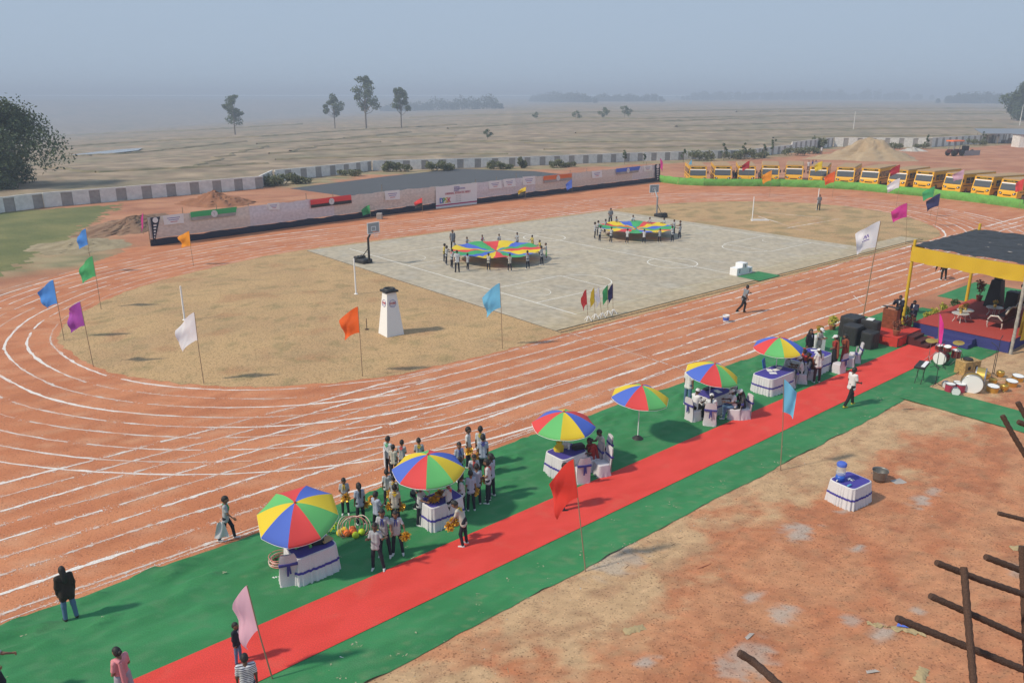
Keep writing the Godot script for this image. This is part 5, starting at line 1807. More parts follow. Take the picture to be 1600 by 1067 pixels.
	s.lathe(Vector3(0, 0.5, 0), [Vector2(0.145, 0), Vector2(0.15, 0.08), Vector2(0.11, 0.12), Vector2(0.0, 0.13)], 18)
	part("cap", s, M.gore_blue, w)
	s = Shape.new()
	s.tube([Vector3(-0.1, 0.06, 0.08), Vector3(-0.16, 0.06, 0.13)], [0.018, 0.018], 6)
	part("tap", s, M.white, w)
	s = Shape.new()
	s.lathe(Vector3.ZERO, [Vector2(0.0, 0), Vector2(0.03, 0), Vector2(0.03, 0.15), Vector2(0.012, 0.19), Vector2(0, 0.2)], 10, Basis(Vector3(0, 0, 1), PI / 2))
	small_part("water_bottle", "small blue bottle lying beside the dispenser", "bottle", s, M.gore_sky, site(21.5, -9.62, 0.77), 0.6)
	s = Shape.new()
	for k in 5:
		s.tri(Vector3(0, 0.05, 0), Vector3(cos(k * 1.3) * 0.12, 0.0, sin(k * 1.3) * 0.09), Vector3(cos(k * 1.3 + 0.9) * 0.1, 0.03, sin(k * 1.3 + 0.9) * 0.1))
	small_part("paper_scrap", "crumpled paper scrap on the lone table", "paper", s, M.white_matt, site(21.85, -9.8, 0.737))
	# tub and scrap next to it
	var tub := thing("tin_tub", "dented tin tub standing on a thin stand beside the lone table", "tub", Vector3(12.00, 0, -22.87))
	s = Shape.new()
	s.lathe(Vector3(0, 0.02, 0), [Vector2(0.0, 0.0), Vector2(0.19, 0.0), Vector2(0.21, 0.15), Vector2(0.2, 0.17), Vector2(0.24, 0.36), Vector2(0.255, 0.37), Vector2(0.25, 0.39), Vector2(0.23, 0.36), Vector2(0.18, 0.03), Vector2(0.0, 0.03)], 22)
	part("bowl", s, M.tin, tub)
	for e in [-1, 1]:
		s = Shape.new()
		s.tube([Vector3(e * 0.24, 0.3, -0.06), Vector3(e * 0.29, 0.3, 0), Vector3(e * 0.24, 0.3, 0.06)], [0.01, 0.01, 0.01], 5)
		part("handle", s, M.tin, tub)
	s = Shape.new()
	s.box(Vector3(0, 0.02, 0), Vector3(0.42, 0.03, 0.3), Basis(Vector3(1, 0, 0.4).normalized(), 0.06))
	small_part("foil_sheet", "crumpled foil sheet on the earth right of the tin tub", "sheet", s, M.wall_panel, Vector3(12.60, 0, -22.78), 0.4)
	# hoops and balls near the first parasol
	for k in 7:
		s = Shape.new()
		var loop := []
		for e in 33:
			loop.append(Vector3(cos(TAU * e / 32) * 0.3, 0.3 + sin(TAU * e / 32) * 0.3, 0))
		s.tube(loop, loop.map(func(_q): return 0.011), 6, false)
		var o := small_part("hoop", "pink and white hoop, %s of the row standing by the nearest table" % ["first from the left", "second", "third", "fourth", "fifth", "sixth", "last"][k], "hoop", s, M.hoop_pink if k % 2 else M.hoop_white, Vector3(-4.76, 0, -19.53).lerp(Vector3(-4.29, 0, -19.60), k / 6.0), deg_to_rad(70.0 - 17.0 * k), "hoops standing in a row")
		o.rotation.x = deg_to_rad(-8 + 4 * (k % 3))
	for k in 9:
		s = Shape.new()
		var loop := []
		for e in 33:
			loop.append(Vector3(cos(TAU * e / 32) * 0.28, 0, sin(TAU * e / 32) * 0.28))
		s.tube(loop, loop.map(func(_q): return 0.011), 6, false)
		small_part("hoop", "pink hoop in the flat pile left of the nearest table", "hoop", s, M.hoop_pink if k % 3 else M.hoop_white, Vector3(-6.21, 0, -18.19) + Vector3(rng.randf_range(-0.06, 0.06), 0.035 + 0.022 * k, rng.randf_range(-0.06, 0.06)), 0.0, "hoops in a flat pile")
	var balls := [[531, 836, 0, "yellow ball, leftmost in the row before the hoops"], [538, 833, 0, "yellow ball second in the row, behind an orange one"], [541, 837, 1, "orange ball, left one in the row before the hoops"], [551, 832, 1, "orange ball behind the middle of the row"], [552, 838, 1, "orange ball in the middle of the row"], [556, 841, 2, "lime ball nearest the camera in the row"], [565, 836, 2, "lime ball, rightmost in the row before the hoops"]]
	var ball_at := [Vector3(-4.92, 0, -19.53), Vector3(-4.82, 0, -19.67), Vector3(-4.71, 0, -19.50), Vector3(-4.59, 0, -19.71), Vector3(-4.54, 0, -19.57), Vector3(-4.44, 0, -19.40), Vector3(-4.30, 0, -19.57)]
	for k in 7:
		s = Shape.new()
		s.ball(Vector3(0, 0.1, 0), Vector3(0.1, 0.1, 0.1), Basis.IDENTITY, 16, 12)
		small_part("ball", balls[k][3], "ball", s, [M.gore_yellow, M.orange, M.lime][balls[k][2]], ball_at[k] + Vector3(0, 0.02, 0), 0.0, "balls in a row before the hoops")
	for k in 5:
		s = Shape.new()
		var zig := []
		for e in 9:
			zig.append(Vector3((e - 4) * 0.07, 0.12 + (0.1 if e % 2 else 0.0), 0.05 * sin(e * 1.1 + k)))
		s.tube(zig, zig.map(func(_q): return 0.017), 6)
		small_part("skipping_rope", "lime green tangled rope coil, %s behind the nearest table" % ["leftmost", "second", "middle", "fourth", "rightmost"][k], "rope", s, M.lime, Vector3(-5.52, 0, -19.60).lerp(Vector3(-5.13, 0, -19.67), k / 4.0) + Vector3(0, 0.02, 0), 0.3 * k, "lime rope coils")
	s = Shape.new()
	for k in 6:
		s.tri(Vector3(0.07 * k, 0.03, 0), Vector3(0.07 * k + 0.12, 0.02, 0.07), Vector3(0.07 * k + 0.05, 0.02, -0.06))
	small_part("paper_scrap", "torn white paper on the green carpet left of the nearest table", "paper", s, M.white_matt, Vector3(-6.27, 0, -17.49), 0.3)
	s = Shape.new()
	s.tri(Vector3(0, 0.03, 0), Vector3(0.12, 0.02, 0.03), Vector3(0.05, 0.02, -0.06))
	small_part("paper_scrap", "tiny white scrap on the near green carpet strip", "paper", s, M.white_matt, Vector3(-3.87, 0, -14.49))


func rows_bag(s: Shape, w: float, h: float) -> void:
	var rows := []
	for q in [[0.0, 0.9], [0.3, 1.1], [0.6, 0.85], [0.8, 0.45], [1.0, 0.6]]:
		var row := []
		for k in 20:
			var t := TAU * k / 20
			var r: float = w * q[1] * (1.0 + nz(k * 0.7, q[0] * 4.0) * 0.4)
			row.append(Vector3(cos(t) * r, h * q[0], -sin(t) * r * 0.7))
		rows.append(row)
	s.grid(rows, true)


func umbrella(label: String, at: Vector3, high: float, first: int, start: float, tilt: Vector2) -> void:
	var t := thing("parasol", label, "parasol", at, 0.0, "red, green, yellow and blue parasols along the carpet")
	var b := Basis(Vector3.RIGHT, tilt.x) * Basis(Vector3(0, 0, 1), tilt.y)
	var hub := Vector3(0, high * 0.7, 0)
	var s := Shape.new()
	s.tube([Vector3(0, 0.02, 0), hub, hub + b * Vector3(0, high * 0.3 - 0.02, 0)], [0.02, 0.018, 0.016], 8)
	part("pole", s, M.white, t)
	s = Shape.new()
	s.lathe(Vector3(0, 0.016, 0), [Vector2(0.0, 0.14), Vector2(0.05, 0.13), Vector2(0.16, 0.06), Vector2(0.22, 0.0)], 14)
	part("base", s, M.black, t)
	var r := 1.06
	var rise := 0.46
	var mats := [M.gore_red, M.gore_lime, M.gore_yellow, M.gore_blue]
	for k in 8:
		s = Shape.new()
		var rows := []
		for j in 9:
			var f := 1.0 - j / 8.0
			var row := []
			for e in 9:
				var x := e / 8.0
				var th := start + (k + x) * TAU / 8.0
				# cloth hangs straight between two ribs
				var chord := cos(PI / 8.0) / cos((x - 0.5) * TAU / 8.0)
				var rad := r * f * lerpf(1.0, chord, 0.9)
				var y := rise * (1.0 - pow(f, 1.7)) - 0.03 * sin(x * PI) * f
				if j == 0:
					y -= 0.0
				row.append(hub + b * (Vector3(sin(th) * rad, y + high * 0.3 - rise, cos(th) * rad)))
			rows.append(row)
		# narrow valance
		var low := []
		for e in 9:
			low.append(rows[0][e] + b * Vector3(0, -0.06 - 0.015 * sin(e / 8.0 * PI), 0))
		rows.push_front(low)
		s.grid(rows)
		var gore := part("gore", s, mats[(first + k) % 4], t)
		var trim := Shape.new()
		trim.tube(low, low.map(func(_q): return 0.008), 4, false)
		part("trim", trim, M.white, gore)
		s = Shape.new()
		var th := start + k * TAU / 8.0
		var rib := []
		for j in 5:
			var f := j / 4.0
			rib.append(hub + b * Vector3(sin(th) * r * f, rise * (1.0 - pow(f, 1.7)) + high * 0.3 - rise - 0.012, cos(th) * r * f))
		s.tube(rib, [0.008, 0.007, 0.006, 0.006, 0.006], 4, false)
		part("rib", s, M.white, t)
	s = Shape.new()
	s.ball(hub + b * Vector3(0, high * 0.3 + 0.02, 0), Vector3(0.035, 0.03, 0.035))
	part("finial", s, M.gore_red, t)


func build_umbrellas() -> void:
	var step := TAU / 8.0
	umbrella("parasol tilted towards the camera, nearest, over the table with bats", site(7.26, -17.3), 2.12, 3, -step, Vector2(0.3, 0.0))
	umbrella("parasol over the pom-pom children, second from the left", site(11.33, -17.3), 2.1, 0, -step * 0.95, Vector2(0.06, 0.0))
	umbrella("parasol over the table with the yellow bag, third from the left", site(16.56, -17.08), 2.1, 1, -step * 1.2, Vector2(0.04, 0.0))
	umbrella("parasol standing alone with no table under it", site(20.35, -17.07), 2.1, 3, -step * 1.85, Vector2(0.02, -0.08))
	umbrella("parasol over the ring of capped scorers, fifth from the left", site(24.36, -16.91), 2.1, 3, -step * 1.85, Vector2(0.08, -0.16))
	umbrella("parasol nearest the stage, sixth from the left", site(29.38, -17.1), 2.1, 1, -step * 1.1, Vector2(0.06, 0.0))


# ---------------------------------------------------------------- instruments
func drum(t: Node3D, at: Vector3, r: float, deep: float, b: Basis, shell: Material, head: Material) -> void:
	var s := Shape.new()
	s.lathe(at, [Vector2(r, -deep / 2), Vector2(r, deep / 2)], 28, b)
	part("shell", s, shell, t)
	for e in [-1, 1]:
		s = Shape.new()
		s.lathe(at + b * Vector3(0, e * deep / 2, 0), [Vector2(r * 1.03, -0.02), Vector2(r * 1.03, 0.02), Vector2(r * 0.97, 0.02)] if e > 0 else [Vector2(r * 0.97, -0.02), Vector2(r * 1.03, -0.02), Vector2(r * 1.03, 0.02)], 28, b)
		part("hoop", s, M.steel, t)
		s = Shape.new()
		s.disc(at + b * Vector3(0, e * (deep / 2 + 0.012), 0), r * 0.98, b if e > 0 else b * Basis(Vector3.RIGHT, PI), 28)
		part("drumhead", s, head, t)


func build_instruments() -> void:
	var lie := Basis(Vector3.RIGHT, PI / 2)
	var face := func(deg: float) -> Basis: return Basis(Vector3.UP, deg_to_rad(deg)) * lie
	# electronic keyboard on a folding stand
	var k := thing("keyboard", "black electronic keyboard on a crossed stand beside the carpet", "keyboard", Vector3(17.93, 0, -32.11), SITE_TURN + 0.2)
	var s := Shape.new()
	s.soft_box(Vector3(0, 0.8, 0), Vector3(1.05, 0.1, 0.42), 0.02)
	part("case", s, M.black, k)
	s = Shape.new()
	s.box(Vector3(0.02, 0.858, 0.12), Vector3(0.95, 0.012, 0.15))
	part("keys", s, M.white, k)
	for e in [-1, 1]:
		for z in [-0.12, 0.12]:
			s = Shape.new()
			s.tube([Vector3(-0.35 * e, 0.74, z), Vector3(0.35 * e, 0.0, z)], [0.016, 0.016], 6)
			part("stand_leg", s, M.steel if e > 0 else M.black, k)
	# drum kit
	var d := thing("drum_kit", "dark red drum kit with cymbals in front of the stage steps", "drum kit", site(37.6, -13.5, 0.02), SITE_TURN)
	drum(d, Vector3(0, 0.3, 0), 0.3, 0.4, Basis(Vector3(0, 0, 1), PI / 2) * Basis.IDENTITY, M.drum_red, M.white_matt)
	drum(d, Vector3(0.05, 0.78, -0.18), 0.15, 0.2, Basis(Vector3(0, 0, 1), 0.3), M.drum_red, M.white_matt)
	drum(d, Vector3(0.05, 0.78, 0.18), 0.16, 0.22, Basis(Vector3(0, 0, 1), 0.3), M.drum_red, M.white_matt)
	drum(d, Vector3(0.45, 0.5, 0.45), 0.2, 0.36, Basis.IDENTITY, M.drum_red, M.white_matt)
	drum(d, Vector3(0.5, 0.6, -0.35), 0.18, 0.14, Basis.IDENTITY, M.steel, M.white_matt)
	for q in [[-0.15, 1.05, -0.5, 0.25], [0.2, 1.12, 0.55, 0.24], [0.75, 0.85, -0.55, 0.18]]:
		s = Shape.new()
		s.lathe(Vector3(q[0], q[1], q[2]), [Vector2(q[3], 0.0), Vector2(0.06, 0.025), Vector2(0.0, 0.05)], 24, Basis(Vector3(0, 0, 1), 0.25))
		part("cymbal", s, M.gold, d)
		s = Shape.new()
		s.tube([Vector3(q[0], q[1], q[2]), Vector3(q[0], 0.35, q[2]), Vector3(q[0], 0.0, q[2])], [0.01, 0.014, 0.016], 6)
		for e in 3:
			s.tube([Vector3(q[0], 0.3, q[2]), Vector3(q[0] + cos(e * 2.1) * 0.22, 0.0, q[2] + sin(e * 2.1) * 0.22)], [0.01, 0.01], 5)
		part("cymbal_stand", s, M.steel, d)
	# amplifier
	var a := thing("amplifier", "yellow wooden amplifier box with two black dials", "amplifier", Vector3(20.66, 0, -33.27), SITE_TURN - 0.35)
	s = Shape.new()
	s.soft_box(Vector3(0, 0.33, 0), Vector3(0.95, 0.64, 0.55), 0.02)
	part("box", s, M.amp_wood, a)
	for e in [-1, 1]:
		s = Shape.new()
		s.disc(Vector3(e * 0.22, 0.34, 0.282), 0.09, lie, 20)
		part("speaker_cone", s, M.black, a)
	s = Shape.new()
	s.box(Vector3(0, 0.33, 0.279), Vector3(0.015, 0.5, 0.008))
	part("seam", s, M.bark, a)
	s = Shape.new()
	s.lathe(Vector3(-0.1, 0.655, 0), [Vector2(0.0, 0.0), Vector2(0.2, 0.0), Vector2(0.21, 0.05), Vector2(0.19, 0.08), Vector2(0.0, 0.08)], 18)
	small_part("drum_stool_pad", "round black pad on top of the yellow amplifier", "pad", s, M.black, Vector3(20.66, 0, -33.27), SITE_TURN)
	# big bass drums on the earth
	var b1 := thing("bass_drum", "big white-headed bass drum standing on edge, front one", "drum", Vector3(19.49, 0, -30.87), 0.0, "marching drums on the earth")
	drum(b1, Vector3(0, 0.42, 0), 0.41, 0.36, face.call(-28.0), M.gold, M.white_matt)
	var b2 := thing("bass_drum", "big white-headed bass drum standing on edge, behind the front one", "drum", Vector3(20.28, 0, -31.63), 0.0, "marching drums on the earth")
	drum(b2, Vector3(0, 0.42, 0), 0.41, 0.36, face.call(55.0), M.gold, M.white_matt)
	var pink := [[Vector3(18.59, 0, -30.87), 0.19, 0.36, 0, "pink spotted drum standing upright, left of the pink three"], [Vector3(19.12, 0, -31.24), 0.18, 0.3, 0, "pink drum standing upright at the back of the pink three"], [Vector3(19.02, 0, -30.87), 0.2, 0.36, 0, "pink spotted drum standing upright, right of the pink three"], [Vector3(18.63, 0, -30.50), 0.17, 0.16, 1, "small silver snare drum on edge before the pink drums"], [Vector3(18.67, 0, -31.32), 0.16, 0.12, 1, "small silver drum on edge behind the pink drums"]]
	for q in pink:
		var t := thing("side_drum", q[4], "drum", q[0], 0.0, "small marching drums")
		drum(t, Vector3(0, q[2] / 2 + 0.02 if q[3] == 0 else q[1] + 0.02, 0), q[1], q[2], Basis.IDENTITY if q[3] == 0 else face.call(-20.0), M.drum_pink if q[3] == 0 else M.steel, M.white_matt)
	var gold := [[Vector3(20.41, 0, -30.87), 0.23, 0.26, "brass drum upright on the earth, nearest of the brass drums"], [Vector3(21.62, 0, -31.55), 0.23, 0.24, "brass drum upright on the earth, middle of the three"], [Vector3(22.29, 0, -32.19), 0.23, 0.24, "brass drum upright on the earth, rearmost of the three"]]
	for q in gold:
		var t := thing("brass_drum", q[3], "drum", q[0], 0.0, "brass drums on the earth")
		drum(t, Vector3(0, q[2] / 2 + 0.03, 0), q[1], q[2], Basis(Vector3.RIGHT, 0.12), M.gold, M.white_matt)
	var pots := [[Vector3(21.82, 0, -32.68), "small brass kettle drum near the microphone stands"], [Vector3(20.91, 0, -31.71), "small brass kettle drum behind the nearest brass drum"], [Vector3(20.94, 0, -30.94), "small brass kettle drum between the brass drums"], [Vector3(21.09, 0, -32.51), "small brass kettle drum behind the bass drums"]]
	for q in pots:
		var t := thing("kettle_drum", q[1], "drum", q[0], 0.0, "small brass kettle drums")
		s = Shape.new()
		s.lathe(Vector3(0, 0.02, 0), [Vector2(0.0, 0.0), Vector2(0.1, 0.03), Vector2(0.17, 0.14), Vector2(0.16, 0.28), Vector2(0.13, 0.3)], 18)
		part("bowl", s, M.gold, t)
		s = Shape.new()
		s.disc(Vector3(0, 0.315, 0), 0.13, Basis.IDENTITY, 18)
		part("drumhead", s, M.gold, t)
	# microphone and music stands
	var mics := [[Vector3(21.63, 0, -32.84), 1.7, "tall black microphone stand beside the stage, left of a pair"], [Vector3(21.08, 0, -32.11), 1.6, "tall black microphone stand beside the stage, right of a pair"], [Vector3(18.39, 0, -31.63), 0.75, "low black guitar stand beside the keyboard"], [Vector3(19.61, 0, -33.88), 1.15, "black microphone stand on the red carpet by the pink flag"], [Vector3(20.27, 0, -33.18), 0.9, "short black microphone stand before the yellow amplifier"], [Vector3(19.86, 0, -33.79), 0.6, "short black microphone stand before the drum kit"]]
	for q in mics:
		var t := thing("microphone_stand", q[2], "stand", q[0] + Vector3(0, 0.03, 0), rng.randf() * 3.0, "black stands among the instruments")
		s = Shape.new()
		s.tube([Vector3(0, 0.04, 0), Vector3(0, q[1], 0)], [0.016, 0.012], 6)
		part("shaft", s, M.black, t)
		for e in 3:
			s = Shape.new()
			s.tube([Vector3(0, 0.14, 0), Vector3(cos(e * 2.09) * 0.26, 0.0, sin(e * 2.09) * 0.26)], [0.012, 0.012], 5)
			part("leg", s, M.black, t)
		s = Shape.new()
		s.tube([Vector3(0, q[1], 0), Vector3(0.3, q[1] + 0.12, 0)], [0.01, 0.02], 6)
		part("boom", s, M.black, t)


# ---------------------------------------------------------------- sports gear
func build_sports() -> void:
	# torch pedestal
	var t := thing("torch_pedestal", "tapering white torch pedestal with black top on the sandy infield", "pedestal", Vector3(-6.40, 0, -39.40), deg_to_rad(36))
	var s := Shape.new()
	s.box(Vector3(0, 1.15, 0), Vector3(1.0, 2.3, 1.0), Basis.IDENTITY, 0.52)
	part("body", s, M.white_matt, t)
	s = Shape.new()
	s.soft_box(Vector3(0, 2.36, 0), Vector3(0.74, 0.1, 0.74), 0.02)
	part("top_plate", s, M.black, t)
	s = Shape.new()
	s.lathe(Vector3(0, 2.41, 0), [Vector2(0.32, 0.0), Vector2(0.3, 0.08), Vector2(0.22, 0.08), Vector2(0.2, 0.0)], 16)
	part("brazier", s, M.black, t)
	for e in 2:
		var turn := Basis(Vector3.UP, 0.0 if e == 0 else -PI / 2) * Basis(Vector3.RIGHT, -0.104)
		var em := Shape.new()
		var c := Basis(Vector3.UP, 0.0 if e == 0 else -PI / 2) * Vector3(0, 1.72, 0.335)
		var loop := []
		for k in 25:
			loop.append(c + turn * Vector3(cos(TAU * k / 24) * 0.19, sin(TAU * k / 24) * 0.19, 0))
		em.tube(loop, loop.map(func(_q): return 0.01), 4, false)
		em.box(c + turn * Vector3(0, -0.1, 0), Vector3(0.22, 0.02, 0.012), turn)
		var crest := part("emblem", em, M.print_violet, t)
		lettering(crest, "SVM", c + turn * Vector3(0, 0.02, 0.005), turn, 0.12, M.print_red)
	# small iron peg beside it
	s = Shape.new()
	s.lathe(Vector3.ZERO, [Vector2(0.12, 0.01), Vector2(0.12, 0.03), Vector2(0.02, 0.04), Vector2(0.02, 0.62), Vector2(0.0, 0.62)], 8)
	small_part("iron_peg", "short rusty iron peg standing left of the torch pedestal", "peg", s, M.rust, Vector3(-7.83, 0, -40.17))
	# volleyball posts
	for q in [[Vector3(-18.41, 0, -42.05), 1.95, "white volleyball post behind the white flag on the left infield"], [Vector3(-9.92, 0, -48.05), 2.3, "white volleyball post left of the torch pedestal"], [Vector3(24.23, 0, -78.49), 2.4, "white volleyball post with base frame on the right-hand sand"], [Vector3(33.81, 0, -86.60), 2.3, "white volleyball post behind the standing referee"]]:
		var p := thing("net_post", q[2], "post", q[0], 0.0, "white volleyball posts")
		s = Shape.new()
		s.tube([Vector3.ZERO, Vector3(0, q[1], 0)], [0.05, 0.045], 10)
		part("shaft", s, M.white, p)
		s = Shape.new()
		s.lathe(Vector3.ZERO, [Vector2(0.12, 0.009), Vector2(0.12, 0.03), Vector2(0.05, 0.05)], 12)
		part("foot", s, M.white, p)
		if q[0].x > 20.0 and q[0].x < 26.0:
			for e in [0.0, 0.5]:
				s = Shape.new()
				s.box(Vector3(0.85, 0.06, -e), Vector3(1.7, 0.1, 0.1))
				part("base_rail", s, M.white, p)
	# basketball hoops
	for q in [[Vector3(-10.67, 0, -57.22), 50, "portable basketball hoop with weighted base at the near left of the court"], [Vector3(15.13, 0, -81.55), 205, "portable basketball hoop at the far right corner of the court"]]:
		var h := thing("basketball_hoop", q[2], "basketball hoop", q[0] + Vector3(0, 0.05, 0), deg_to_rad(float(q[1])), "basketball hoops")
		# the board looks along +z
		s = Shape.new()
		s.soft_box(Vector3(0, 0.16, -0.75), Vector3(0.9, 0.3, 1.3), 0.08)
		part("base", s, M.black, h)
		for e in [-0.3, 0.0, 0.3]:
			s = Shape.new()
			s.soft_box(Vector3(e, 0.36, -1.1), Vector3(0.26, 0.2, 0.5), 0.06)
			part("weight", s, M.black, h)
		s = Shape.new()
		s.tube([Vector3(0, 0.1, 0), Vector3(0, 1.1, 0.0), Vector3(0, 1.95, 0.0)], [0.09, 0.085, 0.08], 8)
		s.tube([Vector3(0, 1.9, 0.0), Vector3(0, 2.35, 0.35), Vector3(0, 2.72, 0.6)], [0.08, 0.07, 0.06], 8)
		part("post", s, M.black if q[0].x < 0 else M.grey_metal, h)
		s = Shape.new()
		s.tube([Vector3(0, 0.2, -1.0), Vector3(0, 1.15, -0.05)], [0.03, 0.03], 6)
		part("brace", s, M.black, h)
		s = Shape.new()
		s.box(Vector3(0, 2.75, 0.66), Vector3(1.15, 0.8, 0.03))
		var board := part("backboard", s, M.board, h)
		for e in [[0, 0.385, 1.15, 0.05], [0, -0.385, 1.15, 0.05], [-0.55, 0, 0.05, 0.72], [0.55, 0, 0.05, 0.72], [0, 0.09, 0.42, 0.045], [0, -0.2, 0.42, 0.045], [-0.2, -0.055, 0.045, 0.25], [0.2, -0.055, 0.045, 0.25]]:
			s = Shape.new()
			s.box(Vector3(e[0], 2.75 + e[1], 0.665), Vector3(e[2], e[3], 0.045))
			part("board_marking", s, M.white, board)
		s = Shape.new()
		var ring := []
		for k in 21:
			ring.append(Vector3(cos(TAU * k / 20) * 0.22, 2.5, 0.92 + sin(TAU * k / 20) * 0.22))
		s.tube(ring, ring.map(func(_q): return 0.012), 5, false)
		part("rim", s, M.orange, h)
		s = Shape.new()
		for k in 10:
			var w := TAU * k / 10
			s.tube([Vector3(cos(w) * 0.22, 2.5, 0.92 + sin(w) * 0.22), Vector3(cos(w + 0.3) * 0.15, 2.3, 0.92 + sin(w + 0.3) * 0.15), Vector3(cos(w) * 0.12, 2.1, 0.92 + sin(w) * 0.12)], [0.006, 0.006, 0.006], 4, false)
		part("net", s, M.white, h)
	# winners' podium
	var p := thing("winners_podium", "white three-step winners' podium with black numerals beside the green mat", "podium", site(47.0, -30.85, 0.05), SITE_TURN)
	for q in [[0.0, 0.8, "1"], [-0.62, 0.52, "2"], [0.62, 0.42, "3"]]:
		s = Shape.new()
		s.soft_box(Vector3(q[0], q[1] / 2, 0), Vector3(0.61, q[1], 0.6), 0.012)
		var box := part("block", s, M.white, p)
		lettering(box, q[2], Vector3(q[0], q[1] - 0.22, 0.31), Basis.IDENTITY, 0.24, M.black)
	# paint bucket on the track
	var b := thing("lime_bucket", "white bucket with blue label standing on the track", "bucket", Vector3(11.92, 0, -41.66), 0.0)
	s = Shape.new()
	s.lathe(Vector3(0, 0.012, 0), [Vector2(0.0, 0.0), Vector2(0.15, 0.0), Vector2(0.18, 0.38), Vector2(0.19, 0.39), Vector2(0.17, 0.39), Vector2(0.15, 0.1), Vector2(0.0, 0.1)], 20)
	part("pail", s, M.white, b)
	s = Shape.new()
	s.lathe(Vector3(0, 0.012, 0), [Vector2(0.162, 0.1), Vector2(0.176, 0.28)], 20)
	part("label", s, M.gore_blue, b)
	s = Shape.new()
	s.tube([Vector3(-0.18, 0.38, 0), Vector3(-0.1, 0.22, 0.2), Vector3(0.1, 0.22, 0.2), Vector3(0.18, 0.38, 0)], [0.006, 0.006, 0.006, 0.006], 4)
	part("handle", s, M.steel, b)
	# parachutes
	var kids1 := [M.gore_green, M.gore_blue, M.gore_yellow, M.gore_red]
	parachute("parachute", "round striped play parachute held by the nearer ring of children", Vector3(-1.2, 0.05, -58.8), 3.45, 0.35, kids1)
	parachute("parachute", "round striped play parachute held by the farther ring of children", Vector3(11.1, 0.05, -69.4), 3.35, 1.2, kids1)


func parachute(called: String, label: String, at: Vector3, r: float, start: float, mats: Array) -> void:
	var t := thing(called, label, "parachute", at, 0.0, "play parachutes")
	for k in 16:
		var s := Shape.new()
		var rows := []
		for j in 13:
			var f := 1.0 - j / 12.0
			var row := []
			for e in 5:
				var th := start + (k + e / 4.0) * TAU / 16.0
				var x := sin(th) * r * f
				var z := cos(th) * r * f
				var y := 0.66 + 0.16 * pow(f, 2.0) + nz(x * 0.45 + at.x, z * 0.45) * 0.3 * sin(f * PI) + 0.05 * sin(th * 9.0) * f
				row.append(Vector3(x, y, z))
			rows.append(row)
		s.grid(rows)
		for q in s.n.size():
			if s.n[q].y < 0:
				s.n[q] = -s.n[q]
		part("gore", s, mats[k % 4], t)
	var c := Shape.new()
	c.disc(Vector3(0, 0.675 + nz(at.x, 0.0) * 0.0, 0), 0.12, Basis.IDENTITY, 14)
	part("centre_patch", c, M.bark, t)


# ---------------------------------------------------------------- flags
func flag(label: String, foot: Vector3, top: Vector3, wide: float, hoist: float, m: Material, droop := 0.75, way := Vector3(-1, 0, -0.3), m2: Material = null, rad := 0.014, mark := []) -> Node3D:
	# pole from foot to top; cloth flies along way and sags by droop of its width
	var t := thing("flag", label, "flag", foot, 0.0, "flags on poles round the track")
	var s := Shape.new()
	var bend := Vector3(rng.randfn() * 0.02, 0, rng.randfn() * 0.02)
	var up := top - foot
	s.tube([Vector3.ZERO, up * 0.5 + bend, up], [rad * 1.25, rad * 1.1, rad * 0.8], 7)
	part("pole", s, M.stick, t)
	var d := way.normalized()
	var side := Vector3(-d.z, 0, d.x)
	var along := up.normalized()
	var ph := rng.randf() * 6.0
	var cloth_at := func(f: float, x: float) -> Vector3:
		# the outer edge hangs in folds
		var sagged := droop * wide * (pow(x, 1.25) * 0.85 + 0.1 * x * f)
		var p := up - along * (f * hoist * (1.0 - 0.36 * x * clampf(1.4 - droop * 0.7, 0.25, 1.0))) + d * wide * x * (1.0 - 0.18 * f * x - 0.1 * droop * x) + Vector3(0, -sagged, 0)
		return p + side * (0.12 * wide * x * sin(x * 6.5 + f * 4.0 * droop + ph) + 0.07 * wide * x * sin(f * 8.0 + ph * 2.0 + x * 4.0) + 0.06 * wide * x * nz(x * 2.2 + ph, f * 2.2))
	if mark:
		# printed on both faces
		s = Shape.new()
		for q in mark:
			for e in [-0.008, 0.008]:
				var across := Vector2(q[3] - q[1], q[0] - q[2]).normalized() * 0.02
				var row_a := []
				var row_b := []
				for k in 5:
					var x := lerpf(q[0], q[2], k / 4.0)
					var f := lerpf(q[1], q[3], k / 4.0)
					row_a.append(cloth_at.call(f - across.y, x - across.x) + side * e)
					row_b.append(cloth_at.call(f + across.y, x + across.x) + side * e)
				s.grid([row_a, row_b])
		part("emblem", s, M.print_violet, t)
	for half in (2 if m2 else 1):
		s = Shape.new()
		var rows := []
		var j0 := 0.0 if half == 0 else 0.55
		var j1 := 1.0 if not m2 else (0.55 if half == 0 else 1.0)
		for j in 11:
			var f := lerpf(j0, j1, j / 10.0)
			var row := []
			for k in 15:
				var x := k / 14.0
				var p: Vector3 = cloth_at.call(f, x)
				row.append(p)
			rows.append(row)
		s.grid(rows)
		part("cloth" if half == 0 else "lower_cloth", s, m if half == 0 else m2, t)
	return t


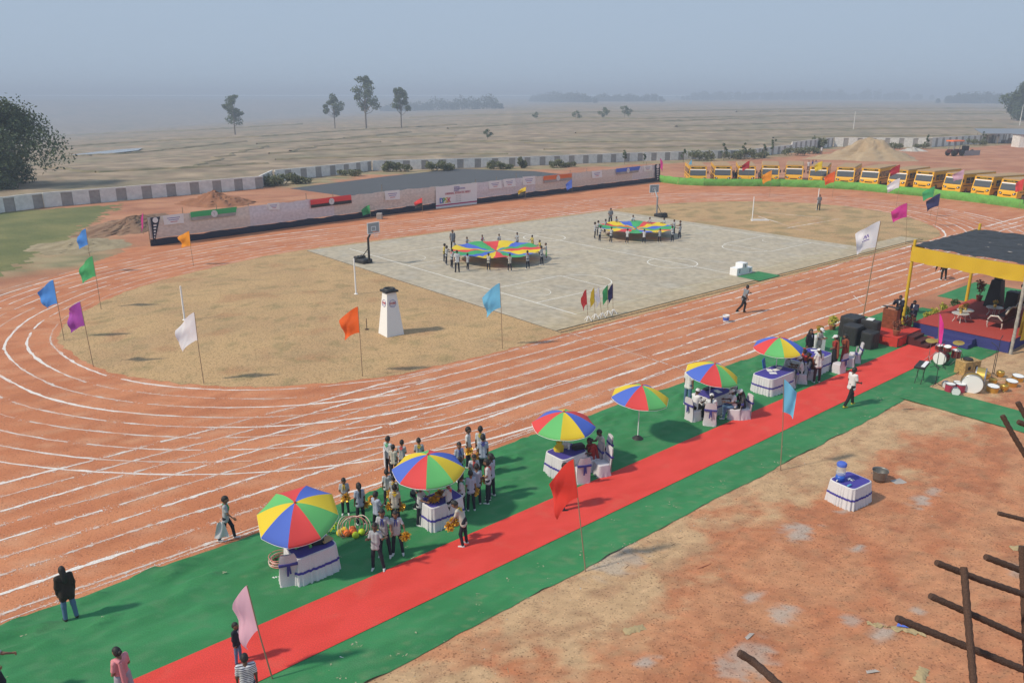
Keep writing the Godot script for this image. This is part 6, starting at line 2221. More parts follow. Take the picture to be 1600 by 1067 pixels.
func build_flags() -> void:
	flag("sky blue flag behind the bend, farthest left, by the lawn", Vector3(-29.73, 0, -54.06), Vector3(-29.73, 3.20, -54.06), 1.0, 1.15, M.flag_blue)
	flag("dark green flag on the left bend", Vector3(-24.23, 0, -44.29), Vector3(-24.23, 3.20, -44.29), 1.2, 1.2, M.gore_green)
	flag("blue flag over the left bend, below the green one", Vector3(-23.08, 0, -38.22), Vector3(-23.08, 3.20, -38.22), 1.15, 1.25, M.flag_blue, 0.75)
	flag("purple flag at the left tip of the infield", Vector3(-19.48, 0, -34.14), Vector3(-19.58, 3.13, -34.14), 1.05, 1.15, M.flag_purple)
	flag("white flag on the left infield", Vector3(-13.48, 0, -31.87), Vector3(-13.50, 3.25, -31.87), 1.15, 1.25, M.white_flag, 0.9)
	flag("small orange flag before the left end of the cloth fence", Vector3(-23.59, 0, -56.60), Vector3(-23.59, 2.60, -56.60), 1.15, 1.1, M.flag_orange, 0.55)
	flag("orange-red flag left of the torch pedestal", Vector3(-6.72, 0, -32.84), Vector3(-6.73, 3.24, -32.84), 1.05, 1.2, M.flag_red_orange, 0.8)
	flag("light blue flag at the near edge of the court", Vector3(-0.48, 0, -36.83), Vector3(-0.59, 3.36, -36.83), 1.0, 1.25, M.gore_sky, 0.95)
	flag("small green flag at the cloth fence", Vector3(-14.56, 0, -80.21), Vector3(-14.61, 1.37, -80.21), 1.0, 0.9, M.gore_green, 0.6)
	flag("small red and black flag at the cloth fence", Vector3(-9.57, 0, -83.41), Vector3(-9.55, 1.69, -83.41), 1.0, 0.95, M.gore_red, 0.6, Vector3(-1, 0, -0.3), M.black)
	flag("small yellow and black flag at the cloth fence", Vector3(1.54, 0, -94.64), Vector3(1.69, 1.60, -94.64), 1.15, 0.9, M.gore_yellow, 0.6, Vector3(-1, 0, -0.3), M.black)
	flag("small blue flag at the cloth fence under the orange banner", Vector3(7.73, 0, -101.07), Vector3(7.69, 1.86, -101.07), 0.9, 1.1, M.gore_blue, 0.9)
	flag("magenta flag at the right end of the cloth fence", Vector3(21.78, 0, -115.94), Vector3(21.59, 3.39, -115.94), 0.5, 1.4, M.flag_magenta, 1.6, Vector3(0.6, 0, 0.15))
	flag("magenta flag behind the left end of the cloth fence", Vector3(-33.61, 0, -70.49), Vector3(-33.33, 1.97, -70.49), 0.4, 1.4, M.flag_magenta, 1.6)
	flag("thin light blue flag before the leftmost bus", Vector3(26.00, 0, -114.18), Vector3(25.81, 3.34, -114.18), 0.45, 1.7, M.gore_sky, 1.6)
	flag("dark red flag before the third bus", Vector3(33.21, 0, -111.13), Vector3(33.21, 3.40, -111.13), 1.1, 1.0, M.flag_wine, 0.8)
	flag("yellow-orange flag before the fourth bus", Vector3(32.37, 0, -98.65), Vector3(32.37, 3.20, -98.65), 1.25, 1.25, M.flag_orange, 0.75)
	flag("yellow flag before the roof of the sixth bus", Vector3(43.18, 0, -110.57), Vector3(43.18, 3.40, -110.57), 1.1, 1.2, M.gore_yellow, 0.7)
	flag("orange flag between the sixth and seventh bus", Vector3(39.74, 0, -97.35), Vector3(39.74, 3.20, -97.35), 1.3, 1.35, M.flag_red_orange, 0.7)
	flag("crimson flag before the eighth bus", Vector3(51.20, 0, -104.74), Vector3(51.20, 3.40, -104.74), 1.3, 1.1, M.flag_wine, 0.7)
	flag("white flag before the ninth bus", Vector3(43.79, 0, -89.14), Vector3(43.79, 3.20, -89.14), 1.4, 1.1, M.white_flag, 0.75)
	flag("green flag on the right bend beside the navy one", Vector3(43.32, 0, -80.67), Vector3(43.32, 3.20, -80.67), 1.2, 1.1, M.gore_green, 0.7)
	flag("navy flag on the right bend below the green one", Vector3(40.70, 0, -74.63), Vector3(40.70, 3.20, -74.63), 1.2, 1.2, M.flag_navy, 0.8)
	flag("lilac pink flag before the eleventh bus", Vector3(55.52, 0, -97.27), Vector3(55.52, 3.40, -97.27), 1.3, 1.15, M.flag_pink, 0.6)
	flag("red flag at the right frame edge before the last bus", Vector3(56.06, 0, -86.42), Vector3(56.06, 3.40, -86.42), 0.85, 1.3, M.gore_red, 0.8)
	flag("magenta flag at the right end of the sand", Vector3(33.41, 0, -65.37), Vector3(33.01, 3.50, -65.37), 1.25, 1.2, M.flag_magenta, 0.75)
	flag("tall white flag with emblem on a long leaning pole beside the loudspeakers", Vector3(19.59, 0, -41.79), Vector3(19.82, 5.61, -41.79), 1.25, 1.45, M.white_flag, 0.75, Vector3(-1, 0, -0.3), null, 0.025, [[0.4, 0.5, 0.45, 0.36], [0.45, 0.36, 0.5, 0.52], [0.5, 0.52, 0.56, 0.36], [0.56, 0.36, 0.62, 0.5], [0.36, 0.6, 0.68, 0.58]])
	flag("hot pink flag hanging straight down by the drum kit", Vector3(20.14, 0, -34.78), Vector3(19.82, 2.41, -34.78), 0.32, 1.55, M.flag_hot_pink, 1.7, Vector3(0.7, 0, 0.7))
	flag("big light blue flag hanging by the near edge of the carpet", Vector3(9.03, 0, -23.64), Vector3(8.80, 3.27, -23.64), 0.5, 1.15, M.gore_sky, 1.0, Vector3(0.9, 0, 0.35))
	flag("big red flag hanging over the carpet in the middle", Vector3(1.95, 0, -17.81), Vector3(1.56, 3.28, -17.81), 0.72, 1.1, M.flag_red, 1.3, Vector3(-1, 0, -0.25))
	flag("big pale pink flag near the bottom left", Vector3(-5.17, 0, -13.81), Vector3(-5.48, 2.36, -13.81), 0.55, 1.1, M.flag_pale_pink, 1.5, Vector3(-1, 0, -0.35))
	# row of house flags on white stands
	var row := [[Vector3(4.25, 0, -41.73), Vector3(4.09, 1.85, -41.73), M.gore_red, "red", -0.5], [Vector3(4.70, 0, -42.19), Vector3(4.57, 1.85, -42.19), M.gore_yellow, "yellow", -0.3], [Vector3(5.11, 0, -42.45), Vector3(4.87, 1.82, -42.45), M.white_flag, "white", -0.3], [Vector3(5.51, 0, -42.92), Vector3(5.43, 1.82, -42.92), M.gore_green, "green", -0.9], [Vector3(5.84, 0, -43.19), Vector3(5.75, 1.83, -43.19), M.flag_navy, "navy blue", -0.9]]
	for q in row:
		var t := flag("small %s house flag on a white stand at the court edge" % q[3], q[0], q[1], 0.4, 0.85, q[2], 1.3, Vector3(q[4], 0, 0.3), null, 0.012)
		t.set_meta("group", "house flags on white stands")
		for a in 4:
			var s := Shape.new()
			var w := a * PI / 2 + 0.5
			s.tube([Vector3(0, 0.32, 0), Vector3(cos(w) * 0.04, 0.3, sin(w) * 0.04), Vector3(cos(w) * 0.22, 0.07, sin(w) * 0.22)], [0.018, 0.02, 0.02], 6)
			part("stand_leg", s, M.white, t)


# ---------------------------------------------------------------- people
# Bodies are meshed from a field of tapered bones joined by a smooth minimum.
func net(bones: Array, cell: float, blend := 0.035) -> Shape:
	var lo := Vector3.ONE * 1e9
	var hi := -lo
	for b in bones:
		var r: float = maxf(b[2], b[3]) + cell * 2.5
		for p in [b[0], b[1]]:
			lo = lo.min(p - Vector3.ONE * r)
			hi = hi.max(p + Vector3.ONE * r)
	var nx := int((hi.x - lo.x) / cell) + 2
	var ny := int((hi.y - lo.y) / cell) + 2
	var nzz := int((hi.z - lo.z) / cell) + 2
	var f := PackedFloat32Array()
	f.resize(nx * ny * nzz)
	f.fill(1.0)
	var sx := ny * nzz
	for b in bones:
		var a: Vector3 = b[0]
		var ab: Vector3 = b[1] - a
		var ra: float = b[2]
		var dr: float = b[3] - ra
		var len2 := maxf(ab.length_squared(), 1e-9)
		var reach: float = maxf(ra, ra + dr) + blend + cell * 1.5
		var p0 := (a.min(b[1]) - Vector3.ONE * reach - lo) / cell
		var p1 := (a.max(b[1]) + Vector3.ONE * reach - lo) / cell
		for x in range(maxi(0, int(p0.x)), mini(nx, int(p1.x) + 2)):
			for y in range(maxi(0, int(p0.y)), mini(ny, int(p1.y) + 2)):
				var at := x * sx + y * nzz
				for z in range(maxi(0, int(p0.z)), mini(nzz, int(p1.z) + 2)):
					var p := lo + Vector3(x, y, z) * cell - a
					var t := clampf(p.dot(ab) / len2, 0.0, 1.0)
					var d := (p - ab * t).length() - ra - dr * t
					var o := f[at + z]
					var h := maxf(blend - absf(o - d), 0.0) / blend
					f[at + z] = minf(o, d) - h * h * blend * 0.25
	var s := Shape.new()
	var id := {}
	var offs := [0, nzz, sx, sx + nzz, 1, nzz + 1, sx + 1, sx + nzz + 1]
	var where := [Vector3(0, 0, 0), Vector3(0, 1, 0), Vector3(1, 0, 0), Vector3(1, 1, 0), Vector3(0, 0, 1), Vector3(0, 1, 1), Vector3(1, 0, 1), Vector3(1, 1, 1)]
	var edges := [[0, 1], [2, 3], [4, 5], [6, 7], [0, 2], [1, 3], [4, 6], [5, 7], [0, 4], [1, 5], [2, 6], [3, 7]]
	var near := cell * 2.0
	for x in nx - 1:
		for y in ny - 1:
			var row := x * sx + y * nzz
			for z in nzz - 1:
				var k := row + z
				if absf(f[k]) > near:
					continue
				var inside := 0
				for o in offs:
					if f[k + o] < 0.0:
						inside += 1
				if inside == 0 or inside == 8:
					continue
				var sum := Vector3.ZERO
				var n := 0
				for e in edges:
					var fa := f[k + offs[e[0]]]
					var fb := f[k + offs[e[1]]]
					if (fa < 0.0) != (fb < 0.0):
						sum += where[e[0]].lerp(where[e[1]], fa / (fa - fb))
						n += 1
				var g := Vector3(f[k + sx] - f[k] + f[k + sx + nzz + 1] - f[k + nzz + 1], f[k + nzz] - f[k] + f[k + sx + nzz + 1] - f[k + sx + 1], f[k + 1] - f[k] + f[k + sx + nzz + 1] - f[k + sx + nzz])
				id[k] = s.add(lo + (Vector3(x, y, z) + sum / n) * cell, g.normalized())
	for k in id:
		for axis in 3:
			var step: int = [sx, nzz, 1][axis]
			var u: int = [nzz, 1, sx][axis]
			var w: int = [1, sx, nzz][axis]
			if (f[k] < 0.0) != (f[k + step] < 0.0) and id.has(k - u) and id.has(k - w) and id.has(k - u - w):
				s.i.append_array(PackedInt32Array([id[k], id[k - u], id[k - u - w], id[k], id[k - u - w], id[k - w]]))
	return s


const POSES := {
	"stand": {"arms": [[Vector3(0.16, -1, 0.02), Vector3(0.04, -1, 0.18)], [Vector3(-0.16, -1, -0.02), Vector3(-0.02, -1, 0.14)]], "legs": [[Vector3(0.09, -1, 0.04), Vector3(0.04, -1, -0.02)], [Vector3(-0.07, -1, -0.03), Vector3(-0.06, -1, -0.04)]]},
	"rest": {"arms": [[Vector3(0.2, -1, -0.1), Vector3(-0.2, -0.75, 0.5)], [Vector3(-0.18, -1, -0.16), Vector3(0.1, -1, 0.1)]], "legs": [[Vector3(0.14, -1, 0.1), Vector3(0.08, -1, -0.12)], [Vector3(-0.04, -1, -0.02), Vector3(-0.02, -1, 0.0)]]},
	"hold": {"arms": [[Vector3(0.16, -0.8, 0.5), Vector3(0.02, -0.12, 1)], [Vector3(-0.16, -0.8, 0.5), Vector3(-0.02, -0.12, 1)]], "legs": [[Vector3(0.1, -1, 0.08), Vector3(0.05, -1, -0.08)], [Vector3(-0.1, -1, -0.04), Vector3(-0.05, -1, -0.08)]], "lean": 5},
	"pull": {"arms": [[Vector3(0.2, -0.55, 0.7), Vector3(0.0, 0.05, 1)], [Vector3(-0.18, -0.9, 0.2), Vector3(0.1, 0.0, 1)]], "legs": [[Vector3(0.12, -1, 0.22), Vector3(0.05, -1, -0.1)], [Vector3(-0.1, -1, -0.12), Vector3(-0.05, -1, -0.16)]], "lean": -4},
	"front": {"arms": [[Vector3(0.22, -1, 0.06), Vector3(-0.62, -0.55, 0.55)], [Vector3(-0.22, -1, 0.06), Vector3(0.62, -0.55, 0.55)]], "legs": [[Vector3(0.08, -1, 0.03), Vector3(0.03, -1, -0.02)], [Vector3(-0.08, -1, 0.0), Vector3(-0.04, -1, -0.02)]], "head": 12},
	"read": {"arms": [[Vector3(0.2, -0.95, 0.2), Vector3(-0.35, 0.15, 0.9)], [Vector3(-0.2, -0.95, 0.2), Vector3(0.35, 0.15, 0.9)]], "legs": [[Vector3(0.08, -1, 0.03), Vector3(0.03, -1, -0.02)], [Vector3(-0.08, -1, 0.0), Vector3(-0.04, -1, -0.02)]], "head": 22},
	"walk": {"arms": [[Vector3(0.16, -1, -0.4), Vector3(0.05, -1, 0.0)], [Vector3(-0.16, -1, 0.35), Vector3(-0.05, -0.7, 0.7)]], "legs": [[Vector3(0.03, -1, 0.45), Vector3(0.02, -1, 0.1)], [Vector3(-0.03, -1, -0.18), Vector3(-0.02, -1, -0.55)]], "lean": 4},
	"stride": {"arms": [[Vector3(0.18, -1, 0.05), Vector3(0.05, -0.9, 0.3)], [Vector3(-0.18, -1, 0.15), Vector3(0.2, -0.3, 0.9)]], "legs": [[Vector3(0.05, -1, 0.5), Vector3(0.02, -1, 0.2)], [Vector3(-0.05, -1, -0.35), Vector3(-0.02, -1, -0.55)]], "lean": 2},
	"run": {"arms": [[Vector3(0.2, -0.9, 0.6), Vector3(0.0, -0.1, 1)], [Vector3(-0.22, -0.8, -0.6), Vector3(-0.1, -0.9, 0.4)]], "legs": [[Vector3(0.03, -0.95, 0.5), Vector3(0.02, -1, -0.1)], [Vector3(-0.03, -1, -0.5), Vector3(-0.02, -0.7, -0.8)]], "lean": 16},
	"bend": {"arms": [[Vector3(0.15, -1, 0.3), Vector3(0.05, -1, 0.2)], [Vector3(-0.15, -1, 0.3), Vector3(-0.05, -1, 0.2)]], "legs": [[Vector3(0.14, -1, 0.05), Vector3(0.06, -1, -0.08)], [Vector3(-0.12, -1, -0.05), Vector3(-0.06, -1, -0.08)]], "lean": 62, "head": 0},
	"stoop": {"arms": [[Vector3(0.15, -1, 0.3), Vector3(0.05, -0.8, 0.5)], [Vector3(-0.15, -1, 0.25), Vector3(-0.05, -1, 0.4)]], "legs": [[Vector3(0.1, -1, 0.2), Vector3(0.06, -1, -0.2)], [Vector3(-0.1, -1, -0.02), Vector3(-0.06, -1, -0.1)]], "lean": 24, "head": 20},
	"sit": {"arms": [[Vector3(0.2, -0.9, 0.4), Vector3(-0.15, 0.05, 1)], [Vector3(-0.2, -0.9, 0.4), Vector3(0.2, 0.05, 1)]], "legs": [[Vector3(0.12, -0.12, 1), Vector3(0.03, -1, 0.12)], [Vector3(-0.12, -0.12, 1), Vector3(-0.03, -1, -0.05)]], "lean": 10, "head": 14},
	"crouch": {"arms": [[Vector3(0.3, -0.7, 0.6), Vector3(0.0, -0.3, 1)], [Vector3(-0.2, -0.8, 0.5), Vector3(0.1, -0.6, 0.8)]], "legs": [[Vector3(0.2, 0.1, 1), Vector3(0.0, -1, -0.35)], [Vector3(-0.2, -0.5, 0.8), Vector3(0.0, -0.9, -0.5)]], "lean": 28},
	"cheer": {"arms": [[Vector3(0.35, -0.9, 0.2), Vector3(0.5, 0.6, 0.5)], [Vector3(-0.3, -0.95, 0.25), Vector3(-0.1, 0.5, 0.8)]], "legs": [[Vector3(0.26, -1, 0.1), Vector3(0.16, -1, 0.02)], [Vector3(-0.1, -1, -0.02), Vector3(-0.04, -1, 0.0)]], "lean": -3},
	"pose": {"arms": [[Vector3(0.45, -0.9, 0.05), Vector3(0.2, -0.8, 0.4)], [Vector3(-0.25, -0.9, 0.3), Vector3(0.25, -0.15, 0.9)]], "legs": [[Vector3(0.2, -1, 0.05), Vector3(0.1, -1, 0.0)], [Vector3(-0.1, -1, 0.0), Vector3(-0.06, -1, 0.0)]], "lean": 6},
	"speak": {"arms": [[Vector3(0.2, -0.85, 0.45), Vector3(-0.1, 0.15, 1)], [Vector3(-0.22, -0.6, 0.6), Vector3(0.25, 0.75, 0.5)]], "legs": [[Vector3(0.08, -1, 0.03), Vector3(0.03, -1, -0.02)], [Vector3(-0.08, -1, 0.0), Vector3(-0.04, -1, -0.02)]], "lean": 6},
}

var head_shape: Shape
var hand_shape: Shape
var grip_shape: Shape
var figures := {}


func make_head() -> Shape:
	var s := Shape.new()
	var rows := []
	for j in 21:
		var e := PI * (j / 20.0 - 0.5)
		var row := []
		for k in 28:
			var t := TAU * k / 28.0
			# t = 0 at the face (+z), growing towards +x
			var d := Vector3(sin(t) * cos(e), sin(e), cos(t) * cos(e))
			var r := Vector3(0.076, 0.113, 0.094)
			if d.y < 0.0:
				r.x *= 1.0 - 0.25 * d.y * d.y
				r.z *= 1.0 - 0.12 * d.y * d.y
			var p := d * r
			var face := maxf(0.0, d.z)
			p.z += 0.024 * exp(-(pow(p.x / 0.013, 2.0) + pow((p.y + 0.018) / 0.022, 2.0))) * face
			p.z -= 0.01 * exp(-(pow((absf(p.x) - 0.032) / 0.016, 2.0) + pow((p.y - 0.008) / 0.014, 2.0))) * face
			p.z += 0.006 * exp(-(pow(p.x / 0.05, 2.0) + pow((p.y - 0.032) / 0.012, 2.0))) * face
			p.z += 0.008 * exp(-(pow(p.x / 0.022, 2.0) + pow((p.y + 0.062) / 0.012, 2.0))) * face
			p.z += 0.01 * exp(-(pow(p.x / 0.03, 2.0) + pow((p.y + 0.098) / 0.02, 2.0))) * face
			p.x += signf(p.x) * 0.02 * exp(-(pow((p.z + 0.005) / 0.014, 2.0) + pow((p.y + 0.008) / 0.026, 2.0))) * absf(d.x)
			row.append(p)
		rows.append(row)
	s.grid(rows, true)
	return s


func make_hand(curl: float) -> Shape:
	# left hand hanging down: fingers along -y, palm towards -x, thumb towards +z
	var bones := [[Vector3(0, 0.01, 0), Vector3(0, -0.08, 0.018), 0.02, 0.02], [Vector3(0, 0.01, 0), Vector3(0, -0.078, -0.018), 0.02, 0.02]]
	var long := [0.072, 0.082, 0.076, 0.06]
	for k in 4:
		var z := 0.03 - 0.02 * k
		var a := Vector3(0, -0.078, z)
		var one: Vector3 = Vector3(-sin(curl * 0.5), -cos(curl * 0.5), 0.0) * long[k] * 0.5
		var two: Vector3 = Vector3(-sin(curl * 1.4), -cos(curl * 1.4), 0.0) * long[k] * 0.5
		bones.append([a, a + one, 0.0092, 0.0085])
		bones.append([a + one, a + one + two, 0.0085, 0.0072])
	var th := Vector3(-0.004, -0.02, 0.026)
	var t1 := th + Vector3(-0.012 - 0.01 * curl, -0.032, 0.026)
	bones.append([th, t1, 0.0125, 0.0105])
	bones.append([t1, t1 + Vector3(-0.006 - 0.018 * curl, -0.03, 0.008 - 0.012 * curl), 0.0105, 0.0085])
	return net(bones, 0.0075, 0.008)


func aim(down: Vector3, ahead: Vector3) -> Basis:
	# -y along down, z as near to ahead as can be
	var y := -down.normalized()
	var x := y.cross(ahead).normalized()
	return Basis(x, y, x.cross(y))


func figure(pose: String, outfit: String, child: bool) -> Dictionary:
	var key := "%s %s %s" % [pose, outfit, child]
	if figures.has(key):
		return figures[key]
	var q: Dictionary = POSES[pose]
	var lean := Basis(Vector3.RIGHT, deg_to_rad(q.get("lean", 0.0)))
	var wide := 0.86 if child else 1.0
	var stout := 0.92 if child else 1.0
	var neck := lean * Vector3(0, 0.5, 0)
	var nod := lean * Basis(Vector3.RIGHT, deg_to_rad(q.get("head", 0.0) - q.get("lean", 0.0) * 0.55))
	var hs := 1.2 if child else 1.04
	var head := neck + nod * Vector3(0, 0.13 * hs, 0.022)
	var sh := []
	var el := []
	var wr := []
	var hip := []
	var kn := []
	var an := []
	for e in 2:
		var sgn := 1.0 - 2.0 * e
		sh.append(lean * Vector3(sgn * 0.162 * wide, 0.45, 0))
		el.append(sh[e] + q.arms[e][0].normalized() * 0.265)
		wr.append(el[e] + q.arms[e][1].normalized() * 0.235)
		hip.append(Vector3(sgn * 0.082 * wide, -0.03, 0))
		kn.append(hip[e] + q.legs[e][0].normalized() * 0.42)
		an.append(kn[e] + q.legs[e][1].normalized() * 0.42)
	var drop := Vector3(0, 0.078 - minf(an[0].y, an[1].y), 0)
	var pel := drop
	neck += drop
	head += drop
	for a in [sh, el, wr, hip, kn, an]:
		for e in 2:
			a[e] += drop
	# skin
	var bones := [[neck - lean * Vector3(0, 0.06, 0), head - nod * Vector3(0, 0.05, 0.02), 0.052, 0.048]]
	for e in 2:
		var sgn := 1.0 - 2.0 * e
		bones.append([sh[e], el[e], 0.042 * stout, 0.036 * stout])
		bones.append([el[e], wr[e], 0.037 * stout, 0.026 * stout])
		bones.append([pel + lean * Vector3(sgn * 0.06, 0.4, 0), pel + Vector3(sgn * 0.06, 0, 0), 0.07, 0.07])
		bones.append([sh[e], neck - lean * Vector3(0, 0.05, 0), 0.035, 0.045])
		bones.append([hip[e], kn[e], 0.06, 0.045])
		bones.append([kn[e], an[e], 0.047, 0.034])
	var body := net(bones, 0.024)
	body.join(head_shape, Transform3D(nod.scaled(Vector3.ONE * hs), head))
	for e in 2:
		var fore: Vector3 = (wr[e] - el[e]).normalized()
		var b := aim(fore, Vector3(0, 0.3, 1) if absf(fore.z) < 0.8 else Vector3(0, 1, 0.2)) * 0.97
		if e == 1:
			b = b * Basis.from_scale(Vector3(-1, 1, 1))
		body.join(grip_shape if pose in ["hold", "pull", "cheer", "read", "pose"] else hand_shape, Transform3D(b, wr[e]), e == 1)
	var eyes := Shape.new()
	for e in [-1, 1]:
		eyes.ball(Vector3(e * 0.031, 0.01, 0.083), Vector3(0.012, 0.007, 0.006), Basis.IDENTITY, 8, 6)
		eyes.ball(Vector3(e * 0.031, 0.03, 0.086), Vector3(0.016, 0.004, 0.005), Basis.IDENTITY, 8, 4)
	eyes.ball(Vector3(0, -0.06, 0.09), Vector3(0.02, 0.004, 0.005), Basis.IDENTITY, 8, 4)
	var eyes_at := Shape.new()
	eyes_at.join(eyes, Transform3D(nod.scaled(Vector3.ONE * hs), head))
	var mesh := body.mesh()
	mesh.add_surface_from_arrays(Mesh.PRIMITIVE_TRIANGLES, with_settle(eyes_at))
	# shirt
	var top := []
	var long := outfit in ["jacket", "suit"]
	var full := 0.014 if long else 0.0
	for e in 2:
		var sgn := 1.0 - 2.0 * e
		top.append([pel + lean * Vector3(sgn * 0.068 * wide, 0.39, 0.004), pel + lean * Vector3(sgn * 0.06 * wide, 0.12, 0.01), 0.102 * stout + full, 0.096 * stout + full])
		top.append([pel + lean * Vector3(sgn * 0.06 * wide, 0.12, 0.01), pel + (Vector3(sgn * 0.068 * wide, -0.1, 0) if pose != "sit" else Vector3(sgn * 0.068 * wide, -0.02, 0.02)), 0.098 * stout + full, 0.116 * stout + full])
		top.append([neck - lean * Vector3(-sgn * 0.04, 0.045, 0), sh[e], 0.05 + full, 0.058 + full])
		top.append([sh[e], sh[e].lerp(el[e], 1.0 if long else 0.68), 0.058 * stout + full, 0.056 * stout + full])
		if long:
			top.append([el[e], el[e].lerp(wr[e], 0.95), 0.056, 0.044])
			if outfit == "jacket" and pose != "sit":
				top.append([pel + Vector3(sgn * 0.07, 0, 0), hip[e].lerp(kn[e], 0.45), 0.12, 0.105])
	# trousers, skirt or shorts
	var low := []
	for e in 2:
		var sgn := 1.0 - 2.0 * e
		if outfit == "sari" and pose != "sit":
			low.append([hip[e] + Vector3(0, 0.05, 0), an[e].lerp(kn[e], 0.1), 0.115, 0.14])
			low.append([kn[e], (an[0] + an[1]) * 0.5 + Vector3(0, 0.05, 0.03), 0.12, 0.15])
		else:
			low.append([hip[e] + Vector3(0, 0.03, 0), kn[e], 0.088 * stout, 0.068 * stout])
			low.append([kn[e], kn[e].lerp(an[e], 0.25 if outfit == "shorts" else 0.94), 0.066 * stout, 0.058 * stout])
			low.append([pel + Vector3(sgn * 0.05, 0.06, 0), hip[e], 0.092 * stout, 0.092 * stout])
	var out := {"body": mesh, "shirt": net(top, 0.022).mesh(), "trousers": net(low, 0.022).mesh(), "shoes": [], "head": Transform3D(nod.scaled(Vector3.ONE * hs), head), "wrists": wr, "neck": Transform3D(lean, neck), "tall": 1.0, "chest": pel + lean * Vector3(0, 0.3, 0.1), "lean": lean}
	for e in 2:
		var toe := Vector3((1.0 - 2.0 * e) * 0.02, -0.046, 0.135)
		out.shoes.append(net([[an[e] + Vector3(0, -0.035, -0.025), an[e] + toe, 0.043, 0.034], [an[e] + Vector3(0, 0.0, -0.01), an[e] + Vector3(0, -0.03, 0.03), 0.04, 0.04]], 0.016, 0.02).mesh())
	figures[key] = out
	return out


func with_settle(s: Shape) -> Array:
	return s.arrays()


var hair_meshes := {}


func hair_mesh(kind: String) -> Mesh:
	if hair_meshes.has(kind):
		return hair_meshes[kind]
	var s := Shape.new()
	if kind == "cap" or kind == "cap_only":
		var rows := []
		for q in [[1.13, -0.1], [1.13, 0.15], [1.1, 0.5], [0.9, 0.85], [0.5, 1.1], [0.0, 1.16]]:
			var row := []
			for k in 24:
				var t := TAU * k / 24.0
				row.append(Vector3(sin(t) * 0.078 * q[0], 0.028 + 0.088 * q[1], cos(t) * 0.097 * q[0]))
			rows.append(row)
		s.grid(rows, true)
		rows = []
		for j in 4:
			var row := []
			for k in 13:
				var t := lerpf(-1.15, 1.15, k / 12.0)
				var r := 1.1 + 0.75 * (j / 3.0) * cos(t * 0.9)
				row.append(Vector3(sin(t) * 0.08 * (1.1 + 0.06 * j), 0.03 - 0.008 * j, cos(t) * 0.097 * r))
			rows.append(row)
		s.grid(rows)
		for k in s.n.size():
			if k >= 144 and s.n[k].y < 0:
				s.n[k] = -s.n[k]
	else:
		var rows := []
		for j in 15:
			var e := PI * (j / 14.0 - 0.5)
			var row := []
			for k in 24:
				var t := TAU * k / 24.0
				var d := Vector3(sin(t) * cos(e), sin(e), cos(t) * cos(e))
				var r := 1.1 + 0.06 * nz(d.x * 4.0 + 2.0, d.z * 4.0 + d.y * 3.0)
				# nothing over the face, the throat and below the ears
				if (d.z > 0.05 and d.y < 0.42) or (d.y < -0.25 and kind == "short") or d.y < -0.75:
					r = 0.8
				row.append(d * Vector3(0.078, 0.116, 0.096) * r + Vector3(0, 0.004, -0.004))
			rows.append(row)
		s.grid(rows, true)
		if kind == "tail":
			s.tube([Vector3(0, 0.05, -0.09), Vector3(0.01, -0.03, -0.14), Vector3(0.0, -0.16, -0.13), Vector3(0.005, -0.3, -0.12), Vector3(0, -0.36, -0.12)], [0.03, 0.034, 0.03, 0.024, 0.008], 8)
		elif kind == "long":
			s.tube([Vector3(0, 0.0, -0.05), Vector3(0, -0.12, -0.07), Vector3(0, -0.26, -0.09), Vector3(0, -0.34, -0.1)], [0.075, 0.085, 0.08, 0.04], 12)
		elif kind == "bun":
			s.ball(Vector3(0, 0.0, -0.11), Vector3(0.045, 0.042, 0.04))
	hair_meshes[kind] = s.mesh()
	return hair_meshes[kind]


func scarf_mesh() -> Mesh:
	if hair_meshes.has("scarf"):
		return hair_meshes.scarf
	var s := Shape.new()
	var loop := []
	for k in 17:
		var t := TAU * k / 16.0
		loop.append(Vector3(sin(t) * 0.075, -0.02 - 0.02 * cos(t), cos(t) * 0.07))
	s.tube(loop, loop.map(func(_p): return 0.018), 6, false)
	for e in [-1, 1]:
		s.tube([Vector3(e * 0.02, -0.05, 0.085), Vector3(e * 0.04, -0.16, 0.115), Vector3(e * 0.045, -0.26, 0.118)], [0.02, 0.024, 0.01], 5)
	s.tri(Vector3(-0.11, -0.03, -0.09), Vector3(0, -0.17, -0.118), Vector3(0.11, -0.03, -0.09))
	hair_meshes.scarf = s.mesh()
	return hair_meshes.scarf


func pleated_lapel() -> Shape:
	var s := Shape.new()
	s.tri(Vector3(-0.045, -0.03, 0.1), Vector3(0.045, -0.03, 0.1), Vector3(0, -0.2, 0.128))
	return s


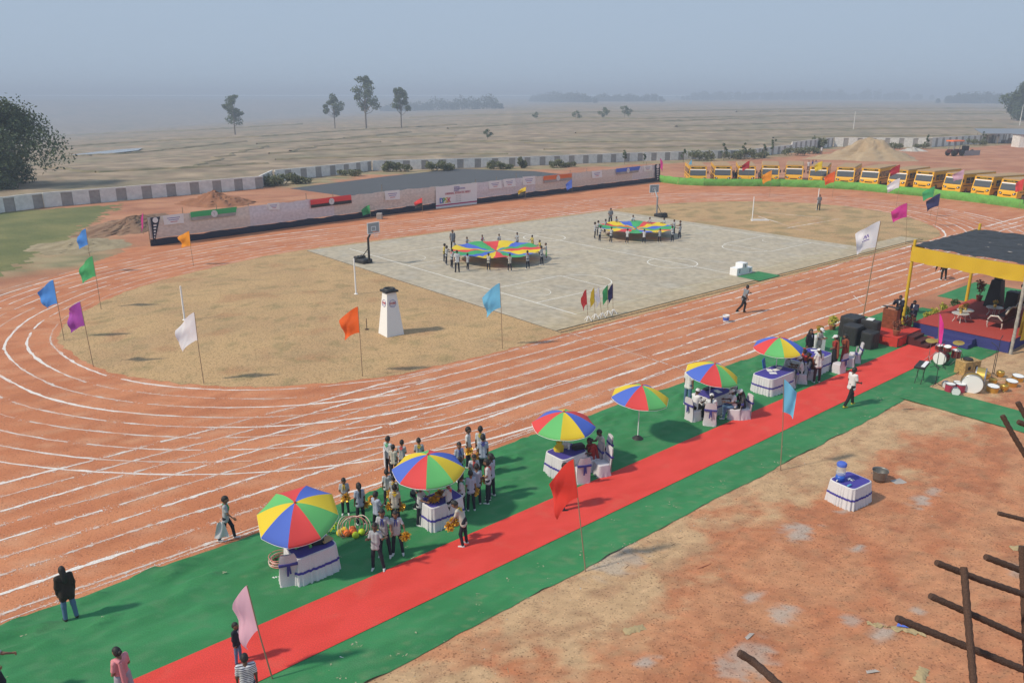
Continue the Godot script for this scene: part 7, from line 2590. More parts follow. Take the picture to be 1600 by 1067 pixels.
# o: pose, outfit, child, shirt, trousers, skin, shoes, hair, scarf, cap (materials by name)
func person(label: String, at: Vector3, tall: float, turn: float, o: Dictionary) -> Node3D:
	var child: bool = o.get("child", true)
	var g := figure(o.get("pose", "stand"), o.get("outfit", "kid"), child)
	var t := thing("person", label, "person", at, deg_to_rad(turn), o.get("group", ""))
	t.scale = Vector3.ONE * tall / (1.715 if not child else 1.735)
	var b := part("body", g.body, null, t)
	b.set_surface_override_material(0, M[o.get("skin", "skin")])
	b.set_surface_override_material(1, M.eye)
	part("shirt", g.shirt, M[o.get("shirt", "shirt_grey")], t)
	part({"sari": "skirt", "shorts": "shorts"}.get(o.get("outfit", "kid"), "trousers"), g.trousers, M[o.get("trousers", "trousers_navy")], t)
	for e in 2:
		part("shoe", g.shoes[e], M[o.get("shoes", "shoe_white")], t)
	var kind: String = o.get("hair", "short")
	var h := part("hair", hair_mesh(kind), M.hair, t)
	h.transform = g.head
	if o.has("cap"):
		var c := part("cap", hair_mesh("cap"), M[o.cap], t)
		c.transform = g.head
	if o.has("scarf"):
		var c := part("scarf", scarf_mesh(), M[o.scarf], t)
		c.transform = g.neck
	if o.get("outfit", "") == "sari":
		var s := Shape.new()
		var pts := [Vector3(0.1, 0.46, -0.11), Vector3(0.12, 0.5, 0.0), Vector3(0.08, 0.42, 0.11), Vector3(-0.02, 0.25, 0.125), Vector3(-0.11, 0.08, 0.09), Vector3(-0.125, 0.0, -0.05)]
		s.tube(pts, [0.05, 0.06, 0.055, 0.055, 0.05, 0.03], 7)
		s.tube([Vector3(0.1, 0.46, -0.11), Vector3(0.1, 0.2, -0.135), Vector3(0.09, -0.1, -0.15), Vector3(0.08, -0.35, -0.16)], [0.05, 0.06, 0.06, 0.04], 7)
		var drape := part("drape", s, M[o.get("drape", o.get("trousers", "sari_red"))], t)
		drape.transform = Transform3D(g.lean, g.neck.origin - g.lean * Vector3(0, 0.5, 0))
	if o.get("outfit", "") == "suit":
		var l := part("shirt_front", pleated_lapel(), M.white_cloth, t)
		l.transform = g.neck
	return t


func pompom(t: Node3D, o: Dictionary, hand: int, label: String) -> void:
	var g := figure(o.get("pose", "stand"), o.get("outfit", "kid"), true)
	var s := Shape.new()
	var dice := RandomNumberGenerator.new()
	dice.seed = hash(label)
	for k in 130:
		var d := Vector3(dice.randfn(), dice.randfn(), dice.randfn()).normalized()
		var w := d.cross(Vector3(dice.randfn(), dice.randfn(), dice.randfn())).normalized() * 0.016
		var l := dice.randf_range(0.1, 0.17)
		s.tri(d * 0.02 - w, d * 0.02 + w, d * l + w * 1.4 + Vector3(0, -0.03, 0))
		s.tri(d * 0.02 - w, d * l + w * 1.4 + Vector3(0, -0.03, 0), d * l - w * 1.2 + Vector3(0, -0.03, 0))
	s.tube([Vector3(0, -0.05, 0), Vector3(0, 0.08, 0)], [0.015, 0.015], 6)
	small_part("pom_pom", label, "pom-pom", s, M.gold_foil, t.transform * (g.wrists[hand] + Vector3(0, -0.09, 0.05)), 0.0, "gold foil pom-poms")


func build_people() -> void:
	head_shape = make_head()
	hand_shape = make_hand(0.45)
	grip_shape = make_hand(1.25)
	for c in [["shirt_grey", 0.45, 0.47, 0.5], ["shirt_pale", 0.62, 0.64, 0.66], ["shirt_blue", 0.42, 0.48, 0.6], ["shirt_dark", 0.22, 0.24, 0.27], ["shirt_white", 0.78, 0.78, 0.78], ["shirt_yellow", 0.62, 0.5, 0.12], ["shirt_cream", 0.6, 0.56, 0.48], ["shirt_orange", 0.52, 0.17, 0.02], ["shirt_pink", 0.75, 0.28, 0.32], ["trousers_navy", 0.014, 0.017, 0.032], ["trousers_black", 0.012, 0.012, 0.014], ["trousers_maroon", 0.05, 0.014, 0.025], ["jeans", 0.1, 0.19, 0.34], ["jeans_dark", 0.03, 0.05, 0.1], ["jacket_brown", 0.028, 0.019, 0.013], ["jacket_black", 0.012, 0.013, 0.018], ["suit_navy", 0.012, 0.016, 0.034], ["sari_red", 0.36, 0.03, 0.025], ["sari_rust", 0.3, 0.07, 0.03], ["sari_purple", 0.07, 0.03, 0.1], ["sari_print", 0.4, 0.38, 0.46], ["shorts_lime", 0.2, 0.6, 0.14], ["shoe_white", 0.72, 0.72, 0.72], ["shoe_black", 0.02, 0.02, 0.02], ["shoe_yellow", 0.6, 0.5, 0.05], ["cap_white", 0.8, 0.8, 0.8], ["scarf_red", 0.66, 0.08, 0.08], ["scarf_yellow", 0.66, 0.46, 0.03], ["scarf_blue", 0.06, 0.07, 0.3], ["scarf_green", 0.08, 0.42, 0.22], ["waistcoat", 0.03, 0.035, 0.08]]:
		M[c[0]] = surface(paint(c[1], c[2], c[3], 0.9), M.weave, 0.6)
	M.shirt_striped = stripes()
	ring_of_children()
	cheer_children()
	officials()


func stripes() -> StandardMaterial3D:
	var im := Image.create(64, 64, false, Image.FORMAT_RGB8)
	im.fill(Color(0.87, 0.88, 0.9))
	for k in 8:
		im.fill_rect(Rect2i(0, k * 8, 64, 3), Color(0.2, 0.22, 0.3))
	var m := paint(0.9, 0.9, 0.9, 0.9)
	m.albedo_texture = ImageTexture.create_from_image(im)
	m.uv1_triplanar = true
	m.uv1_scale = Vector3(2.6, 2.6, 2.6)
	return m


func ring_of_children() -> void:
	var near_c := Vector3(-1.2, 0, -58.8)
	var far_c := Vector3(11.1, 0, -69.4)
	# foot, height, note; all face the middle of their parachute and hold its edge
	var near := [
		[Vector3(-4.88, 0, -56.87), 1.42, "at its far left, nearer the camera of two", {}],
		[Vector3(-5.13, 0, -57.92), 1.39, "at its far left, farther of two", {"shirt": "shirt_yellow"}],
		[Vector3(-4.39, 0, -55.75), 1.39, "second from the left along its near side", {"scarf": "scarf_red"}],
		[Vector3(-3.18, 0, -54.98), 1.24, "third from the left along its near side", {"pose": "pull"}],
		[Vector3(-1.68, 0, -54.77), 1.28, "in the middle of its near side", {"shirt": "shirt_cream"}],
		[Vector3(-0.16, 0, -54.55), 1.30, "right of the middle of its near side", {"shirt": "shirt_cream", "pose": "pull"}],
		[Vector3(1.14, 0, -55.31), 1.36, "red-scarfed, near the right end of its near side", {"scarf": "scarf_red"}],
		[Vector3(2.20, 0, -56.64), 1.46, "at its right end, in dark trousers", {}],
		[Vector3(2.63, 0, -58.88), 1.26, "in lime green shorts at its far right", {"outfit": "shorts", "trousers": "shorts_lime"}],
		[Vector3(2.21, 0, -60.39), 1.22, "in yellow at the right of its far side", {"shirt": "shirt_yellow"}],
		[Vector3(1.66, 0, -62.51), 1.25, "in yellow, second from the right on its far side", {"shirt": "shirt_yellow"}],
		[Vector3(0.42, 0, -63.34), 1.32, "reaching out on the right of its far side", {"pose": "pull"}],
		[Vector3(-1.05, 0, -63.06), 1.26, "in the middle of its far side", {}],
		[Vector3(-2.43, 0, -62.79), 1.21, "left of the middle on its far side", {"scarf": "scarf_red"}],
		[Vector3(-3.60, 0, -61.83), 1.22, "second from the left on its far side", {"pose": "pull"}],
		[Vector3(-4.55, 0, -60.26), 1.24, "beside the tall man at its far left", {}]]
	for q in near:
		var o: Dictionary = q[3]
		var d: Vector3 = near_c - q[0]
		o.merge({"pose": "hold", "group": "children round the nearer parachute"})
		person("child holding the nearer parachute, %s" % q[2], q[0] + Vector3(0, 0.05, 0), clampf(q[1], 1.22, 1.5), rad_to_deg(atan2(d.x, d.z)), o)
	person("tall man in grey shirt standing behind the nearer parachute", Vector3(-4.79, 0, -62.24) + Vector3(0, 0.05, 0), 1.72, 20, {"child": false, "pose": "rest", "shirt": "shirt_dark", "trousers": "trousers_black", "shoes": "shoe_black"})
	person("man in white shirt at the near left of the nearer parachute", Vector3(-3.89, 0, -54.24) + Vector3(0, 0.05, 0), 1.6, 200, {"child": false, "pose": "stand", "shirt": "shirt_white", "trousers": "trousers_navy", "shoes": "shoe_black"})
	var far := [
		[Vector3(7.29, 0, -68.00), 1.46, "at its far left, standing back", {"pose": "pull"}],
		[Vector3(7.65, 0, -69.31), 1.38, "at its far left, behind another", {}],
		[Vector3(7.58, 0, -66.74), 1.30, "near left, in white shoes", {}],
		[Vector3(8.47, 0, -70.66), 1.31, "left, at the edge of its far side", {}],
		[Vector3(8.45, 0, -65.97), 1.34, "second from the left on its near side", {}],
		[Vector3(9.78, 0, -65.52), 1.28, "third from the left on its near side", {"shirt": "shirt_pale", "pose": "rest"}],
		[Vector3(11.20, 0, -65.52), 1.23, "in the middle of its near side", {"shirt": "shirt_white", "pose": "pull"}],
		[Vector3(12.61, 0, -65.97), 1.21, "right of the middle of its near side", {"pose": "pull"}],
		[Vector3(13.79, 0, -66.43), 1.38, "with pale back at the right of its near side", {"shirt": "shirt_pale"}],
		[Vector3(14.72, 0, -68.00), 1.32, "at its far right, nearer of two", {"pose": "pull"}],
		[Vector3(15.11, 0, -69.47), 1.35, "at its far right, farther of two", {}],
		[Vector3(14.73, 0, -70.32), 1.31, "at the right end of its far side", {}],
		[Vector3(14.00, 0, -71.36), 1.32, "second from the right on its far side", {}],
		[Vector3(12.76, 0, -71.89), 1.30, "right of the middle on its far side", {}],
		[Vector3(11.29, 0, -72.61), 1.40, "left of the middle on its far side", {"shirt": "shirt_pale"}],
		[Vector3(9.64, 0, -72.07), 1.34, "beside the tall man on its far side", {}]]
	for q in far:
		var o: Dictionary = q[3]
		var d: Vector3 = far_c - q[0]
		o.merge({"pose": "hold", "group": "children round the farther parachute"})
		person("child holding the farther parachute, %s" % q[2], q[0] + Vector3(0, 0.05, 0), clampf(q[1], 1.2, 1.5), rad_to_deg(atan2(d.x, d.z)), o)
	person("tall man in grey standing behind the farther parachute", Vector3(9.49, 0, -75.05) + Vector3(0, 0.05, 0), 1.72, 10, {"child": false, "pose": "front", "shirt": "shirt_dark", "trousers": "trousers_black", "shoes": "shoe_black"})


func cheer_children() -> void:
	var kids := [
		["tall boy with a white cloth, leftmost of those behind the second parasol", Vector3(-4.08, 0, -23.32), 1.39, 150, {"pose": "stand", "shirt": "shirt_pale", "scarf": "scarf_green"}, []],
		["small boy with back turned beside the tall boy, behind the second parasol", Vector3(-3.87, 0, -23.04), 1.18, 175, {"pose": "stand", "shirt": "shirt_cream"}, []],
		["boy in grey with back turned, third behind the second parasol", Vector3(-3.63, 0, -23.32), 1.25, 170, {"pose": "front", "shirt": "shirt_grey", "scarf": "scarf_red"}, []],
		["boy with yellow shoulders behind the top of the second parasol", Vector3(-3.06, 0, -23.32), 1.32, 190, {"pose": "front", "shirt": "shirt_grey", "scarf": "scarf_yellow"}, []],
		["girl with yellow-shouldered shirt and pom-pom standing at the track edge", Vector3(-5.00, 0, -20.75), 1.24, 10, {"pose": "front", "shirt": "shirt_grey", "scarf": "scarf_yellow", "hair": "bun"}, [0]],
		["girl seen from behind with pom-pom beside the hoops", Vector3(-4.43, 0, -20.16), 1.36, 210, {"pose": "stand", "shirt": "shirt_blue", "hair": "tail", "skin": "skin_dark"}, [1]],
		["boy at the track edge left of the second parasol's rim", Vector3(-3.81, 0, -21.28), 1.15, 200, {"pose": "stand", "shirt": "shirt_pale"}, []],
		["boy with yellow collar below the second parasol's left rim", Vector3(-3.54, 0, -20.90), 1.18, 170, {"pose": "stand", "shirt": "shirt_grey", "scarf": "scarf_yellow"}, [0]],
		["boy seen from behind in cream shirt with two pom-poms", Vector3(-3.39, 0, -20.09), 1.35, 185, {"pose": "stand", "shirt": "shirt_cream", "scarf": "scarf_yellow"}, [0, 1]],
		["boy with a raised pom-pom behind the posing pair", Vector3(-3.87, 0, -19.74), 1.32, 150, {"pose": "cheer", "shirt": "shirt_blue"}, [0]],
		["smiling boy with blue collar, left of the posing pair", Vector3(-3.48, 0, -18.53), 1.48, -5, {"pose": "pose", "shirt": "shirt_grey", "scarf": "scarf_blue"}, [1]],
		["smiling boy with blue collar, right of the posing pair", Vector3(-3.15, 0, -18.62), 1.38, 5, {"pose": "pose", "shirt": "shirt_pale", "scarf": "scarf_blue"}, [0]],
		["boy with legs apart waving in front of the posing pair", Vector3(-3.59, 0, -17.90), 1.39, 0, {"pose": "cheer", "shirt": "shirt_grey", "skin": "skin_dark"}, []],
		["boy left of the second parasol's table, holding a pom-pom over it", Vector3(-2.69, 0, -20.16), 1.32, 70, {"pose": "hold", "shirt": "shirt_pale"}, [0]],
		["child crouching in the shade left of the second parasol's pole", Vector3(-3.02, 0, -21.21), 0.87, 60, {"pose": "crouch", "shirt": "shirt_dark"}, []],
		["boy with red scarf and pom-poms before the second parasol's table", Vector3(-1.82, 0, -20.16), 1.44, 250, {"pose": "hold", "shirt": "shirt_pale", "scarf": "scarf_red"}, [0, 1]],
		["boy with green scarf right of the second parasol's table", Vector3(-1.49, 0, -20.82), 1.28, 250, {"pose": "front", "shirt": "shirt_pale", "scarf": "scarf_green"}, []],
		["boy in pale blue shirt seen from behind, right of the green scarf", Vector3(-1.24, 0, -20.97), 1.35, 200, {"pose": "stand", "shirt": "shirt_blue"}, [1]],
		["boy in pale blue shirt seen from behind in the thick of the group", Vector3(-1.08, 0, -21.36), 1.37, 190, {"pose": "stand", "shirt": "shirt_blue"}, []],
		["girl with red sash standing at the right edge of the group", Vector3(-0.73, 0, -21.44), 1.61, 260, {"pose": "front", "shirt": "shirt_pale", "scarf": "scarf_red", "hair": "bun"}, []],
		["girl behind the red sash girl, holding a pom-pom", Vector3(-0.64, 0, -21.80), 1.63, 240, {"pose": "stand", "shirt": "shirt_blue", "hair": "bun", "skin": "skin_dark"}, [0]],
		["boy with red scarf facing the camera inside the group", Vector3(-1.19, 0, -22.01), 1.40, 10, {"pose": "front", "shirt": "shirt_pale", "scarf": "scarf_red"}, []],
		["boy in pale shirt seen from behind at the top of the group", Vector3(-0.95, 0, -23.22), 1.52, 185, {"pose": "stand", "shirt": "shirt_blue", "scarf": "scarf_blue"}, [0]],
		["boy with yellow shoulders, farthest back of the group on the track", Vector3(-1.06, 0, -23.88), 1.53, 175, {"pose": "stand", "shirt": "shirt_pale", "scarf": "scarf_yellow"}, []],
		["boy in white looking right, farthest back left of the group", Vector3(-1.48, 0, -23.88), 1.48, 80, {"pose": "stand", "shirt": "shirt_white"}, [1]],
		["boy with blue collar right of the second parasol's rim", Vector3(-1.71, 0, -22.87), 1.39, 30, {"pose": "stand", "shirt": "shirt_blue", "scarf": "scarf_blue"}, []],
		["dark-haired child half hidden by the second parasol's right rim", Vector3(-1.62, 0, -21.76), 1.41, 120, {"pose": "stand", "shirt": "shirt_grey", "skin": "skin_dark"}, []],
		["boy with yellow shoulders stooping with pom-poms on the red carpet's edge", Vector3(-1.34, 0, -19.04), 1.44, 255, {"pose": "stoop", "shirt": "shirt_cream", "scarf": "scarf_yellow"}, [0, 1]]]
	for q in kids:
		var o: Dictionary = q[4]
		o.merge({"group": "children with pom-poms by the second parasol"})
		var t := person(q[0], q[1], clampf(q[2], 1.22, 1.5), q[3], o)
		for e in q[5]:
			pompom(t, o, e, "gold pom-pom, %s hand of %s" % ["left" if e == 0 else "right", " ".join(PackedStringArray(q[0].replace(",", "").split(" ")).slice(0, 10))])
	var s := Shape.new()
	s.box(Vector3(0, 0.0, 0), Vector3(0.03, 0.62, 0.3))
	small_part("white_cloth", "white cloth hanging behind the tall boy's left side", "cloth", s, M.white_cloth, Vector3(-4.21, 0, -23.32) + Vector3(0, 0.62, 0), 0.3)


func officials() -> void:
	var f := func(o: Dictionary) -> Dictionary:
		o.merge({"child": false})
		return o
	var walker := person("boy with green shoulders walking along the track with a white cloth", Vector3(-8.05, 0, -19.33), 1.42, 100, {"pose": "walk", "shirt": "shirt_grey", "scarf": "scarf_green", "shoes": "shoe_white"})
	var s := Shape.new()
	var rows := []
	for j in 6:
		var row := []
		for k in 9:
			var x := k / 8.0
			row.append(Vector3((x - 0.5) * (0.16 + 0.05 * j), 0.62 - 0.1 * j, 0.03 * sin(x * 9.0 + j)))
		rows.append(row)
	rows.reverse()
	s.grid(rows)
	small_part("white_cloth", "white cloth carried by the boy walking along the track", "cloth", s, M.white_cloth, walker.position + Vector3(-0.08, 0.08, 0.2), 0.3)
	person("person in dark hooded coat and jeans on the green carpet, far left", Vector3(-10.60, 0, -15.83), 1.47, 225, f.call({"pose": "stand", "outfit": "jacket", "shirt": "jacket_brown", "trousers": "jeans", "shoes": "shoe_black", "hair": "long"}))
	person("woman in pink patterned shawl at the bottom left", Vector3(-7.88, 0, -12.96), 1.52, 250, f.call({"pose": "front", "outfit": "sari", "shirt": "shirt_pink", "trousers": "sari_print", "drape": "shirt_pink", "hair": "bun", "shoes": "shoe_black"}))
	person("person in grey shirt cut by the left frame edge", Vector3(-10.64, 0, -13.14), 1.5, 90, f.call({"pose": "pull", "shirt": "shirt_grey", "trousers": "trousers_navy", "shoes": "shoe_white"}))
	person("small boy in dark blue jacket beside the pale pink flag", Vector3(-6.06, 0, -14.32), 1.06, 80, {"pose": "stand", "outfit": "suit", "shirt": "suit_navy", "trousers": "jeans", "shoes": "shoe_black"})
	person("person in striped shirt below the pale pink flag", Vector3(-5.30, 0, -12.79), 1.5, 200, f.call({"pose": "stand", "shirt": "shirt_striped", "trousers": "jeans_dark", "skin": "skin_dark"}))
	person("man in orange shirt half hidden behind the big red flag", Vector3(1.56, 0, -21.05), 1.58, 100, f.call({"pose": "stand", "shirt": "shirt_orange", "trousers": "jeans_dark", "shoes": "shoe_black"}))
	person("woman in red sari seated at the third parasol's table", Vector3(2.71, 0, -23.69), 1.56, 285, f.call({"pose": "sit", "outfit": "sari", "shirt": "sari_red", "trousers": "sari_print", "drape": "sari_red", "hair": "bun", "skin": "skin_dark"}))
	person("man in cream shirt seated at the third parasol's table", Vector3(3.10, 0, -24.26), 1.62, 285, f.call({"pose": "sit", "shirt": "shirt_cream", "trousers": "trousers_black", "skin": "skin_dark"}))
	person("man in white shirt and jeans standing behind the fifth parasol's left rim", Vector3(7.12, 0, -29.36), 1.68, 130, f.call({"pose": "stand", "shirt": "shirt_white", "trousers": "jeans", "shoes": "shoe_white"}))
	person("scorer in white shirt and cap, leftmost seated under the fifth parasol", Vector3(7.04, 0, -27.92), 1.66, 120, f.call({"pose": "sit", "shirt": "shirt_white", "trousers": "trousers_black", "cap": "cap_white", "skin": "skin_dark"}))
	person("ponytailed scorer in white cap with back to the camera", Vector3(7.58, 0, -27.49), 1.58, 165, f.call({"pose": "sit", "shirt": "shirt_white", "trousers": "trousers_black", "cap": "cap_white", "hair": "tail"}))
	person("scorer in white shirt, jeans and cap at the right of the table", Vector3(8.66, 0, -28.05), 1.6, 265, f.call({"pose": "sit", "shirt": "shirt_white", "trousers": "jeans", "cap": "cap_white", "skin": "skin_dark"}))
	person("scorer in black with long hair and white cap, rightmost under the fifth parasol", Vector3(8.98, 0, -28.11), 1.58, 280, f.call({"pose": "sit", "outfit": "suit", "shirt": "jacket_black", "trousers": "trousers_black", "cap": "cap_white", "hair": "long"}))
	person("scorer in grey shirt bending over the far side of the fifth parasol's table", Vector3(8.91, 0, -29.16), 1.6, 300, f.call({"pose": "stoop", "shirt": "shirt_grey", "trousers": "jeans_dark", "cap": "cap_white"}))
	person("official in grey shirt seated behind the sixth parasol's pole", Vector3(12.07, 0, -32.35), 1.6, 60, f.call({"pose": "sit", "shirt": "shirt_grey", "trousers": "trousers_black", "skin": "skin_dark"}))
	person("ponytailed official in white cap and shirt seated at the sixth parasol", Vector3(12.69, 0, -32.03), 1.58, 255, f.call({"pose": "sit", "shirt": "shirt_white", "trousers": "trousers_black", "cap": "cap_white", "hair": "tail"}))
	person("woman in purple sari seated right of the sixth parasol's pole", Vector3(13.22, 0, -33.01), 1.6, 250, f.call({"pose": "sit", "outfit": "sari", "shirt": "sari_purple", "trousers": "sari_purple", "hair": "bun", "skin": "skin_dark"}))
	person("woman in dark sari seated behind the ponytailed official", Vector3(13.27, 0, -32.59), 1.58, 255, f.call({"pose": "sit", "outfit": "sari", "shirt": "jacket_black", "trousers": "sari_rust", "hair": "bun", "skin": "skin_dark"}))
	person("ponytailed woman in white top, cap and maroon trousers standing at the prize table", Vector3(13.37, 0, -32.03), 1.58, 190, f.call({"pose": "read", "shirt": "shirt_white", "trousers": "trousers_maroon", "cap": "cap_white", "hair": "tail"}))
	person("long-haired woman in black suit standing behind the prize table", Vector3(13.97, 0, -34.78), 1.66, 30, f.call({"pose": "stand", "outfit": "suit", "shirt": "jacket_black", "trousers": "trousers_black", "hair": "long", "shoes": "shoe_black"}))
	person("person in cream shirt and white cap reading a paper behind the prize table", Vector3(14.57, 0, -35.16), 1.62, 40, f.call({"pose": "read", "shirt": "shirt_cream", "trousers": "shirt_cream", "cap": "cap_white"}))
	person("woman in red sari and white cap, left of two at the prize table", Vector3(14.79, 0, -33.79), 1.66, 235, f.call({"pose": "front", "outfit": "sari", "shirt": "sari_red", "trousers": "jacket_black", "drape": "sari_rust", "cap": "cap_white", "hair": "tail"}))
	person("woman in rust-red sari, right of two at the prize table", Vector3(15.38, 0, -34.14), 1.6, 240, f.call({"pose": "front", "outfit": "sari", "shirt": "sari_rust", "trousers": "sari_red", "drape": "sari_rust", "hair": "tail"}))
	person("man in white T-shirt striding along the red carpet", Vector3(13.67, 0, -29.29), 1.74, 110, f.call({"pose": "stride", "shirt": "shirt_white", "trousers": "trousers_black", "shoes": "shoe_yellow", "skin": "skin_dark"}))
	person("speaker in dark suit with raised hand at the lectern", site(40.75, -17.05, 0.5), 1.66, rad_to_deg(SITE_TURN) - 90, f.call({"pose": "speak", "outfit": "suit", "shirt": "suit_navy", "trousers": "trousers_black", "shoes": "shoe_black"}))
	person("person in dark waistcoat with white papers behind the lectern", Vector3(21.66, 0, -40.41), 1.6, -60, f.call({"pose": "read", "outfit": "suit", "shirt": "waistcoat", "trousers": "trousers_black", "shoes": "shoe_black"}))
	person("man in black bending over the track beyond the stage", Vector3(29.45, 0, -51.92), 1.72, 195, f.call({"pose": "bend", "outfit": "suit", "shirt": "jacket_black", "trousers": "trousers_black", "shoes": "shoe_white"}))
	person("man in grey shirt jogging on the track past the bucket", Vector3(13.40, 0, -43.54), 1.72, 110, f.call({"pose": "run", "shirt": "shirt_dark", "trousers": "trousers_black", "shoes": "shoe_black"}))
	person("referee in grey standing before the post on the right-hand sand", Vector3(33.77, 0, -86.09), 1.72, 0, f.call({"pose": "front", "shirt": "shirt_dark", "trousers": "trousers_black", "shoes": "shoe_black"}))
	person("man in white shirt standing on the earth left of the sand heap", Vector3(66.49, 0, -171.55), 1.75, 0, f.call({"pose": "stand", "shirt": "shirt_white", "trousers": "trousers_navy"}))
	person("man in dark clothes between the second and third bus, left one", Vector3(32.37, 0, -115.50), 1.7, 20, f.call({"pose": "stand", "shirt": "shirt_dark", "trousers": "trousers_navy"}))
	person("man in dark clothes between the second and third bus, right one", Vector3(32.74, 0, -115.50), 1.66, -30, f.call({"pose": "rest", "shirt": "waistcoat", "trousers": "trousers_navy"}))
	person("man in white shirt between the third and fourth bus", Vector3(36.16, 0, -115.50), 1.7, 0, f.call({"pose": "stand", "shirt": "shirt_pale", "trousers": "trousers_navy"}))
	person("man in white behind the fifth and sixth bus, left of three", Vector3(49.79, 0, -133.34), 1.7, 0, f.call({"pose": "stand", "shirt": "shirt_white", "trousers": "trousers_navy"}))
	person("man in blue behind the fifth and sixth bus, middle of three", Vector3(50.87, 0, -134.52), 1.7, 40, f.call({"pose": "stand", "shirt": "scarf_blue", "trousers": "trousers_navy"}))
	person("man in blue behind the fifth and sixth bus, right of three", Vector3(51.42, 0, -134.52), 1.7, -30, f.call({"pose": "rest", "shirt": "scarf_blue", "trousers": "trousers_navy"}))
	person("person in maroon seated on a white chair behind the stage", site(52.8, -15.0, 0.02), 1.6, -120, f.call({"pose": "sit", "shirt": "sari_red", "trousers": "jacket_black", "skin": "skin_dark"}))
	s = Shape.new()
	s.box(Vector3(0, 0, 0), Vector3(0.24, 0.32, 0.02), Basis(Vector3.RIGHT, -0.5))
	small_part("paper_sheet", "white papers held by the person behind the lectern", "paper", s, M.white_matt, Vector3(20.86, 0.85, -39.44), 0.4)
	var c := get_node("covered_chair_001")
	copy(c, "covered_chair", "white chair behind the stage under the seated person in maroon", site(52.8, -15.0, 0.0), deg_to_rad(-120.0))


# ---------------------------------------------------------------- foreground
func rebar(label: String, pts: Array, r: float) -> void:
	var t := thing("steel_bar", label, "steel bar", pts[0], 0.0, "rusty reinforcing bars sticking up from the building")
	var s := Shape.new()
	var at := []
	var rad := []
	var whole := 0.0
	for k in pts.size() - 1:
		whole += pts[k].distance_to(pts[k + 1])
	var n := int(whole / 0.014)
	var c := Curve3D.new()
	for p in pts:
		c.add_point(p - pts[0])
	for k in n + 1:
		at.append(c.sample_baked(c.get_baked_length() * k / n))
		rad.append(r * (1.03 if k % 2 else 0.88))
	s.tube(at, rad, 10)
	part("bar", s, M.rust, t)


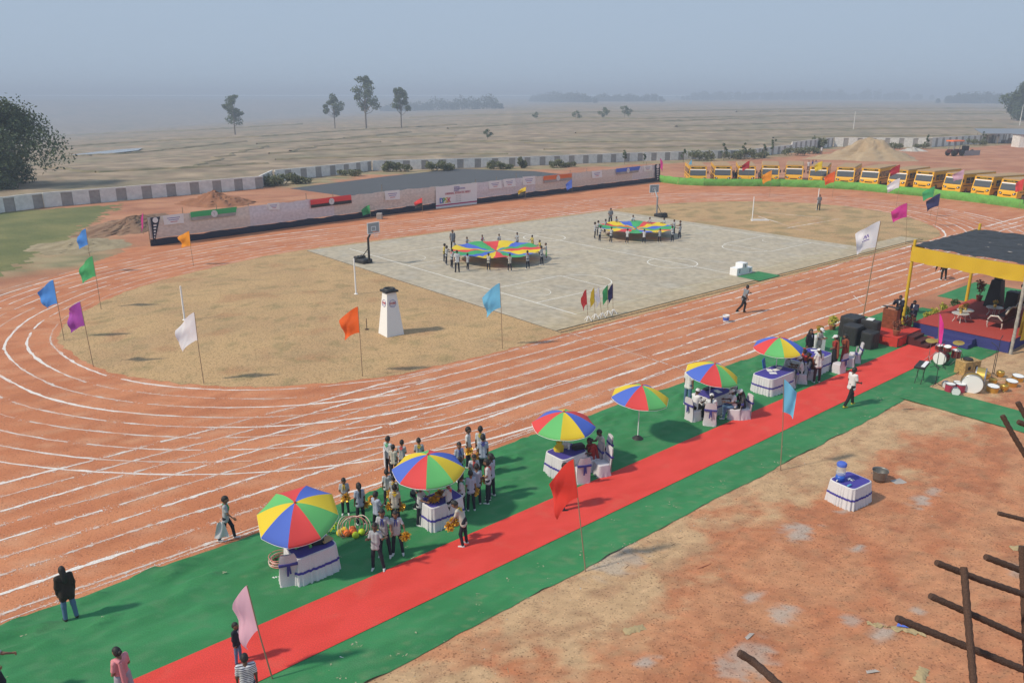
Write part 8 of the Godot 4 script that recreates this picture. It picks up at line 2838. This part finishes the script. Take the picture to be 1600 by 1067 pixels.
func build_foreground() -> void:
	rebar("rusty upright bar crossing three slanted ones at the bottom right", [Vector3(1.308, 10.701, -1.950), Vector3(1.292, 10.577, -1.858), Vector3(1.280, 10.415, -1.754), Vector3(1.278, 9.777, -1.501)], 0.0105)
	rebar("rusty slanted bar, topmost of the three crossing the upright", [Vector3(1.245, 10.696, -1.980), Vector3(1.381, 10.638, -1.982), Vector3(1.565, 10.559, -2.010), Vector3(2.673, 10.118, -2.028)], 0.0105)
	rebar("rusty slanted bar, middle of the three crossing the upright", [Vector3(1.205, 10.628, -1.916), Vector3(1.351, 10.562, -1.906), Vector3(1.536, 10.463, -1.927), Vector3(2.566, 9.967, -1.875)], 0.0105)
	rebar("rusty slanted bar, lowest of the three crossing the upright", [Vector3(1.109, 10.566, -1.897), Vector3(1.323, 10.479, -1.880), Vector3(1.522, 10.389, -1.883), Vector3(2.566, 9.911, -1.858)], 0.0115)
	rebar("rusty curved bar rising at the bottom edge", [Vector3(0.613, 10.567, -1.750), Vector3(0.648, 10.547, -1.744), Vector3(0.677, 10.532, -1.718), Vector3(0.718, 10.508, -1.679), Vector3(0.850, 10.318, -1.514)], 0.0115)
	rebar("rusty slanted bar at the right edge over the bare earth", [Vector3(2.271, 10.591, -3.330), Vector3(2.321, 10.504, -3.303), Vector3(2.386, 10.402, -3.271), Vector3(2.627, 9.968, -3.081)], 0.0125)
	rebar("rusty bar end poking in at the right edge, above the slanted one", [Vector3(2.342, 10.650, -3.349), Vector3(2.386, 10.574, -3.325), Vector3(2.627, 10.107, -3.125)], 0.0125)
	rebar("short rusty bar end at the right edge near the green carpet", [Vector3(2.214, 10.643, -3.137), Vector3(2.270, 10.619, -3.129), Vector3(2.796, 10.427, -3.069)], 0.012)
	rebar("thin rusty bar at the right edge, level with the water table's foot", [Vector3(1.877, 10.466, -2.662), Vector3(1.988, 10.440, -2.654), Vector3(2.714, 10.282, -2.604)], 0.009)
	rebar("rusty slanted bar at the right edge above the crossing bars", [Vector3(1.523, 10.588, -2.176), Vector3(1.670, 10.528, -2.178), Vector3(2.352, 10.246, -2.173)], 0.0115)
	rebar("rusty upright bar at the very right edge", [Vector3(1.608, 10.649, -2.143), Vector3(1.611, 10.549, -2.111), Vector3(1.603, 10.024, -1.893)], 0.0105)
	# litter on the earth
	var s := Shape.new()
	var rows := []
	for j in 9:
		var row := []
		for k in 15:
			var x := k / 14.0 - 0.5
			var z := j / 8.0 - 0.5
			row.append(Vector3(x * 0.55, 0.03 + 0.05 * absf(nz(x * 6.0, z * 6.0)) + 0.05 * (1.0 - 4.0 * z * z) * (1.0 - 3.0 * x * x), z * 0.24 * (1.0 + nz(x * 5.0, 2.0) * 0.5)))
		rows.append(row)
	rows.reverse()
	s.grid(rows)
	small_part("cement_sack", "crumpled tan cement sack lying alone on the red earth", "sack", s, M.sack, Vector3(2.87, 0, -15.41), 0.35)
	small_part("cement_sack", "crumpled yellowish sack at the bottom right among the bars", "sack", s, M.sack, Vector3(8.88, 0, -13.90), 0.9)
	small_part("cement_sack", "flattened sack at the right edge between the bars", "sack", s, M.sack, Vector3(14.11, 0, -18.88), 0.1)
	s = Shape.new()
	rows = []
	for j in 9:
		var row := []
		for k in 31:
			var x := k / 30.0 - 0.5
			var z := j / 8.0 - 0.5
			row.append(Vector3(x * 1.25, 0.035 + 0.07 * absf(nz(x * 9.0, z * 5.0 + 3.0)), z * 0.26 * (0.7 + nz(x * 4.0, 8.0) * 1.2 + x * 0.8) + nz(x * 3.0, 1.0) * 0.1))
		rows.append(row)
	rows.reverse()
	s.grid(rows)
	var torn := small_part("torn_wrapping", "long strip of torn pale wrapping on the earth behind the bars", "wrapping", s, M.sack, Vector3(9.05, 0, -15.45), -0.25)
	var blue := Shape.new()
	for k in 5:
		var p := Vector3(0.02 + k * 0.1, 0.07, -0.05)
		blue.tri(p, p + Vector3(0.13, 0.03, 0.02), p + Vector3(0.05, 0.05, -0.08))
	part("blue_strip", blue, M.gore_blue, torn)
	s = Shape.new()
	for k in 5:
		var p := Vector3((k - 2) * 0.05, 0.03, 0)
		s.tri(p, p + Vector3(0.1, 0.03, 0.03), p + Vector3(0.03, 0.02, -0.08))
	small_part("torn_wrapping", "small blue and white wrapper near the bottom edge", "wrapping", s, M.wall_panel, Vector3(7.82, 0, -13.98), 0.2)
	small_part("torn_wrapping", "small pale blue wrapper on the earth above the bars", "wrapping", s, M.wall_panel, Vector3(5.50, 0, -15.13), 0.8)
	s = Shape.new()
	s.tube([Vector3(-0.25, 0.03, 0), Vector3(0.0, 0.04, 0.01), Vector3(0.25, 0.03, 0.0)], [0.012, 0.014, 0.01], 6)
	small_part("stick", "short reddish stick on the earth right of the carpet", "stick", s, M.terracotta, Vector3(5.16, 0, -18.01), 0.5)
	small_part("stick", "short stick lying on the sandy patch by the carpet", "stick", s, M.bark, Vector3(15.95, 0, -28.96), 0.2)
	# pebbles and crumbs of mortar
	s = Shape.new()
	for k in 1700:
		var u := rng.randf_range(2, 45)
		var v := -12.4 + absf(rng.randfn(0.0, 4.5))
		if u > 31.5 and u < 34.2:
			continue
		var p := site(u, v, 0.012)
		var r := rng.randf_range(0.008, 0.03) * (1.6 if rng.randf() < 0.06 else 1.0)
		var g := rng.randf()
		s.tone = Color(0.5, 0.46, 0.4) if g < 0.35 else (Color(0.34, 0.2, 0.12) if g < 0.7 else Color(0.48, 0.22, 0.12))
		var a := p + Vector3(rng.randf_range(-1, 1), 0, rng.randf_range(-1, 1)).normalized() * r
		var b := p + Vector3(rng.randf_range(-1, 1), 0, rng.randf_range(-1, 1)).normalized() * r
		var top := p + Vector3(0, r * 0.8, 0)
		var c := p - (a + b - p * 2.0) * 0.7
		for e in [[a, b], [b, c], [c, a]]:
			var m: Vector3 = (e[0] + e[1]) * 0.5 - p
			var q := s.add(e[0], (m + Vector3(0, r, 0)).normalized())
			s.add(e[1], s.n[q])
			s.add(top, s.n[q])
			s.i.append_array(PackedInt32Array([q, q + 1, q + 2]))
	# dry twigs and stalks trodden into the earth
	for k in 160:
		var p := site(rng.randf_range(4, 40), -12.3 + absf(rng.randfn(0.0, 3.5)), 0.02)
		var d := Vector3(rng.randf_range(-1, 1), 0, rng.randf_range(-1, 1)).normalized() * rng.randf_range(0.04, 0.14)
		s.tone = Color(0.4, 0.31, 0.18) if rng.randf() < 0.6 else Color(0.14, 0.09, 0.06)
		s.tube([p - d, p + Vector3(0, 0.012, 0), p + d], [0.004, 0.006, 0.004], 4, false)
	var o := part(numbered("pebbles"), s, M.sand, self)
	tag(o, "scattered pebbles, twigs and mortar crumbs on the bare earth", "pebbles")
	o.set_meta("kind", "stuff")
